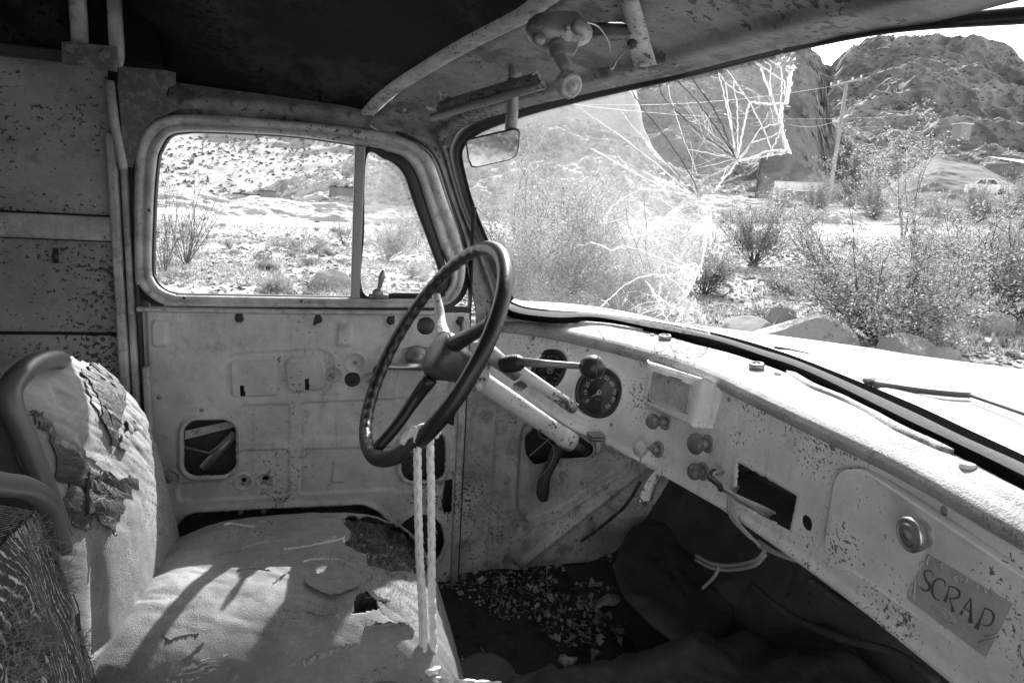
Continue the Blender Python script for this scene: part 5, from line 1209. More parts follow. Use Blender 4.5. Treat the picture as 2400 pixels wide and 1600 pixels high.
# back end and passenger side of the van body
def slab(name, c, d, m): return bevel(B().box(c, d).build(name, m, truck, False), .004)
slab('rear_wall', (-2.47, .7, -.15), (.02, 1.8, 1.7), M['wall'])
slab('passenger_side', (-1.42, -.17, -.15), (2.1, .02, 1.6), M['wall'])
slab('passenger_footwell', (.93, -.17, -.62), (.5, .02, .66), M['pillar'])
slab('rocker', (.1, -.22, FZ-.08), (1.3, .1, .12), M['pillar'])

# ---------------- seats
def shell(name, f, nu, nv, m, parent, lab=None, wrap=True, th=.0):
    Uq, Vq = np.meshgrid(np.linspace(0, 1, nu), np.linspace(0, 1, nv), indexing='ij'); P = f(Uq, Vq)
    o = mk(name, P.reshape(-1, 3), gridfaces(nu, nv), m, parent, True, lab)
    if th: solid(o, th, -1)
    return o
seat = bpy.data.objects.new('driver_seat', None); COL.objects.link(seat); seat.parent = truck; seat.matrix_parent_inverse = Matrix.Translation(-Vector(truck['_l'])); seat['_l'] = (0, 0, 0); seat['label'] = 'torn vinyl driver seat facing the steering wheel'
# cushion
x0, x1, y0, y1 = -.36, .235, .885, 1.50
def cush(Uq, Vq):
    x = x0+(x1-x0)*Uq; y = y0+(y1-y0)*Vq
    ex = np.clip(np.abs(Uq-.5)*2, 0, 1); ey = np.clip(np.abs(Vq-.5)*2, 0, 1)
    z = -.80+.190*(1-ex**5)**.5*(1-ey**4)**.5
    z = z-.02*np.clip((x+.1)/.33, 0, 1)**2
    N_ = np.stack([x*9, y*9, 0*x], -1); z = z+.010*fbm(N_, 4)*(1-ex**4)*(1-ey**4)
    z = z+.004*fbm(np.stack([x*60+3*y*30, y*22, 0*x], -1), 3)*np.clip((x-.0)/.15, 0, 1)+.0035*fbm(np.stack([x*16+y*34, y*9-x*7, 0*x+6], -1), 3, True)*(1-ex**4)*(1-ey**4)
    z = z-.070*np.clip((y-1.24)/.25, 0, 1)**1.6-.04*np.clip((-.10-x)/.22, 0, 1)**1.5*np.clip((y-1.15)/.2, 0, 1)
    # hollow where the stuffing is gone
    d = np.hypot((x-.13)/.085, (y-1.24)/.14)+.28*fbm(np.stack([x*28, y*28, 0*x], -1), 3); z = z-.035*smoothstep((1.0-d)/.3)
    return np.stack([x, y, z], -1)
CS = Surf(lambda u, v: cush((u-x0)/(x1-x0), (v-y0)/(y1-y0)), x0, x1, y0, y1, 60, 60, tab=260)
Uq, Vq = np.meshgrid(np.linspace(0, 1, 200), np.linspace(0, 1, 200), indexing='ij'); P = cush(Uq, Vq); x, y = P[..., 0], P[..., 1]
dd = np.hypot((x-.13)/.085, (y-1.24)/.14)+.28*fbm(np.stack([x*28, y*28, 0*x], -1), 3)
near_hole = np.hypot((x-.075)/.03, (y-1.0)/.028)+.5*fbm(np.stack([x*40, y*40, 0*x+3], -1), 3)
openm = (dd < .98) | (near_hole < .8)
F = np.array(gridfaces(200, 200)); Kf = openm.ravel()[F].all(1)
me_keep = F[~Kf]
o = mk('seat_cushion', P.reshape(-1, 3), me_keep, M['vinyl'], seat, True, 'cracked grey vinyl cushion with a ragged hole at its front corner'); solid(o, .003, -1)
P2_ = P.copy(); P2_[..., 2] -= .012+.01*fbm(P*50, 3); P2_[..., 2] -= .05*(near_hole < 1.1)
F2 = F[(dd.ravel()[F].min(1) < 1.15) | (near_hole.ravel()[F].min(1) < 1.3)]
mk('cushion_stuffing', P2_.reshape(-1, 3), F2, M['stuffing'], seat)
# cushion sides
per = np.vstack([P[:, 0], P[-1, :], P[::-1, -1], P[0, ::-1]])
rows = [per, per+[0, 0, -.04], per*[.995, .999, 1]+[0, 0, -.13]]; rows[1] = rows[1]+(per-per.mean(0))*[.03, .03, 0]; rows[2] = rows[2]+(per-per.mean(0))*[.02, .02, 0]
loft('cushion_side', rows, M['vinyl'], seat, 400, sub=3, resmp=False)
wl = P[:, 3]; B().tube(resample(P[3:-3, 8]+[0, -.002, .002], 60), .005, 6).build('cushion_piping', M['tube'], seat)
# bare pale patches and torn edges
rs = np.random.RandomState(21)
def ragged(name, S, px, off, m, parent, amp=.006, lab=None, seed=0, th=.0015):
    U_ = S.poly(px, off); Q = bypar(U_, max(60, len(px)*14)); b_ = (0., 1., -.3 if S is globals().get('PS') else 0., 1.) if S is not CS else S.b; r_ = np.random.RandomState(seed); Q = Q+amp*np.stack([fbm(np.stack([np.arange(len(Q))*.4, np.full(len(Q), seed+.5), 0*Q[:, 0]], -1), 3), fbm(np.stack([np.arange(len(Q))*.4, np.full(len(Q), seed+9.5), 0*Q[:, 0]], -1), 3)], -1)
    Q = np.stack([np.clip(Q[:, 0], b_[0]+.004, b_[1]-.004), np.clip(Q[:, 1], b_[2]+.004, b_[3]-.004)], 1); Q = Q+1e-5*r_.randn(*Q.shape)
    X_, Y_ = prj(S.at(Q[:, 0], Q[:, 1], off)); c_ = np.array(px, float); lo_, hi_ = c_.min(0)-30, c_.max(0)+30; okk = (X_ > lo_[0]) & (X_ < hi_[0]) & (Y_ > lo_[1]) & (Y_ < hi_[1])
    if okk.sum() > 20: Q = Q[okk]
    return plate(name, S, None, off-th, off, m, parent, uv=Q, bev=0, label=lab, dens=44)
ragged('bare_patch', CS, PX(z5, (120, 1300), (250, 1215), (505, 1130), (512, 1150), (470, 1215), (440, 1240), (300, 1290), (180, 1330)), .003, M['paper'], seat, .006, 'bare pale backing where the vinyl has peeled', 3)
ragged('torn_flap', CS, PX(z5, (1075, 590), (1200, 560), (1330, 575), (1445, 620), (1390, 670), (1290, 715), (1180, 690), (1090, 640)), .008, M['vinyl'], seat, .006, None, 5)
ragged('torn_flap', CS, PX(z5, (1500, 870), (1620, 790), (1720, 790), (1800, 860), (1780, 900), (1660, 905), (1540, 890)), .010, M['vinyl'], seat, .006, None, 8)
def torn_edge(S, px, off, m, parent, w=.006, seed=1, name='torn_edge', lift=.004):
    P = resample(np.array(px, float), len(px)*10); U_ = np.array([S.inv(x, y, off) for x, y in P])
    u0_, u1_, v0_, v1_ = S.b; Q0 = S.at(U_[:, 0], U_[:, 1], off); X_, Y_ = prj(Q0)
    ok = (U_[:, 0] > u0_+.004) & (U_[:, 0] < u1_-.004) & (U_[:, 1] > v0_+.004) & (U_[:, 1] < v1_-.004) & (np.hypot(X_-P[:, 0], Y_-P[:, 1]) < 8)
    if ok.sum() < 4: return
    U_ = U_[ok]; P = P[ok]; jump = np.linalg.norm(np.diff(U_, axis=0), axis=1); lim = max(.03, np.median(jump)*5)
    if (jump > lim).any(): k0 = int(np.argmax(jump > lim))+1; U_ = U_[:k0]; P = P[:k0]
    if len(P) < 4: return
    r_ = np.random.RandomState(seed)
    T_ = np.gradient(U_, axis=0); T_ /= np.linalg.norm(T_, axis=1)[:, None]+1e-9; Nn = np.stack([-T_[:, 1], T_[:, 0]], 1)
    ww = w*(.35+.5*np.abs(fbm(np.stack([np.arange(len(P))*.33, 0*P[:, 0]+seed, 0*P[:, 0]], -1), 3))+.25*r_.rand(len(P)))[:, None]; A_ = U_; B_ = U_+Nn*ww
    a3 = np.array([S.at(u, v, off*.3) for u, v in A_]); b3 = np.array([S.at(u, v, off+lift*(.5+.5*r_.rand())) for u, v in B_])
    k = len(P); mk(name, np.vstack([a3, b3]), [(i, i+1, k+i+1, k+i) for i in range(k-1)], m, parent, False)
for s_, line in enumerate([[(640, 405), (750, 370), (860, 355), (980, 340)], [(930, 408), (1080, 390), (1250, 355), (1380, 325), (1470, 300), (1560, 265), (1680, 255)], [(1310, 190), (1350, 160), (1440, 180), (1490, 125)], [(1310, 190), (1370, 250), (1400, 270)],
                           [(860, 650), (920, 600), (985, 560)], [(860, 505), (900, 490), (945, 490)], [(1290, 712), (1340, 690), (1440, 625)], [(1055, 500), (1130, 480), (1300, 480), (1400, 530), (1440, 600)], [(1440, 590), (1500, 680), (1560, 740), (1640, 770), (1760, 830), (1800, 870)], [(1480, 950), (1600, 940), (1700, 920), (1790, 880)], [(520, 240), (560, 228), (620, 240), (720, 255)], [(790, 230), (820, 218), (850, 228)]]):
    torn_edge(CS, PX(z5, *line), .003, M['paper'] if s_ in (10, 1, 7, 8) else M['fluff'], seat, .005, s_)
for s_, line in enumerate([[(80, 1000), (140, 1040), (230, 1010), (340, 1000)], [(100, 1290), (220, 1200), (380, 1060)], [(600, 560), (700, 545), (830, 560)], [(1080, 840), (1170, 870), (1290, 860)], [(430, 460), (560, 430), (700, 420), (860, 400)]]):
    torn_edge(CS, PX(z5, *line), .002, M['vinyl'], seat, .004, 120+s_)
torn_edge(CS, PX(z5, (1060, 1235), (1150, 1190), (1300, 1130), (1440, 1095)), .004, M['fluff'], seat, .012, 77)
# horse hair and rubbish in the hole
def hairs(name, cfun, n, L_, r, m, parent, seed=0, curl=1.):
    r_ = np.random.RandomState(seed); V = []; F = []
    for i in range(n):
        c, nrm_ = cfun(r_); d = _n(r_.randn(3)+nrm_*(.6 if parent is seat else .05)); p = np.array(c); k = 5; pts = [p]
        for s in range(k): d = _n(d+r_.randn(3)*.45*curl); p = p+d*L_/k*(.6+r_.rand()*.8); pts.append(p)
        sdv = _n(np.cross(d, r_.randn(3)))*r; o_ = len(V)
        for q in pts: V += [q-sdv, q+sdv]
        F += [(o_+2*j, o_+2*j+1, o_+2*j+3, o_+2*j+2) for j in range(k)]
    o = mk(name, V, F, m, parent, False); o['kind'] = 'stuff'; return o
def cs_pick(px0, spread):
    K = [CS.inv(x, y) for x, y in px0]; sp_ = spread*.0009
    def f(r_):
        u, v = K[r_.randint(len(K))]; u += r_.randn()*sp_; v += r_.randn()*sp_*1.6; return CS.at(u, v, -.008), np.array([0, 0, 1.])
    return f
hp_ = PX(z5, (1450, 350), (1550, 330), (1650, 350), (1400, 430), (1500, 430), (1600, 430), (1700, 450), (1450, 520), (1560, 540), (1650, 570), (1720, 600), (1540, 650), (1640, 690), (1700, 650), (1760, 500), (1780, 600), (1800, 700), (1330, 500), (1250, 510))
hairs('seat_hair', cs_pick(hp_, 14), 1500, .028, .0003, M['fibre'], seat, 3)
CS_K = [np.array(CS.inv(*q)) for q in hp_]; b = B(); r_ = np.random.RandomState(4)
for i in range(260):
    u, v = CS_K[r_.randint(len(CS_K))]+r_.randn(2)*.012; c = CS.at(u, v, -.002-.01*r_.rand()); s = .003+.005*r_.rand(); b.box(c, (s, s*(.5+r_.rand()), s*.6), np.linalg.qr(r_.randn(3, 3))[0])
o = b.build('seat_crumbs', M['flake'], seat, False); o['kind'] = 'stuff'

# backrest
def back_f(Uq, Vq):                   # U along y (near to far), V from the bottom up
    y = .955+.515*Uq; ey = np.abs(Uq-.5)*2
    ztop = -.262-.30*np.clip(Uq-.35, 0, 1)**1.5-.03*np.clip(.12-Uq, 0, 1)/.12+.012*fbm(np.stack([Uq*26, 0*Uq, 0*Uq+4.2], -1), 3)*np.clip((Uq-.3)*5, 0, 1)*(Vq > .93)
    z = -.80+(ztop+.80)*Vq
    x = -.30-.088*Vq**1.2
    x = x+(.055*(1-ey**2.6))*(1-np.clip((Vq-.80)/.22, 0, 1)**2.)+.012*np.sin(Vq*3.1)
    x = x+.006*fbm(np.stack([y*12, z*5, 0*y], -1), 4)+.0045*fbm(np.stack([y*44+z*52, z*9-y*6, 0*y], -1), 3, True)*smoothstep((Vq-.45)/.3)-.014*np.exp(-((y-1.06-.22*(z+.26))/.012)**2)*(Vq > .3)*(1-Vq)
    return np.stack([x, y, z], -1)
BS = Surf(lambda u, v: back_f(u, v), 0, 1, 0, 1, 60, 60, tab=260)
shell('backrest_cover', lambda a, c: back_f(a, c), 160, 180, M['vinyl'], seat, 'sun-struck wrinkled vinyl backrest, split down its near side', th=.004)
# back side of backrest
rows = [back_f(np.linspace(0, 1, 40), np.full(40, v))+[-.07, 0, 0] for v in np.linspace(0, 1, 10)]
loft('backrest_back', rows, M['vinyl_dark'], seat, 40, resmp=False)
topl = back_f(np.linspace(0, 1, 60), np.ones(60)); loft('backrest_top', [topl, topl+[-.03, 0, .012], topl+[-.07, 0, 0]], M['vinyl'], seat, 60, sub=3, resmp=False, bumpy=.003, bscale=40)
nearE = back_f(np.zeros(60), np.linspace(0, 1, 60)); loft('backrest_side', [nearE, nearE+[-.03, -.012, 0], nearE+[-.07, 0, 0]], M['vinyl_dark'], seat, 60, sub=2, resmp=False)
# fat piping (tube) round the backrest
z2b = lambda x, y: (x/1.96, 800+y/1.96)
tb = [(onY(*z2b(285, 900), .93)), onY(*z2b(240, 760), .93), onY(*z2b(175, 590), .93), onY(*z2b(105, 420), .93), onY(*z2b(52, 300), .93), onY(*z2b(48, 215), .94), onY(*z2b(95, 150), .965), onY(*z2b(165, 100), 1.02), onY(*z2b(245, 80), 1.09), onY(*z2b(305, 95), 1.16)]
P = resample(tb, 60); B().tube(P, np.interp(np.linspace(0, 1, 60), [0, .5, .9, 1], [.0125, .014, .014, .008]), 18).build('backrest_roll', M['tube'], seat, True, 'smooth padded roll along the near edge of the backrest')
# splits in the cover
zs = lambda x, y: z2b(x, y)
for s_, (poly_, m_, off) in enumerate([([(150, 320), (200, 340), (240, 370), (215, 395), (180, 380)], 'vinyl_dark', .007), ([(210, 400), (255, 440), (330, 500), (400, 570), (440, 640), (430, 760), (415, 850), (350, 850), (300, 760), (270, 640), (250, 540), (215, 450)], 'vinyl_dark', .006),
                                      ([(395, 120), (500, 130), (570, 185), (560, 300), (545, 400), (530, 485), (490, 400), (470, 350), (475, 300), (440, 230), (410, 170)], 'vinyl_dark', .009)]):
    ragged('open_split', BS, PX(zs, *poly_), off, M[m_], seat, .012, None, 30+s_)
for s_, line in enumerate([[(255, 440), (262, 520), (258, 580), (285, 680), (310, 760), (340, 840)], [(290, 490), (320, 570), (335, 650), (370, 740), (410, 850)], [(330, 510), (370, 580), (395, 640), (410, 690)], [(205, 395), (260, 440), (330, 490), (400, 545), (460, 605)],
                           [(345, 100), (400, 105), (490, 125), (550, 165), (570, 185)], [(570, 185), (560, 280), (590, 340), (620, 400)], [(400, 180), (440, 260), (490, 310)], [(545, 480), (580, 430), (620, 400), (665, 430)], [(420, 130), (470, 170), (520, 210), (500, 150)]]):
    torn_edge(BS, PX(zs, *line), .004, M['fluff'] if s_ > 3 else M['vinyl'], seat, .018, 40+s_)
ragged('torn_flap', BS, PX(zs, (460, 620), (520, 592), (575, 650), (582, 700), (560, 790), (530, 880), (515, 830), (500, 760)), .012, M['vinyl_dark'], seat, .015, None, 90)
ragged('torn_flap', BS, PX(zs, (545, 480), (580, 425), (605, 420), (620, 440), (600, 480)), .010, M['vinyl'], seat, .012, None, 91)
ragged('torn_flap', BS, PX(zs, (400, 200), (440, 230), (490, 300), (475, 350), (440, 290)), .007, M['vinyl'], seat, .02, None, 92)
# side rail of seat by the pillar
vstrip('seat_rail', onY(293, 0, 1.5)[0], onY(310, 0, 1.5)[0], 1.5, -.36, -.50, M['pillar'], seat, .02, .003)

# passenger seat, bottom left corner
ps = bpy.data.objects.new('passenger_seat', None); COL.objects.link(ps); ps.parent = truck; ps.matrix_parent_inverse = Matrix.Translation(-Vector(truck['_l'])); ps['_l'] = (0, 0, 0); ps['label'] = 'ripped passenger seat back of dark corded cloth with hair stuffing, nearest the camera'
edge = [(-60, 1120), (0, 1150), (60, 1155), (110, 1185), (135, 1230), (200, 1240), (240, 1270), (262, 1320), (290, 1390), (320, 1480), (338, 1560), (352, 1640), (356, 1720)]
E3 = [onY(x, y, .60) for x, y in edge]; E3 = resample(E3, 80)
rows = []
for t in np.linspace(0, 1, 30):
    q = E3.copy(); q[:, 1] -= .55*t; q[:, 0] += .05*math.sin(min(1, t*3)*math.pi/2)+.02*t
    q[:, 2] += -.02*(1-min(1, t*4))
    q = q+.012*fbm(q*9, 4)[:, None]*np.array([1, .3, .6]); rows.append(q)
# front surface faces +X: from the top edge downwards
def pback(Uq, Vq):       # U: 0 near .. 1 far, V: 0 bottom .. 1 top
    y = .12+.66*Uq; ztop = -.300-.06*np.clip(Uq-.5, 0, 1)**1.5*2; z = -.78+(ztop+.78)*Vq
    x = -.215-.075*Vq+.040*(1-np.abs(Uq-.5)**2.4*5)*(1-np.clip((Vq-.8)/.25, 0, 1)**2)
    x = x+.010*fbm(np.stack([y*14, z*10, 0*y+5], -1), 4)
    return np.stack([x, y, z], -1)
PS = Surf(lambda u, v: pback(u, v), -.1, 1.15, -.4, 1.1, 70, 70, tab=200)
shell('seat_cover', lambda a, c: pback(a, c*1.3-.3), 120, 160, M['burlap'], ps, 'dark corded cloth worn to pale threads', th=.004)
rows = [pback(np.linspace(0, 1, 40), np.full(40, v))+[-.08, 0, 0] for v in np.linspace(-.3, 1, 10)]; loft('seat_back', rows, M['vinyl_dark'], ps, 40, resmp=False)
fe = pback(np.ones(60), np.linspace(-.3, 1, 60)); loft('seat_side', [fe, fe+[-.04, .014, 0], fe+[-.08, 0, 0]], M['vinyl_dark'], ps, 60, resmp=False)
te = pback(np.linspace(0, 1, 60), np.ones(60)); loft('seat_top', [te, te+[-.04, 0, .012], te+[-.08, 0, 0]], M['burlap'], ps, 60, resmp=False)
P = resample([onY(-60, 1122, .60), onY(0, 1135, .66), onY(60, 1143, .72), onY(105, 1172, .76), onY(130, 1220, .78), onY(155, 1290, .79)], 40); B().tube(P, np.interp(np.linspace(0, 1, 40), [0, .7, 1], [.011, .011, .007]), 16).build('seat_roll', M['tube'], ps)
def ps_pick(pts, spread, off=.002):
    K = [PS.inv(x, y) for x, y in pts]
    def f(r_):
        u, v = K[r_.randint(len(K))]; u += r_.randn()*spread*.0012; v += r_.randn()*spread*.0009; p = PS.at(np.clip(u, 0, 1), np.clip(v, -.3, 1), off); return p, PS.nrm(np.clip(u, 0, 1), np.clip(v, -.3, 1))
    return f
hairs('seat_hair', ps_pick([(60, 1245), (90, 1262), (120, 1250), (150, 1245), (180, 1250), (210, 1262), (230, 1280), (50, 1290), (240, 1300)], 10), 1000, .022, .0003, M['fibre'], ps, 8)
hairs('seat_hair', ps_pick([(10, 1490), (25, 1530), (40, 1560), (15, 1570), (60, 1590), (0, 1460)], 16), 700, .028, .0003, M['fibre'], ps, 9)
hairs('seat_hair', ps_pick([(290, 1540), (300, 1570), (285, 1590), (310, 1590)], 10), 220, .022, .0003, M['fibre'], ps, 10)
ragged('bare_padding', PS, [(22, 1250), (40, 1215), (60, 1190), (85, 1180), (105, 1200), (118, 1235), (90, 1265), (50, 1290)], .004, M['fluff'], ps, .012, None, 60)
ragged('bare_padding', PS, [(270, 1600), (275, 1560), (290, 1530), (315, 1525), (318, 1570), (320, 1620)], .004, M['fluff'], ps, .012, None, 61)
ragged('open_split', PS, [(-20, 1450), (30, 1455), (60, 1480), (90, 1520), (80, 1570), (60, 1610), (-20, 1620)], .003, M['stuffing'], ps, .015, None, 62)
ragged('torn_flap', PS, [(30, 1460), (90, 1460), (150, 1490), (130, 1520), (90, 1535), (60, 1500)], .010, M['vinyl_dark'], ps, .02, None, 63)
ragged('torn_flap', PS, [(268, 1365), (300, 1420), (325, 1480), (335, 1540), (300, 1500), (275, 1420)], .008, M['vinyl_dark'], ps, .02, None, 64)

# ---------------- things on the header: mirror, visor tubes, wiper motor
mi = bpy.data.objects.new('rear_view_mirror', None); COL.objects.link(mi); mi.parent = truck; mi.matrix_parent_inverse = Matrix.Translation(-Vector(truck['_l'])); mi['_l'] = (0, 0, 0); mi['label'] = 'rear-view mirror hanging from a metal stem'
z3t = lambda x, y: (800+x/2.94, y/2.94)
rp = PX(z3t, (855, 975), (870, 962), (1195, 886), (1225, 892), (1232, 920), (1222, 1030), (1205, 1080), (1160, 1105), (930, 1157), (895, 1152), (872, 1100))
MS_ = Surf(lambda u, v: np.stack([.27+.0*u+u, 1.19-.15*u-.20*v, v+0*u], -1), -.2, .25, -.1, .3)
plate('mirror_back', MS_, rp, -.012, .0, M['rubber'], mi, 0, .002)
cpx = np.array(rp).mean(0); rp2 = [(cpx[0]+(x-cpx[0])*.95, cpx[1]+(y-cpx[1])*.93) for x, y in rp]
g_ = plate('mirror_glass', MS_, rp2, .0005, .0015, M['mirror'], mi, 0, 0)
b = B(); b.tube([MS_.pt(*z3t(1165, 895), -.01), onY(*z3t(1178, 780), 1.18), onY(*z3t(1182, 660), 1.17), onY(*z3t(1178, 540), 1.16)], [.010, .0105, .010, .008], 10); b.tube(resample([onY(*z3t(1178, 545), 1.16), onY(*z3t(1170, 470), 1.165), onY(*z3t(1165, 400), 1.17)], 8), [.006]*4+[.005]*3+[.003], 8); b.build('mirror_stem', M['metal'], mi)
b = B(); b.add([onY(*z3t(1115, 540), 1.165), onY(*z3t(1150, 520), 1.165), onY(*z3t(1240, 502), 1.165), onY(*z3t(1242, 528), 1.165), onY(*z3t(1195, 548), 1.165), onY(*z3t(1125, 570), 1.165)], [(0, 1, 2, 3, 4, 5)]); o = b.build('stem_clip', M['frame'], mi, False); solid(o, .003)
vz = bpy.data.objects.new('visor_bracket', None); COL.objects.link(vz); vz.parent = truck; vz.matrix_parent_inverse = Matrix.Translation(-Vector(truck['_l'])); vz['_l'] = (0, 0, 0); vz['label'] = 'bare metal visor bar and tube above the mirror'
v0, v1 = onY(*z3t(625, 808), 1.27), onY(*z3t(1390, 588), 1.06)
b = B(); d_ = v1-v0; b.tube([v0, v0+d_*.5, v1], .0065, 12, cap=False); b.lathe(v1, _n(d_), [(-.02, .0065), (0, .0068), (0, .005), (-.03, .0045)], 12); b.build('visor_tube', M['metal'], vz)
A_ = [onY(*z3t(*q), yy) for q, yy in [((655, 715), 1.262), ((1000, 612), 1.165), ((1350, 508), 1.065)]]; C_ = [onY(*z3t(*q), yy) for q, yy in [((660, 770), 1.262), ((1000, 672), 1.165), ((1375, 565), 1.06)]]
A_ = np.array(A_); C_ = np.array(C_); o = loft('visor_bar', [A_+[0, .01, .002], A_, C_, C_+[0, .01, -.002]], M['rust'], vz, 20); solid(o, .0015); 
b = B(); b.add([onY(*z3t(1310, 515), 1.055), onY(*z3t(1350, 488), 1.055), onY(*z3t(1380, 548), 1.055), onY(*z3t(1368, 552), 1.055), onY(*z3t(1345, 508), 1.055), onY(*z3t(1318, 525), 1.055)], [(0, 1, 2, 3, 4, 5)]); o = b.build('visor_end', M['frame'], vz, False); solid(o, .004)
b = B(); b.add([onY(*z3t(580, 640), 1.29), onY(*z3t(640, 620), 1.285), onY(*z3t(690, 640), 1.275), onY(*z3t(700, 720), 1.265), onY(*z3t(650, 770), 1.265), onY(*z3t(600, 765), 1.28)], [(0, 1, 2, 3, 4, 5)]); o = b.build('visor_mount', M['frame'], vz, False); solid(o, .012); bevel(o, .003)
b = B()
for q in ((1300, 560), (1090, 630), (960, 650)): b.box(onY(*z3t(*q), 1.27-.21*(q[0]-625)/765-.008), (.016, .002, .003))
b.build('visor_slot', M['rubber'], vz, False)

wm = bpy.data.objects.new('wiper_motor', None); COL.objects.link(wm); wm.parent = truck; wm.matrix_parent_inverse = Matrix.Translation(-Vector(truck['_l'])); wm['_l'] = (0, 0, 0); wm['label'] = 'egg-shaped wiper motor with a threaded shaft and a crumbling knob'
ym = .90
e0, e1 = onY(*z3t(1272, 200), ym), onY(*z3t(1560, 232), ym); ad = _n(e1-e0); Lm = np.linalg.norm(e1-e0)
r0 = .034
B().lathe(e0, ad, [(0, .003), (.004, .012), (.012, .0185), (.026, .024), (.045, .026), (.062, .026), (.064, .0265), (.066, .026), (Lm, .022), (Lm+.01, .014)], 30).build('motor_body', M['metal'], wm)
e2 = onY(*z3t(1540, 230), ym-.012); e3 = onY(*z3t(1700, 228), ym-.012); a2_ = _n(e3-e2)
B().lathe(e2, a2_, [(-.004, .015), (.01, .0165), (np.linalg.norm(e3-e2)-.01, .016), (np.linalg.norm(e3-e2), .012), (np.linalg.norm(e3-e2)+.004, .006)], 8).build('motor_cover', M['frame'], wm, False)
B().tube([onY(*z3t(1690, 205), ym), onY(*z3t(1990, 198), ym+.01)], .0085, 12).build('motor_pipe', M['dark'], wm)
s0, s1, s2 = onY(*z3t(1475, 285), ym-.01), onY(*z3t(1505, 400), ym-.02), onY(*z3t(1555, 515), ym-.03)
pr = []; P = resample([s0, s1, s2], 44); rr_ = [(.0125 if i < 8 else .0105 if i < 20 else .0088-(i-20)*.0001)*(1+.07*(i % 2)) for i in range(44)]; rr_[-8:] = np.linspace(.007, .005, 8)
B().tube(P, rr_, 16).build('threaded_shaft', M['metal'], wm)
kc = onY(*z3t(1575, 590), ym-.035); r_ = np.random.RandomState(2)
kv = B(); kv.lathe(kc, _n(np.array([.25, -.9, -.45])), [(-.014, .008), (-.012, .0155), (-.005, .0175), (.001, .0150), (.004, .0158), (.006, .011), (.002, .008), (.008, .007), (.009, 0)], 26)
kv.V = [tuple(np.array(v)*(1+0*0)+.0022*fbm(np.array(v)*220, 2)*np.ones(3)) for v in kv.V]; kv.build('motor_knob', M['knobwhite'], wm, True, 'crumbling whitish control knob')
for q, r in (((1362, 272), .008), ((1640, 185), .010), ((1555, 190), .004), ((1360, 185), .002)):
    c = onY(*z3t(*q), ym-.034); B().lathe(c, (0, -1, -.1), [(-.004, r), (.003, r), (.005, r*.7), (.0055, 0)], 14).build('screw', M['metal'], wm)
B().tube(resample([onY(*z3t(1620, 165), ym-.03), onY(*z3t(1700, 158), ym-.03), onY(*z3t(1770, 185), ym-.02), onY(*z3t(1825, 260), ym-.01), onY(*z3t(1852, 340), ym), onY(*z3t(1860, 480), ym), onY(*z3t(1910, 400), ym), onY(*z3t(1990, 310), ym+.01)], 60), .0011, 6).build('motor_wire', M['chrome'], wm)
c = onY(*z3t(2000, 305), ym+.012); B().lathe(c, (0, -1, 0), [(0, .007), (.004, .006), (.005, 0)], 12).build('screw', M['dark'], wm)

# ---------------- rope tied from the wheel to the seat
rp_ = B()
def rope(path, r=.0062, tw=130.):
    P = resample(path, max(40, int(np.linalg.norm(np.diff(np.array(path), axis=0), axis=1).sum()/.0028)))
    T = np.gradient(P, axis=0); T /= np.linalg.norm(T, axis=1)[:, None]; a = np.cross(T[0], [0, 1., 0]) if abs(T[0][1]) < .9 else np.cross(T[0], [1., 0, 0]); a = _n(a)
    d = np.r_[0, np.cumsum(np.linalg.norm(np.diff(P, axis=0), axis=1))]; A_ = []
    for i in range(len(P)): a = a-T[i]*a.dot(T[i]); a /= np.linalg.norm(a); A_.append(a.copy())
    A_ = np.array(A_); Bv = np.cross(T, A_)
    for s in range(4):
        ang = d*tw*(1 if s % 2 else -1)+s*math.pi/2
        rp_.tube(P+(A_*np.cos(ang)[:, None]+Bv*np.sin(ang)[:, None])*r*.5, r*.62, 6)
topc = .215
def rimpt(px, py): t, r = wang(px, py); return wp(t, .215)
cL = rimpt(*z4(455, 1225)); cR = rimpt(*z4(545, 1235))
L0 = onY(*z4(455, 1200), 1.03); L1 = onY(*z5(1850, 0), 1.02); L2 = onY(*z5(1860, 400), .99); L3 = onY(*z5(1885, 900), .96); L4 = onY(*z5(1885, 1220), .94)
R0 = onY(*z4(545, 1225), 1.05); R1 = onY(*z5(1942, 0), 1.04); R2 = onY(*z5(1945, 500), 1.0); R3 = onY(*z5(1950, 900), .965); R4 = onY(*z5(1960, 1250), .945)
cm = rimpt(*z4(500, 1230)); 
rope([L4, L3, L2, L1, L0+[0, 0, .0], cL*0+rimpt(*z4(452, 1190))-ax*.018, rimpt(*z4(490, 1200))+ax*.0+[0, 0, .02], rimpt(*z4(540, 1215))+ax*.018+[0, 0, 0]])
rope([R4, R3, R2, R1, R0, rimpt(*z4(545, 1215))+ax*.014])
kn = onY(*z5(1885, 1255), .935); tt = np.linspace(0, 4.6*math.pi, 60)
rope([kn+np.array([.024*math.cos(t), .012*math.sin(t), .010*math.sin(1.5*t)]) for t in tt])
rope([kn+[.01, 0, -.005], onY(*z5(1960, 1300), .92), onY(*z5(2060, 1318), .90), onY(*z5(2250, 1330), .88), onY(*z5(2420, 1345), .86)], .0062)
rope([kn+[-.02, 0, 0], onY(*z5(1830, 1280), .93), onY(*z5(1860, 1330), .93)], .0062)
tag(rp_.build('rope', M['rope']), 'white braided rope tied from the steering wheel rim down to the seat', 'rope')
b = B(); r_ = np.random.RandomState(6)
for i in range(420):
    seg = [(L4, L3), (L3, L2), (L2, L1), (L1, L0), (R4, R3), (R3, R2), (R2, R1)][r_.randint(7)]; t = r_.rand(); c = seg[0]*(1-t)+seg[1]*t; d = _n(r_.randn(3)); c = c+d*.005; b.tube([c, c+d*.004+r_.randn(3)*.002], .00022, 3)
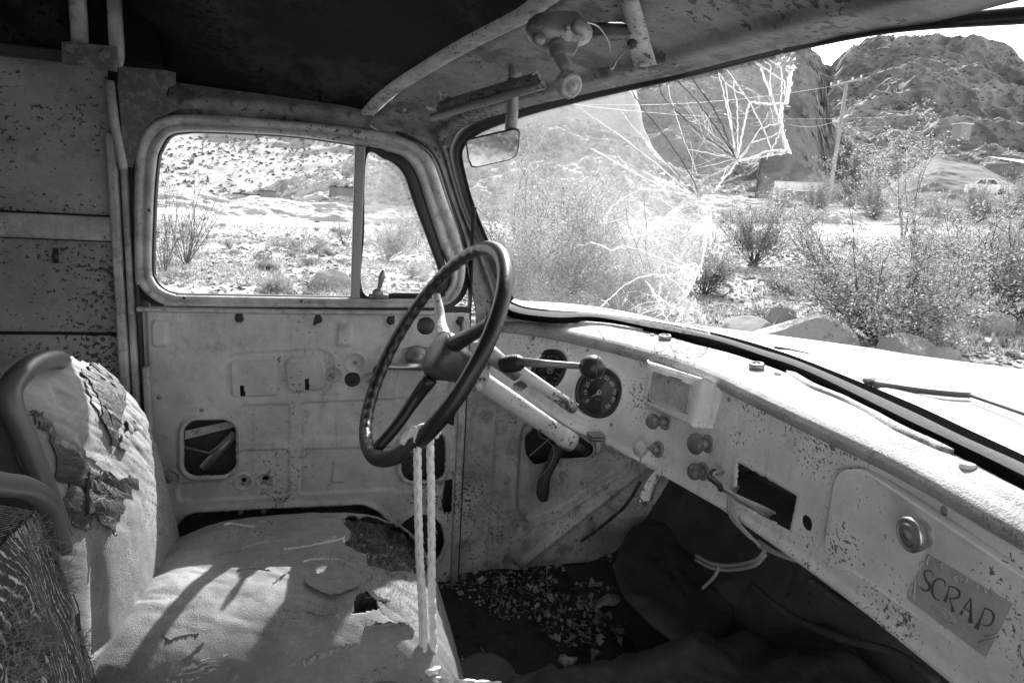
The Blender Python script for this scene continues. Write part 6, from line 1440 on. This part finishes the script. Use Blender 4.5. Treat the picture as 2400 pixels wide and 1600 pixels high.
rpo = bpy.data.objects['rope']; o = b.build('rope_fuzz', M['rope'], rpo, False); o['kind'] = 'stuff'

# ---------------- litter on the floor
b = B(); r_ = np.random.RandomState(13)
for i in range(6800):
    x = .05+r_.rand()*.75; y = .45+r_.rand()*1.1; z = FZ+.012+.02*r_.rand()+.05*max(0, (x-.62))
    if fbm(np.array([[x*7, y*7, 1.]]), 3)[0] < -.12: continue
    s = .003+.010*r_.rand()**3; Q = np.linalg.qr(r_.randn(3, 3))[0]
    if i % 3: b.add([np.array([x, y, z])+Q @ np.array(v)*s for v in ((-1, -.6, 0), (.2, -1, .2), (1, 0, -.1), (.1, .8, .2))], [(0, 1, 2, 3)])
    else:
        d = Q[0]*s*2.6; d[2] *= .3; b.tube([np.array([x, y, z]), np.array([x, y, z])+d], .0009, 3)
o = b.build('floor_litter', M['flake'], None, False); tag(o, 'dry leaves, twigs and crumbs strewn over the cab floor', 'litter', kind='stuff')
for i, (px, py, s, lb) in enumerate([(1205, 1325, .045, 'pale crumpled leaf by the kick panel'), (1395, 1370, .02, 'small pale leaf standing on the littered floor'), (1330, 1545, .022, 'round pale pebble on the dark floor'), (1395, 1530, .03, 'slim pale splinter lying on the floor'), (1425, 1400, .04, 'curled torn piece of paper at the engine cover')]):
    c = onZ(px, py, FZ+.03); r_ = np.random.RandomState(50+i); n0 = 9
    V = [c+[s*math.cos(t)*(.6+.5*r_.rand())*(.35 if i == 3 else 1), s*math.sin(t)*(.5+.4*r_.rand()), .35*s*r_.randn()] for t in np.linspace(0, 2*math.pi, n0, endpoint=False)]+[c+[0, 0, .3*s]]
    o = mk('dry_leaf' if i != 2 else 'pebble', V, [(j, (j+1) % n0, n0) for j in range(n0)], M['flake'], None, i == 2); solid(o, .002 if i != 2 else .012); tag(o, lb, 'leaf' if i in (0, 1) else 'pebble' if i == 2 else 'scrap')
# ============================================================ OUTDOORS
def gz(x, y):
    x = np.asarray(x, float); y = np.asarray(y, float)
    t = np.clip((x-3)/10., 0, 1); z = GZ+np.where(x > 3, .060*(x-3), 0)*smoothstep(t*1.0)
    return z
def gzn(x, y):
    P = np.stack([x, y, 0*x], -1); r = np.hypot(x, y)
    return gz(x, y)+.10*fbm(P*.35, 4)*np.clip((r-3)/6, 0, 1)+.02*fbm(P*3.1, 3)
def onG(px, py):
    r = _n(ray(px, py)); s = 1.
    for _ in range(4000):
        p = r*s
        if p[2] < float(gz(p[0], p[1])): break
        s *= 1.004
        if s > 400: break
    return r*s
# ground as polar sheet reaching the horizon
az = np.radians(np.linspace(-180, 180, 500)); rr = np.r_[np.linspace(.0, 2, 8)[1:], 2*np.exp(np.linspace(0, math.log(700), 260))[1:]]
A_, R_ = np.meshgrid(az, rr, indexing='ij'); gx, gy_ = R_*np.sin(A_), R_*np.cos(A_)
zz = gzn(gx, gy_)
V = np.stack([gx, gy_, zz], -1).reshape(-1, 3); V = np.vstack([V, [0, 0, GZ]]); nr = len(rr)
Fg = gridfaces(len(az), nr)
Fg += [(i*nr, (i+1)*nr, len(V)-1) for i in range(len(az)-1)]
g = mk('ground', V, Fg, M['ground']); g['kind'] = 'structure'
# pale road across the flat
rc = [onG(x, y) for x, y in [(-900, 508), (-200, 505), (360, 504), (560, 503), (830, 507), (1200, 511), (1640, 518), (2000, 522), (2400, 527), (3000, 532)]]
P = resample(rc, 160); far = P*1.10; far[:, 2] = P[:, 2]+.0
P[:, 2] = gzn(P[:, 0], P[:, 1])+.20; far[:, 2] = gzn(far[:, 0], far[:, 1])+.34
nr_ = P.copy()*.997; nr_[:, 2] = P[:, 2]-.6
o = loft('road', [nr_, P, far, far*1.01-[0, 0, .5]], M['road'], None, 160, resmp=False); o['kind'] = 'structure'

def azel(px, py):
    r = ray(px, py); return math.atan2(r[0], r[1]), math.atan2(r[2], math.hypot(r[0], r[1]))
def hill(name, crest, r0, r1, m, amp=2., nsc=.06, p=1.4, seed=0, ridged=False, az0=None, az1=None, foot=None, nt=110, naz=None, back=1.5, hs=None, lbl=None, fine=.5):
    ca = np.array([azel(x, y) for x, y in crest]); o_ = np.argsort(ca[:, 0]); ca = ca[o_]
    a0 = az0 if az0 is not None else ca[0, 0]; a1 = az1 if az1 is not None else ca[-1, 0]
    naz = naz or int(abs(a1-a0)/math.radians(.16)); aa = np.linspace(a0, a1, naz); el = np.interp(aa, ca[:, 0], ca[:, 1])
    tt = np.r_[np.linspace(0, 1, nt), np.linspace(1, back, 12)[1:]]
    AA, TT = np.meshgrid(aa, tt, indexing='ij'); EL = el[:, None]+0*TT
    r1a = r1*(1+.0*AA); RR = r0+(r1a-r0)*TT
    X_, Y_ = RR*np.sin(AA), RR*np.cos(AA); zf = gz(r0*np.sin(AA), r0*np.cos(AA))-.5; zcst = r1*np.tan(EL)
    prof = np.where(TT <= 1, np.clip(TT, 0, 1)**p, 1-(TT-1)*1.1)
    Z_ = zf+(zcst-zf)*prof
    Pn = np.stack([X_, Y_, Z_*1.4], -1)*nsc+seed*7.7
    n1 = fbm(Pn, 5, ridged); n2 = fbm(Pn*3.3+3, 4, True)
    w = np.clip(TT*4, 0, 1)*np.clip(1-(TT-1)*1, .3, 1)
    Z_ = Z_+amp*(n1*.8+.35*n2*fine)*w*.6
    if ridged: Z_ = Z_-amp*.30*w
    RR2 = RR-amp*1.3*(n1+.5*n2*fine)*w
    V = np.stack([RR2*np.sin(AA), RR2*np.cos(AA), Z_], -1)
    o = mk(name, V.reshape(-1, 3), gridfaces(naz, len(tt)), m, None, not ridged); o['kind'] = 'structure'
    if lbl: o['label'] = lbl
    return V, len(tt)
hills = []
HF, _ = hill('rocky_hill', [(1250, 20), (1500, -10), (1800, 90), (1880, 118), (1925, 165), (1945, 178), (1975, 145), (2030, 112), (2100, 104), (2180, 102), (2260, 112), (2310, 124), (2352, 148), (2400, 166), (2500, 190), (2800, 330), (3400, 420)], 150, 300, M['hill_dark'], 11., .022, 1.1, 1, True, nt=260, lbl='dark craggy hill under the sky', fine=1.)
HB, _ = hill('brush_slope', [(1560, 500), (1650, 420), (1760, 380), (1850, 330), (1900, 300), (1960, 285), (2040, 330), (2100, 300), (2180, 340), (2260, 350), (2330, 340), (2400, 360), (2600, 430), (3000, 470)], 108, 150, M['hill_mid'], 3.6, .06, .9, 2, True, lbl='rocky slope with brush at the foot of the dark hill')
HT, _ = hill('rock_tower', [(1770, 470), (1785, 330), (1800, 230), (1815, 150), (1840, 100), (1893, 118), (1918, 150), (1932, 210), (1950, 290), (1975, 340), (2010, 385), (2060, 430), (2090, 470)], 88, 105, M['hill_dark'], 4.5, .09, .7, 5, True, lbl='tall smooth rock face left of the notch')
HC, _ = hill('pale_cliff', [(1020, 60), (1150, 60), (1300, 120), (1420, 170), (1490, 200), (1502, 260), (1507, 300), (1530, 350), (1560, 385), (1620, 430), (1680, 465)], 68, 80, M['tail'], 1.8, .09, .55, 7, False, lbl='smooth pale cliff behind the tailings heap')
HA, _ = hill('brush_hill', [(-900, 100), (-300, 60), (200, 130), (500, 150), (900, 60), (1100, 20), (1250, 120)], 70, 190, M['hill_pale'], 5., .03, 1.1, 3, False, nt=180, lbl='brush-dotted hillside beyond the driver window')
HM, _ = hill('tailings_heap', [(520, 465), (600, 443), (680, 415), (760, 388), (850, 345), (950, 320), (1060, 300), (1150, 275), (1230, 258), (1290, 262), (1360, 285), (1430, 300), (1490, 330), (1560, 385), (1640, 425), (1720, 462)], 56, 76, M['tail'], 2.0, .16, .85, 4, True, lbl='pale rain-gullied heap of tailings', fine=.8)
HR, _ = hill('grey_heap', [(2030, 468), (2080, 436), (2130, 400), (2170, 372), (2205, 357), (2250, 372), (2300, 385), (2340, 405), (2400, 440), (2470, 470)], 88, 103, M['mound'], .9, .1, .8, 9, False, lbl='smooth grey heap of tailings')
for s_, c_ in enumerate([[(-300, 490), (100, 470), (300, 452), (380, 440), (430, 437), (480, 452), (540, 462), (600, 455), (700, 470), (800, 462), (880, 470), (1000, 480), (1100, 490)], [(1560, 500), (1600, 470), (1680, 455), (1760, 462), (1850, 470), (1950, 478), (2100, 490), (2300, 500), (2500, 505)]]):
    hill('berm', c_, 53, 60, M['tail'], .6, .3, .7, 20+s_, True, lbl=('bleached bank of spoil beyond the road, seen through the driver window', 'low bank beyond the road, below the dark hill')[s_])

# ---- shrubs
def bush_mesh(seed, n_stem, h, spread, leaf_n, leaf_s, up=.6, twig=3, thin=1., low=0.):
    r_ = np.random.RandomState(seed); st = B(); tips = []
    for i in range(n_stem):
        a = r_.rand()*2*math.pi; ln = (.55+.5*r_.rand()); d = _n(np.array([math.cos(a)*spread*(.3+r_.rand()), math.sin(a)*spread*(.3+r_.rand()), up+.4*r_.rand()]))
        p = np.array([math.cos(a), math.sin(a), 0])*.05*r_.rand(); pts = [p]; k = 7
        for s in range(k):
            d = _n(d+r_.randn(3)*.14+[0, 0, .04]); p = p+d*h*ln/k; pts.append(p)
            if s >= 1+int(low*0):
                for _ in range(twig):
                    q = p.copy(); dd_ = _n(d+r_.randn(3)*.55); tw = [q]
                    for z_ in range(3): dd_ = _n(dd_+r_.randn(3)*.25); q = q+dd_*h*.055*(1+.8*r_.rand()); tw.append(q)
                    st.tube(tw, np.linspace(.0035, .0015, 4)*h*.6*thin, 3, False)
                    for t_ in range(1, 4): tips.append(tw[t_])
        st.tube(pts, np.linspace(.011, .003, k+1)*h*.65*thin, 5, False)
    tips = np.array(tips); V = []; F = []
    idx = r_.randint(0, len(tips), leaf_n); C = tips[idx]+r_.randn(leaf_n, 3)*h*.022
    Dv = r_.randn(leaf_n, 3); Dv /= np.linalg.norm(Dv, axis=1)[:, None]; E_ = np.cross(Dv, r_.randn(leaf_n, 3)); E_ /= np.linalg.norm(E_, axis=1)[:, None]
    s = leaf_s*(.5+r_.rand(leaf_n))[:, None]
    V = np.stack([C-Dv*s, C+E_*s*.45, C+Dv*s, C-E_*s*.45], 1).reshape(-1, 3); F = np.arange(leaf_n*4).reshape(-1, 4)
    return (st.V, st.F), (V, F)
def bush(name, proto, px, py, width_px, label, cat='bush', group=None, top=None, zrot=None, hscale=1., pos=None):
    (st, lf, w0, h0) = proto
    p = onG(px, py) if pos is None else pos
    p[2] = float(gzn(np.array(p[0]), np.array(p[1])))
    d = (p @ RW)[2]; s = width_px/FPX*d/w0
    if top is not None: hscale = (py-top)/FPX*d/(h0*s)
    r_ = bpy.data.objects.new(name, None); COL.objects.link(r_); r_.location = p; r_.rotation_euler = (0, 0, random.random()*6.28 if zrot is None else zrot); r_.scale = (s, s, s*hscale)
    tag(r_, label, cat, group)
    for nm, me in (('stems', st), ('foliage', lf)):
        if me is None: continue
        o = bpy.data.objects.new(nm, me); COL.objects.link(o); o.parent = r_
    return r_
def mkproto(seed, *a, leafm='leaf', **k_):
    (sv, sf), (lv, lf) = bush_mesh(seed, *a, **k_)
    a_ = bpy.data.meshes.new('stems'); a_.from_pydata(sv, [], sf); a_.materials.append(M['bark'])
    w0 = np.percentile(np.abs(np.array(sv)[:, 0]), 97)*2
    h0 = np.percentile(np.array(sv)[:, 2], 98)
    b_ = None
    if len(lv): b_ = bpy.data.meshes.new('foliage'); b_.from_pydata(lv.tolist(), [], lf.tolist()); b_.materials.append(M[leafm])
    return (a_, b_, w0, h0)
big = mkproto(1, 46, 2.2, .95, 30000, .020, up=.45, twig=5)
big2 = mkproto(2, 40, 2.2, .8, 26000, .020, up=.6, twig=5)
med = mkproto(3, 26, 1.6, .7, 12000, .018, up=.8, twig=4)
bare = mkproto(4, 16, 2.0, .6, 1800, .014, up=1.1, twig=3, thin=.75)
sprig = mkproto(5, 6, 3.2, .32, 3500, .030, up=1.5, twig=3, thin=.6)
tuft = mkproto(6, 60, .7, 1.0, 500, .010, up=1.2, twig=0 or 1, thin=.5)
scrub = mkproto(7, 22, 1.0, 1.0, 3500, .020, up=.6, twig=3, leafm='leaf2')
dry = mkproto(8, 30, .9, 1.2, 700, .014, up=.4, twig=4, thin=.7, leafm='leaf2')
GB = 'creosote bushes growing round the truck'
bush('bush', big, 2066, 808, 500, 'large leafy bush with splayed stems behind the rocks by the hood', top=545, group=GB, zrot=.4, hscale=.95)
bush('bush', big2, 2372, 745, 420, 'dense bush at the right edge of the view, behind the large splayed one', top=500, group=GB)
bush('bush', big2, 2300, 640, 330, 'dense bush half hidden behind the top of the large splayed bush', top=525, group=GB)
bush('bush', med, 1765, 622, 210, 'thin upright bush with bare dark stems standing beyond the broken windshield edge', top=470, group=GB, hscale=1.15)
bush('bush', med, 1650, 690, 180, 'sparse leafy bush low down at the broken edge of the windshield glass', top=575, group=GB)
bush('bush', big, 1245, 745, 420, 'thick bush seen through the cracked glass next to the steering wheel', top=450, group=GB, hscale=1.0)
bush('bush', big2, 1450, 735, 400, 'thick bush seen through the middle of the cracked glass', top=520, group=GB, hscale=.9)
bush('bush', med, 1330, 640, 300, 'bush behind the two thick ones, seen through the cracked glass', top=440, group=GB)
bush('bush', med, 1570, 650, 240, 'small round bush behind the cracks near the broken edge', top=550, group=GB)
bush('bush', sprig, 1215, 640, 90, 'tall thin twig rising behind the mirror', top=310, group=GB)
bush('bush', sprig, 2115, 560, 200, 'tall sprawling sprig leaning across the utility pole', top=300, group=GB, hscale=1.0)
bush('bush', sprig, 2000, 520, 130, 'leafy sprig standing close to the utility pole', top=330, group=GB)
bush('bush', bare, 437, 618, 240, 'bare-stemmed bush in the left part of the driver window', top=400, group=GB, zrot=1.)
bush('bush', bare, 385, 645, 150, 'straggly half-bare bush at the left edge of the driver window', top=440, group=GB)
bush('bush', tuft, 618, 618, 90, 'small spiky tuft in the middle of the driver window', top=575, group=GB)
bush('bush', scrub, 720, 590, 150, 'low rounded scrub right of the spiky tuft', top=545, group=GB)
bush('bush', dry, 700, 690, 210, 'tangled dry brush along the bottom of the driver window', top=640, group=GB)
bush('bush', dry, 800, 660, 190, 'tangled dry brush just left of the window divider', top=615, group=GB)
bush('bush', bare, 805, 575, 110, 'small thin bush touching the window divider', top=500, group=GB)
bush('bush', med, 905, 610, 150, 'leafy bush filling the vent window', top=520, group=GB)
bush('bush', med, 975, 580, 120, 'leafy bush behind the front corner of the vent window', top=500, group=GB)
bush('bush', scrub, 1800, 752, 150, 'low dark scrub behind the rocks at the hood', top=695, group=GB)
for (x_, y_, pr_, s_, lb) in ((.6, -4.5, big, 2.2, 'bush standing behind the photographer, the one the mirror shows'), (2.4, -6.5, big2, 3.0, 'bush on the open side of the truck, further off'), (-2.0, -7., med, 2.4, 'thin bush on the open side of the truck, towards its tail'), (1.6, -10., big, 3.2, 'wide bush far out on the open side of the truck')):
    bush('bush', pr_, 0, 0, 1, lb, group=GB, pos=np.array([x_, y_, 0.])).scale = (s_/2.2, s_/2.2, s_/2.2)
bush('bush', dry, 2260, 700, 220, 'dead twiggy brush lying right of the large bush', top=650, group=GB)
r_ = np.random.RandomState(77); n_s = 0
for i in range(150):
    px = r_.uniform(330, 2420); py = 507+r_.rand()**1.6*190
    if 1020 < px < 1100: continue
    pr_ = [scrub, med, scrub, dry, big][r_.randint(5)]
    w_ = (18+(py-500)*.55)*(.6+.8*r_.rand())
    if px > 1650 and py < 610 and i % 2: continue
    if px > 1650: w_ *= .8
    if px < 1020: w_ *= .5
    zn = 'seen through the driver window' if px < 1020 else 'seen through the cracked glass' if px < 1640 else 'seen right of the broken glass'; kd = {id(scrub): 'low rounded', id(med): 'upright leafy', id(dry): 'dry twiggy', id(big): 'full leafy'}[id(pr_)]; ds = 'near' if py > 560 else 'middle-distance'
    bush('scrub_bush', pr_, px, py, w_, hscale=.62, label='%s %s scrub bush on the flat, %s' % (ds, kd, zn), group='%s %s scrub %s' % (ds, kd, zn), cat='bush')
for i in range(46):
    px = r_.uniform(1600, 2420); py = r_.uniform(452, 500)
    az_, _ = azel(px, py); p = np.array([math.sin(az_), math.cos(az_), 0])*r_.uniform(52, 64)
    bush('scrub_bush', [scrub, med][i % 2], 0, 0, r_.uniform(26, 60), 'small far scrub bush on the bank beyond the road', group='far scrub on the bank beyond the road', cat='bush', pos=p)
for px, py, w_ in [(1925, 452, 70), (2060, 450, 60), (1840, 455, 60), (2290, 448, 70), (2380, 455, 80)]:
    az_, _ = azel(px, py); p = np.array([math.sin(az_), math.cos(az_), 0])*58
    bush('scrub_bush', med, 0, 0, w_, 'tall leafy bush standing against the dark foot of the hill', group='tall bushes against the foot of the hill', cat='bush', pos=p, hscale=1.5)
# brush on the hills: tiny clumps joined (a hillside of them)
def clumps(name, V, n, s0, s1, m, lbl, seed, tmin=.05, tmax=1.):
    r_ = np.random.RandomState(seed); na, ntt, _ = V.shape; b_ = []; F = []; o_ = 0
    Vs = []
    for i in range(n):
        a = r_.randint(2, na-2); t = r_.randint(int(ntt*tmin), int((ntt-12)*tmax)); c = V[a, t]; s = s0+(s1-s0)*r_.rand()
        q = r_.randn(7, 3); q /= np.linalg.norm(q, axis=1)[:, None]; q[:, 2] = np.abs(q[:, 2]); q = c+q*s*(.5+.6*r_.rand(7, 1))
        Vs.append(q); F += [(o_, o_+1, o_+2), (o_+2, o_+3, o_+4), (o_+4, o_+5, o_+6), (o_, o_+3, o_+6), (o_+1, o_+4, o_+5)]; o_ += 7
    o = mk(name, np.vstack(Vs), F, m, None, False); tag(o, lbl, 'brush', kind='stuff')
clumps('hill_brush', HA, 9000, .15, .5, M['hillbrush'], 'dark brush dotted over the hillside beyond the driver window', 1)
clumps('hill_brush', HF, 9000, .3, 1.0, M['hillbrush'], 'sparse brush over the dark rocky hill', 2)
clumps('hill_brush', HB, 3500, .25, .8, M['leaf2'], 'brush on the slope at the foot of the dark hill', 3)
clumps('hill_stones', HM, 2500, .12, .4, M['tail'], 'lumps of rubble on the pale tailings heap', 4)
# gravel and low litter on the near ground
r_ = np.random.RandomState(5); n = 26000
aa = np.radians(r_.uniform(-12, 62, n)); rr_ = 4.5*np.exp(r_.rand(n)*math.log(7)); X_, Y_ = rr_*np.sin(aa), rr_*np.cos(aa); Z_ = gzn(X_, Y_)
Q = r_.randn(n, 5, 3); Q /= np.linalg.norm(Q, axis=2)[..., None]; s = (.02+.07*r_.rand(n)**3)*(1+rr_/25); Q = np.stack([X_, Y_, Z_], -1)[:, None]+Q*s[:, None, None]*[1, 1, .6]
o_ = np.arange(n)[:, None]*5; F = np.concatenate([o_+np.array([0, 1, 2]), o_+np.array([2, 3, 4]), o_+np.array([0, 3, 1]), o_+np.array([1, 4, 2])])
g2 = mk('gravel', Q.reshape(-1, 3), F, M['rock'], None, False); tag(g2, 'stones and gravel littering the near desert floor', 'gravel', kind='stuff')
n = 60000; aa = np.radians(r_.uniform(-14, 62, n)); rr_ = 5*np.exp(r_.rand(n)*math.log(8)); X_, Y_ = rr_*np.sin(aa), rr_*np.cos(aa)
msk = fbm(np.stack([X_*.5, Y_*.5, 0*X_], -1), 4) > -.1; X_, Y_, rr_ = X_[msk], Y_[msk], rr_[msk]; n = len(X_); Z_ = gzn(X_, Y_); C = np.stack([X_, Y_, Z_], -1)
d = r_.randn(n, 3)*[.5, .5, 1]; d[:, 2] = np.abs(d[:, 2])+.3; d /= np.linalg.norm(d, axis=1)[:, None]; e_ = r_.randn(n, 3)*[1, 1, .1]; e_ /= np.linalg.norm(e_, axis=1)[:, None]
h = (.04+.13*r_.rand(n))[:, None]; w = h*.07+.002*rr_[:, None]*.5
Vv = np.stack([C-e_*w, C+e_*w, C+d*h], 1).reshape(-1, 3); g3 = mk('dry_grass', Vv, np.arange(n*3).reshape(-1, 3), M['leaf2'], None, False); tag(g3, 'short dry grass and weeds across the desert floor', 'grass', kind='stuff')

# ---- boulders by the hood
def boulder(px, py, w_px, h_px, seed, label, depth=.7, sharp=5):
    p = onG(px, py); d = (p @ RW)[2]; w = w_px/FPX*d/2; h = h_px/FPX*d; r_ = np.random.RandomState(seed)
    bm = bmesh.new(); bmesh.ops.create_icosphere(bm, subdivisions=5, radius=1.)
    pl = [_n(r_.randn(3)*[1, 1, .7]+[0, 0, .2]) for _ in range(sharp+7)]; pd = [.68+.22*r_.rand() for _ in pl]
    q = np.array([v.co[:] for v in bm.verts])
    for n_, k_ in zip(pl, pd): q = q-n_*(np.maximum(q @ n_-k_, 0)*.93)[:, None]
    q = q*(1+.04*fbm(q*2.5+seed, 4))[:, None]+(.012*fbm(q*9+seed, 3))[:, None]
    for v, c_ in zip(bm.verts, q): v.co = (c_[0]*w*1.2, c_[1]*w*depth*1.3, c_[2]*h)
    me = bpy.data.meshes.new('boulder'); bm.to_mesh(me); bm.free(); me.polygons.foreach_set('use_smooth', [True]*len(me.polygons))
    o = link('boulder', me, M['rock']); o.location = (p[0], p[1], p[2]+h*.25); o.rotation_euler = (0, 0, -.35)
    tag(o, label, 'boulder', 'rocks set along the front of the truck'); return o
boulder(1745, 815, 125, 62, 1, 'grey angular boulder at the windshield gasket, left of the widest rock', .7)
boulder(1878, 845, 215, 92, 2, 'widest flat-topped boulder behind the hood', .55, 2)
boulder(1830, 765, 60, 42, 3, 'small pointed rock showing behind the two big boulders', .8)
boulder(2120, 852, 140, 58, 4, 'rounded boulder at the foot of the large splayed bush', .7)
boulder(2195, 862, 90, 45, 5, 'small boulder right of the rounded one at the hood edge', .8)
boulder(2250, 868, 60, 25, 6, 'lowest small stone at the right end of the row of rocks', .8)
boulder(2335, 780, 78, 40, 7, 'dark lump of rock alone on the ground right of the big bush', .8)
boulder(2170, 790, 60, 70, 8, 'upright stone hidden among the stems of the big bush', .6)
boulder(770, 672, 90, 36, 9, 'rough rock at the bottom of the driver window', .8)
boulder(550, 596, 30, 10, 12, 'flat pale stone on the ground near the bare bush', .8)

# ---- utility pole, wires, car, shed, distant clutter
def at_r(px, py, r): a, e_ = azel(px, py); return np.array([math.sin(a)*r, math.cos(a)*r, math.tan(e_)*r])
up_ = bpy.data.objects.new('utility_pole', None); COL.objects.link(up_); pb = at_r(1943, 465, 66); pt = at_r(1985, 193, 66); up_['_l'] = tuple(pb); up_.location = pb
tag(up_, 'weathered wooden utility pole with one crossarm in front of the dark hill', 'utility pole')
B().tube([pb-[0, 0, .6], pt], [.19, .13], 8).build('post', M['wood'], up_)
c0_, c1_ = at_r(1946, 203, 66), at_r(2020, 185, 66); B().tube([c0_, c1_], .085, 4).build('crossarm', M['wood'], up_)
B().tube([at_r(1962, 199, 66), at_r(1982, 216, 66)], .04, 4).build('brace', M['wood'], up_)
for t in (.02, .25, .7, .97): q = c0_*(1-t)+c1_*t; B().lathe(q, (0, 0, 1), [(.05, .05), (.25, .09), (.3, .05), (.32, 0)], 8).build('insulator', M['white'], up_)
for (a_, b_, lb) in (((1240, 238, 62), (1948, 203, 66), 'upper power line running left from the pole'), ((1300, 240, 62), (2135, 270, 80), 'lower wire crossing behind the cracked glass'), ((1843, 290, 60), (2000, 258, 80), 'short slanting wire right of the broken glass')):
    A__, B__ = at_r(*a_), at_r(*b_); P = np.array([A__*(1-t)+B__*t-[0, 0, .8*4*t*(1-t)] for t in np.linspace(0, 1, 20)]); tag(B().tube(P, .018, 4).build('power_line', M['wire']), lb, 'power line')
# parked car on the heap's foot
def carobj(px, py, r, L_, lab):
    c = at_r(px, py, r); R_ = bpy.data.objects.new('parked_car', None); COL.objects.link(R_); R_['_l'] = tuple(c); R_.location = c; tag(R_, lab, 'car')
    a, _ = azel(px, py); fx = np.array([math.cos(a), -math.sin(a), 0]); fy = np.array([math.sin(a), math.cos(a), 0])
    def w(x, y, z): return c+fx*x*L_+fy*y*L_+np.array([0, 0, z*L_])
    prof = [(-.5, .10), (-.5, .24), (-.32, .27), (-.2, .40), (.12, .41), (.28, .27), (.47, .24), (.5, .12), (.48, .08), (-.48, .08)]
    k = len(prof); V = [w(x, -.2, z) for x, z in prof]+[w(x, .2, z) for x, z in prof]
    F = [(i, (i+1) % k, k+(i+1) % k, k+i) for i in range(k)]+[tuple(range(k-1, -1, -1)), tuple(range(k, 2*k))]
    bevel(mk('body', V, F, M['white'], R_, False), .05)
    for x0_, x1_, a_, b_ in ((-.26, -.06, -.19, -.06), (-.03, .2, -.03, .11)):
        mk('window', [w(x0_, -.204, .28), w(x1_, -.204, .28), w(b_, -.204, .385), w(a_, -.204, .385)], [(0, 1, 2, 3)], M['rubber'], R_, False)
    for x in (-.31, .31): B().lathe(w(x, -.19, .09), -fy, [(0, .085*L_), (.03*L_, .085*L_), (.032*L_, 0)], 16).build('wheel', M['rubber'], R_)
carobj(2312, 459, 86, 4.0, 'small white car parked at the foot of the grey heap')
sh_ = bpy.data.objects.new('hillside_shed', None); COL.objects.link(sh_); c = at_r(2250, 326, 135); sh_['_l'] = tuple(c); sh_.location = c; tag(sh_, 'small board shed perched on the brushy hillside', 'shed')
b = B().box(c+[0, 0, 1.0], (2., 1.8, 2.4)); b.build('wall', M['wood'], sh_, False); B().box(c+[0, 0, 2.3], (2.3, 2.1, .15)).build('roof', M['white'], sh_, False)
h2 = bpy.data.objects.new('low_house', None); COL.objects.link(h2); c = at_r(2390, 385, 110); h2['_l'] = tuple(c); h2.location = c; tag(h2, 'white-roofed low building half hidden at the right edge behind the grey heap', 'building')
B().box(c-[0, 0, .8], (5, 4, 1.4)).build('wall', M['mound'], h2, False)
mk('roof', [c+[-2.8, -2.4, -.1], c+[2.8, -2.4, -.1], c+[2.8, 2.4, .9], c+[-2.8, 2.4, .9], c+[-2.8, -2.4, -.2], c+[2.8, -2.4, -.2]], [(0, 1, 2, 3), (0, 4, 5, 1)], M['white'], h2, False)
def boxthing(name, px, py, r, d, m, lab, cat, rot=0):
    c = at_r(px, py, r); a, _ = azel(px, py); a += rot; Rm = [[math.cos(a), math.sin(a), 0], [-math.sin(a), math.cos(a), 0], [0, 0, 1]]
    o = bpy.data.objects.new(name, None); COL.objects.link(o); o['_l'] = tuple(c); o.location = c; tag(o, lab, cat)
    bevel(B().box(c, d, Rm).build('box_body', m, o, False), .03); B().box(c+[0, 0, d[2]/2+.04], (d[0]*1.03, d[1]*1.03, .06), Rm).build('box_top', M['dark'] if m is not M['white'] else m, o, False)
    return o
boxthing('trailer', 1870, 438, 62, (3.6, 1.6, .55), M['white'], 'long low white trailer behind the scrub, right of the broken glass', 'trailer')
boxthing('crate', 628, 456, 54, (1.1, .9, .45), M['mound'], 'small open box on the pale bank in the driver window', 'crate')
boxthing('low_shack', 810, 450, 55, (2.4, 1.6, .6), M['mound'], 'low grey shed with clutter on its roof, beside the window divider', 'shed')
boxthing('white_board', 1824, 458, 60, (.9, .1, 1.0), M['white'], 'small white board standing in the scrub', 'board')
for q, s, w_ in (((785, 440), .5, 'left end'), ((812, 440), .4, 'middle'), ((830, 441), .5, 'right end')):
    c = at_r(*q, 55); o = B().box(c, (s, .3, .18)).box(c+[0, 0, .12], (s*.5, .2, .12)).build('roof_clutter', M['dark'], None, False); tag(o, 'dark junk lying on the %s of the low grey shed roof' % w_, 'junk', 'junk on the shed roof')
o = B(); o.tube([at_r(545, 453, 54), at_r(620, 458, 54)], .06, 4); o.tube([at_r(560, 453, 54), at_r(575, 446, 54)], .05, 4); tag(o.build('timber_plank', M['dark']), 'dark planks lying on the bank left of the small box', 'plank')
